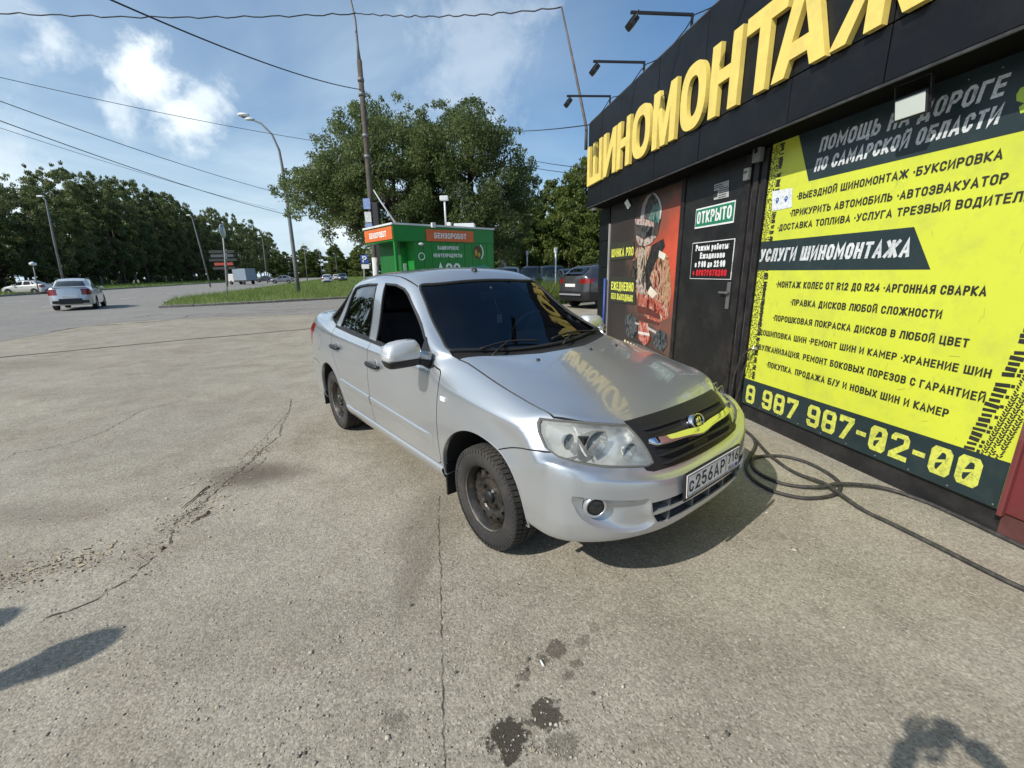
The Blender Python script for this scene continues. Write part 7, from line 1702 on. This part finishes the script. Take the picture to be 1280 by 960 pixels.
# lamps in front of the far trees
LPL=['thin grey lamp post leaning behind the turning silver car','thin grey lamp post leaning left of the white road sign post','thin grey lamp post just right of the box lorry','far thin lamp post just right of the tall curved lamp','far thin lamp post, second right of the tall curved lamp','farthest thin lamp post, beside the utility pole']
for ki,(px0,py0,px1,py1,Y,rr_) in enumerate(((78,352,57,250,44,.10),(262,352,240,272,68,.11),(334,350,328,298,92,.11),(384,349,380,306,120,.12),(403,348,399,312,150,.12),(422,346,419,318,190,.13))):
    o,b0,P=curve_pole('roadside_lamp',[(px0,py0),((px0+px1)/2,(py0+py1)/2),(px1,py1),(px1-4*60/Y,py1-4*50/Y)],Y,[rr_,rr_*.85,rr_*.6,rr_*.5],STL,LPL[ki],'street lamp',8); o['group']='lamp posts in front of the far trees'
    mb=MB(); mb.box(-.35,.2,-.12,.12,-.06,.08,.03,M=Matrix.Translation(P[-1]-b0)); mb.build('lamp_head',WHT,o)
o,b0,P=curve_pole('park_lamp',[(44,352),(41,330)],48,[.05,.05],STL,'short lamp post with a round white head at the far left','street lamp'); mb=MB(); mb.lathe([(0,-.2),(.3,-.1),(.3,.1),(0,.25)],12,M=Matrix.Translation(P[-1]-b0)); mb.build('lamp_head',WHT,o)
for (px,y0,y1,Y,lab) in ((694.5,372,310,20,'thin pale post with small box between the parked cars and the kiosk'),(659,348,314,27,'pale post in front of the hedge beyond the parked cars')):
    o,b0,P=curve_pole('bollard_post',[(px,y0),(px,y1)],Y,[.035,.035],WHT,lab); mb=MB(); mb.box(-.07,.07,-.05,.05,-.12,.12,.02,M=Matrix.Translation(P[-1]-b0+Vector((0,0,-.1)))); mb.build('post_box',WHT,o)
# price board behind the road
o,b0,P=curve_pole('price_board',[(283,352),(283,312)],70,[.12,.12],STL,'roadside board with dark slats and a red band in front of the trees','billboard')
for k,(c,w) in enumerate((((.02,.03,.03),2.4),((.05,.07,.08),2.2),((.02,.025,.025),2.6),((.35,.05,.035),1.9),((.03,.03,.03),2.2))): mb=MB(); mb.box(-w+.6,w-.3,-.15,.15,5.1-.62*k,5.5-.62*k,M=Matrix.Translation((0,0,-.0))); mb.build('board_slat',mat('board_%d'%k,c,.6),o)
# ---- wires
WIRE=mat('wire_black',(.02,.02,.022),.6)
def wire(pts,r,label,sag=0.,n=24,twist=0.,m=WIRE):
    a,b=Vector(pts[0]),Vector(pts[1]); P=[]
    for i in range(n+1):
        t=i/n; p=a.lerp(b,t); p.z-=sag*4*t*(1-t)
        if twist: p.z+=twist*math.sin(i*1.9)+random.uniform(-twist,twist)*.5; p.x+=twist*random.uniform(-.5,.5)
        P.append(p)
    mb=MB(); mb.tube(P,r,5); return tag(mb.build('wire',m),label,'wire')
wire([at(-330,-6,13.),at(446,17,15.8)],.017,'wavy black cable crossing the top of the sky left of the pole',.25,60,.022)
wire([at(446,17,15.8),POLE_TOP],.015,'wavy black cable from the utility pole top to the leaning roof pole',.12,40,.02)
wire([at(451,112,15.9),at(130,-4,7.0)],.013,'thick black wire rising from the pole towards the upper left',.16,30)
wire([at(-120,68,20.),at(392,176,30)],.014,'highest of the thin wires sloping down from the left edge to the elm',.2)
wire([at(-120,82,16.),at(352,242,35.8)],.016,'second sloping wire running down to the curved street lamp',.25)
wire([at(-120,106,16.),at(358,268,35.8)],.018,'third, darkest sloping wire running down to the curved street lamp',.3)
wire([at(-120,120,20.),at(345,262,50)],.012,'faint lowest wire running below the darkest sloping wire',.3)
wire([at(625,163,20.5),wp(7.4,3.2,3.82)],.011,'cable from the elm to the upper corner of the shop roof',.08); wire([at(655,198,20.5),wp(7.5,3.4,3.08)],.010,'upper one of the two short wires between elm and shop corner',.06); wire([at(650,206,20.5),wp(7.5,3.4,2.98)],.010,'lower one of the two short wires between elm and shop corner',.06)
wire([at(352,242,35.8),at(505,300,60)],.02,'wire running on from the curved lamp towards the right',.3)
# ---- other cars
def simple_car(kind):
    """lighter car: same cutting method, coarser surface"""
    T=car_tables(); tf=None
    spec=granta_spec(); keep={'arch','front_window','rear_window','quarter_window','windshield','backlight','taillight','headlight','grille','cowl'}
    if kind=='suv':
        def tf(P):
            Q=P.copy(); x,y,z=P[:,0],P[:,1],P[:,2]
            lift=np.where(z>.98,1+ .0*z,1); Q[:,2]=z*1.0+np.where(z<.4,.06,.10)+np.where(z>.98,(z-.98)*.10,0)
            up=(z>.985)&(x<-2.2)      # carry the roof back into a hatch
            f=np.clip((-2.2-x)/1.15,0,1); tgt=1.62-.16*f-np.clip((np.abs(y)-.35)/.45,0,1)**2*.35
            Q[:,2]=np.where(up&(np.abs(y)<.62),np.maximum(Q[:,2],np.where(x<-3.2,1.25,tgt-.42*np.clip((f-.72)/.28,0,1))),Q[:,2]); Q[:,0]=np.where(up,x*1.0,x); Q[:,1]=y*1.06
            return Q
    spec['regions']=[r for r in spec['regions'] if r[0] in keep or r[0] in('front_bumper','rear_bumper')]; spec['gaps']=[]
    if kind=='suv':
        dz=.13; up=lambda pl:[(x,z+dz) for x,z in pl]
        rg=[]
        for r in spec['regions']:
            if r[1]=='side' and r[0].endswith('window'): rg.append((r[0],r[1],up(r[2]),r[3]))
            elif r[0]=='arch': rg.append(r)
            elif r[0]=='taillight': rg.append((r[0],r[1],[(-2.95,1.10),(-3.6,1.08),(-3.6,.94),(-3.1,.92)],r[3]))
            elif r[0]=='backlight': rg.append((r[0],'rearp',r[2],r[3]))
            elif r[0] in('headlight','grille'): rg.append((r[0],r[1],[(y,z+.09) for y,z in r[2]],r[3]))
            else: rg.append(r)
        spec['regions']=[r for r in rg if r[1]!='rearp']
        spec['regions'].insert(0,('backlight','front',[(-.01,1.20),(.52,1.20),(.50,1.42),(.42,1.50),(-.01,1.52)],'rear'))
    S=Shell(T,spec,2,tf=tf); return S
def car_proto(kind,paintm,name,label,detail=True,cl=None):
    S=simple_car(kind); root=empty(name,(0,0,0),0,label,'car'); P=S.panel
    P('body',['body','cowl'],paintm,root,rim=False); P('bumper',['front_bumper'],paintm,root,rim=False); P('bumper',['rear_bumper'],paintm if kind!='suv' else BLACKP,root,rim=False)
    P('windshield',['windshield'],GLASSS,root,sink=.004,rim=False); P('rear_window_glass',['backlight'],GLASSS,root,sink=.004,rim=False)
    for sd in (1,-1):
        P('side_windows',['front_window','rear_window','quarter_window'],GLASSS,root,(sd,),sink=.004,rim=False); P('taillight',['taillight'],TAILR,root,(sd,),rim=False); P('headlight',['headlight'],REFL,root,(sd,),rim=False)
    P('grille',['grille'],BLACKP,root,rim=False); S.liner('body_shell',{'windshield','backlight','front_window','rear_window','quarter_window'},DARK,root,.02)
    mb=MB(); mb.box(-3.1,.5,-.66,.66,.26,.70); mb.box(-3.0,-.6,-.6,.6,.7,.86); mb.build('interior',DARK,root)
    wd=None
    for cx in (0,-2.476):
        for sd in (1,-1):
            M=Matrix.Translation((cx,.725*sd,.31))@(Matrix.Rotation(PI/2,4,'X') if sd==-1 else Matrix.Rotation(-PI/2,4,'X'))
            if wd is None:
                t=MB(); tyre_mesh(t,.318,.20,.215,False); t.cur=1
                t.lathe([(.215,.080),(.205,.060),(.19,.02)],32); 
                for k in range(10):
                    a=2*PI*k/10; c,s=math.cos(a),math.sin(a); 
                    vs=[(r_*c-w*s,r_*s+w*c,z) for r_,w,z in ((.03,-.02,.075),(.205,-.018,.068),(.205,.018,.068),(.03,.02,.075),(.03,-.02,.05),(.205,-.018,.04),(.205,.018,.04),(.03,.02,.05))]
                    t.add(vs,[(0,1,2,3),(0,4,5,1),(2,6,7,3),(1,5,6,2)])
                t.lathe([(.05,.07),(.04,.08),(0,.082)],16); t.cur=2; t.lathe([(.20,.02),(0,.02)],24)
                wd=t.build('wheel',[TYRE,mat('alloy_grey',(.45,.46,.47),.35,metal=.8),DARK],root).data; o=[q for q in root.children if q.data==wd][0] if False else bpy.data.objects[wd.name] if wd.name in bpy.data.objects else None
                for q in bpy.data.objects:
                    if q.data==wd: q.matrix_basis=M
            else: link('wheel',wd,None,root).matrix_basis=M
    for sd in (1,-1):
        mb=MB(); mb.box(-.70,-.55,.84*sd-.0 if sd>0 else -.98,.98 if sd>0 else -.84,.94,1.06,.03); mb.build('door_mirror',paintm,root)
        for x in (-2.25,-1.35): mb=MB(); mb.box(x-.10,x+.10,.815*sd-.015,.815*sd+.03 if sd>0 else .815*sd+.015,.82,.85,.008) if sd>0 else mb.box(x-.10,x+.10,-.845,-.80,.82,.85,.008); mb.build('handle',paintm,root)
    return root,S
PW=paint('white_silver_paint',(.58,.60,.64),.30,.55); PG=paint('graphite_paint',(.060,.062,.070),.30,.5); 
side,S2=car_proto('sedan',PW,'turning_car','silver saloon with roof rails turning onto the avenue at the left','car')
mb=MB(); mb.box(-3.462,-3.435,-.27,.27,.60,.72,.004); mb.build('licence_plate',WHITEPL,side)
for sd in (1,-1):
    mb=MB(); mb.tube([(-.95,.56*sd,1.40),(-1.15,.57*sd,1.50),(-1.9,.57*sd,1.515),(-2.25,.55*sd,1.44)],.016,8); mb.build('roof_rail',BLACKP,side)
mb=MB(); 
for sd in (1,-1): mb.box(-3.455,-3.38,.30*sd if sd>0 else -.66,.66 if sd>0 else -.30,.33,.47,.02)
mb.box(-3.46,-3.36,-.42,.42,.30,.56,.02); mb.build('rear_cladding',BLACKP,side)
mb=MB(); mb.box(-3.36,-3.22,-.60,.60,1.075,1.10,.01); mb.build('spoiler',PW,side)
def put(o,rearc,heading,L_=2.9,z=0.):
    """place car so that its rear face centre stands at rearc, heading in degrees right of +Y"""
    a=R(heading); fwd=Vector((math.sin(a),math.cos(a),0)); o.location=Vector((rearc[0],rearc[1],z))+fwd*3.43; o.rotation_euler=(0,0,PI/2-a)
pL=gp(92,388); put(side,(pL.x*.985,pL.y*.985),-36,z=.02); side.scale=(1,1,1.03)
far_white=copy_tree(side); tag(far_white,'white car driving away far down the avenue left of the pole','car'); far_white['category']='car'; p=at(408,347,72); put(far_white,(p.x,p.y),-20)
xo,S3=car_proto('suv',PG,'parked_crossover','dark graphite crossover parked with its rear towards us beside the shop corner','car')
mb=MB(); M=Matrix.Translation((-3.425,0,.86)); mb.box(-.012,.0,-.26,.26,-.056,.056,.003,M=M); mb.build('licence_plate',WHITEPL,xo)
mb=MB(); mb.box(-3.47,-3.42,-.55,.55,.50,.56,.01); mb.build('bumper_trim',mat('silver_trim',(.55,.56,.58),.3,metal=.6),xo)
xo.scale=(1.03,1.06,1.04)
p=at(708,370,16.2); put(xo,(2.15+.25,16.9),55)
# parked cars further back
def recolour(o,m,glassm=None):
    for ch in [q for q in bpy.data.objects if q.parent==o]:
        if ch.name.startswith(('body','bumper','door_mirror','handle','spoiler')) and ch.data and not ch.name.startswith('body_shell'):
            if ch.material_slots: ch.material_slots[0].link='OBJECT'; ch.material_slots[0].material=m
PB=paint('dark_blue_paint',(.02,.025,.045),.3,.4); PGR=paint('mid_grey_paint',(.20,.21,.23),.3,.5); PWH=paint('white_paint',(.62,.62,.60),.35,.0); PBK=paint('black_paint',(.012,.012,.014),.3,.1)
for src,(px,Y),hd,m,lab in ((xo,(634,25.5),185,PWH,'white car parked facing us under the red awning'),(xo,(665,26.5),178,PBK,'black car parked facing us beside the pale post'),(xo,(690,24.8),172,PB,'dark blue car parked facing us left of the thin post'),
    (side,(714,24.0),165,PGR,'grey saloon parked facing us behind the dark crossover'),(xo,(742,24.5),168,PGR,'grey car parked beyond the crossover at the shop corner'),
    (side,(30,50),-100,PWH,'white car passing in front of the trees at the far left'),(side,(352,88),-110,PGR,'grey saloon parked across the avenue beside the curved lamp'),(side,(330,110),-105,PB,'dark car far across the avenue'),
    (xo,(428,92),160,PBK,'black car coming towards us far down the avenue'),(side,(420,110),-20,PWH,'pale car far down the avenue beside the black one')):
    c=copy_tree(src); tag(c,lab,'car'); recolour(c,m)
    p=at(px,345,Y); a=R(hd); c.location=(p.x,p.y,0) ; c.rotation_euler=(0,0,PI/2-a); c.location=Vector((p.x,p.y,0))+Vector((math.sin(a),math.cos(a),0))*1.3
# small box lorry in front of the far trees
lo=empty('box_lorry',(0,0,0),0,'small blue-grey box lorry standing across the avenue beside the road sign','lorry'); p=at(299,350,84); M=Matrix.Translation((p.x,p.y,0))@Matrix.Rotation(R(155),4,'Z')
mb=MB(); mb.box(-3.6,.1,-1.0,1.0,.8,2.9,.03,M=M); mb.build('cargo_box',mat('lorry_box',(.22,.27,.33),.5),lo); mb=MB(); mb.box(.15,1.9,-.95,.95,.5,2.0,.15,M=M); mb.build('cab',PWH,lo); mb=MB(); mb.box(.9,1.92,-.85,.85,1.3,1.85,.05,M=M); mb.build('windshield',GLASSS,lo)
for cx in (-2.6,1.0):
    for sd in (1,-1): mb=MB(); mb.lathe([(0,.12),(.2,.12),(.38,.1),(.40,0),(.38,-.1),(0,-.1)],20,M=M@Matrix.Translation((cx,.9*sd,.40))@Matrix.Rotation(PI/2,4,'X')); mb.build('wheel',TYRE,lo)
# ---------------------------------------------------------------- the photographer and a companion (their shadows fall into the picture)
def person(loc,rz,label,arms,shirt,trs,hair,h=1.76,phone=False):
    root=empty('person',loc,rz,label,'person'); s=h/1.76
    J={}; V=[];E=[];Rd=[]
    def v(n,p,r): J[n]=len(V); V.append(tuple(c*s for c in p)); Rd.append(r*s)
    def e(a,b): E.append((J[a],J[b]))
    v('pelvis',(0,0,.96),.145); v('waist',(0,0,1.10),.128); v('chest',(0,.01,1.30),.150); v('neck0',(0,-.01,1.46),.075); v('neck',(0,.0,1.53),.055); v('head0',(0,.02,1.60),.085); v('head',(0,.02,1.68),.098)
    for a,b in (('pelvis','waist'),('waist','chest'),('chest','neck0'),('neck0','neck'),('neck','head0'),('head0','head')): e(a,b)
    for sd,nm in ((1,'l'),(-1,'r')):
        v('hip'+nm,(.10*sd,0,.90),.098); v('knee'+nm,(.115*sd,.02,.50),.062); v('ank'+nm,(.12*sd,-.01,.10),.042); v('toe'+nm,(.135*sd,.16,.04),.036)
        e('pelvis','hip'+nm);e('hip'+nm,'knee'+nm);e('knee'+nm,'ank'+nm);e('ank'+nm,'toe'+nm)
        A=arms[nm]; v('sh'+nm,(.185*sd,0,1.42),.066); v('el'+nm,A[0],.044); v('wr'+nm,A[1],.030); v('pa'+nm,A[2],.036)
        e('chest','sh'+nm);e('sh'+nm,'el'+nm);e('el'+nm,'wr'+nm);e('wr'+nm,'pa'+nm)
    me=bpy.data.meshes.new('b'); me.from_pydata(V,E,[]); ob=bpy.data.objects.new('b',me); COL.objects.link(ob); md=ob.modifiers.new('k','SKIN'); 
    for i,r in enumerate(Rd): me.skin_vertices[0].data[i].radius=(r,r*(.72 if i in (J['pelvis'],J['waist'],J['chest']) else 1)); me.skin_vertices[0].data[i].use_root=(i==0)
    md.use_smooth_shade=True; ob.modifiers.new('s','SUBSURF').levels=2
    dg=bpy.context.evaluated_depsgraph_get(); m2=bpy.data.meshes.new_from_object(ob.evaluated_get(dg)); bpy.data.objects.remove(ob)
    body=link('body',m2,[shirt,trs,mat('skin',(.42,.24,.17),.5,var=.08),mat('shoe',(.05,.05,.055),.6)],root)
    m2.polygons.foreach_set('use_smooth',[True]*len(m2.polygons))
    for p in m2.polygons:
        z=p.center.z/s; r=math.hypot(p.center.x,p.center.y)/s
        p.material_index=3 if z<.10 else 1 if z<.98 and abs(p.center.x)<.26*s else 2 if z>1.50 else 0
        for nm in 'lr':
            w=Vector(V[J['wr'+nm]]); el=Vector(V[J['el'+nm]])
            if (p.center-w).length<.13*s or (p.center-Vector(V[J['pa'+nm]])).length<.10*s: p.material_index=2
    # hands: five bent fingers each
    for nm,sd in (('l',1),('r',-1)):
        pa=Vector(V[J['pa'+nm]]); wr=Vector(V[J['wr'+nm]]); dr=(pa-wr).normalized(); sdv=dr.cross(Vector((0,0,1))); sdv=sdv.normalized() if sdv.length>.1 else Vector((1,0,0)); upv=sdv.cross(dr)
        for k,(o,l) in enumerate(((-.032,.070),(-.011,.080),(.011,.076),(.030,.060))):
            b=pa+dr*.02+sdv*o; mb=MB(); mb.tube([b,b+dr*l*.45,b+dr*l*.8-upv*.012,b+dr*l*.95-upv*.028],[.0095,.009,.008,.006],8); mb.build('finger',MATS['skin'],root)
        b=pa-dr*.01+sdv*(-.035*sd); mb=MB(); mb.tube([b,b+dr*.03+sdv*(-.025*sd),b+dr*.058+sdv*(-.02*sd)],[.012,.010,.007],8); mb.build('thumb',MATS['skin'],root)
    hd=Vector((0,.03*s,1.665*s))
    mb=MB(); mb.lathe([(0,-.115),(.05,-.108),(.074,-.06),(.082,0),(.078,.055),(.05,.10),(0,.118)],20,M=Matrix.Translation(hd)@Matrix.Diagonal((s,1.18*s,s,1))); mb.tube([hd+Vector((0,.09*s,.015*s)),hd+Vector((0,.118*s,-.018*s)),hd+Vector((0,.095*s,-.028*s))],[.010,.015,.012],8); 
    for sd in (1,-1): mb.tube([hd+Vector((.082*sd*s,0,.02*s)),hd+Vector((.088*sd*s,-.005*s,-.03*s))],[.018,.012],8)
    mb.build('face',MATS['skin'],root)
    mb=MB()
    for sd in (1,-1): mb.lathe([(0,-.011),(.011,0),(0,.011)],10,M=Matrix.Translation(hd+Vector((.031*sd*s,.086*s,.015*s))))
    mb.build('eyes',mat('eye_dark',(.05,.04,.035),.2),root); mb=MB(); mb.tube([hd+Vector((-.024,.086,-.052))*s,hd+Vector((0,.094,-.054))*s,hd+Vector((.024,.086,-.052))*s],[.003,.006,.003],6); mb.build('mouth',mat('lips',(.35,.13,.11),.5),root)
    mb=MB(); mb.lathe([(.088,-.02),(.092,.03),(.082,.08),(.05,.118),(0,.128)],20,M=Matrix.Translation(hd+Vector((0,-.014*s,.006*s)))@Matrix.Diagonal((s,1.16*s,s,1))@Matrix.Rotation(R(14),4,'X')); mb.build('hair',hair,root)
    return root
TS=mat('grey_tshirt',(.10,.11,.13),.9); TR=mat('dark_jeans',(.03,.035,.06),.9); HR=mat('brown_hair',(.03,.02,.015),.8)
raised={'l':((.25,.20,1.22),(.13,.40,1.44),(.090,.415,1.47)),'r':((-.25,.20,1.22),(-.13,.40,1.44),(-.090,.415,1.47))}
person((.02,-.47,0),0,'person behind the camera holding up a phone with both hands',raised,TS,TR,HR,1.76)
mb=MB(); mb.box(-.077,.077,-.045,-.036,EYE-.044,EYE+.030,.003); tag(mb.build('phone',mat('phone_black',(.01,.01,.012),.2)),'black phone held up in both hands of the photographer','phone')
hang={'l':((.26,-.03,1.14),(.27,.03,.90),(.265,.05,.83)),'r':((-.26,-.03,1.14),(-.27,.03,.90),(-.265,.05,.83))}
person((-3.90,.33,0),R(-20),'person in a light shirt standing farthest left, arms hanging down',hang,mat('beige_shirt',(.25,.22,.17),.9),TR,HR,1.74)
person((-3.36,.17,0),R(-30),'person in a dark shirt standing left of the photographer with arms hanging down',hang,mat('navy_shirt',(.03,.04,.07),.9),TR,HR,1.78)
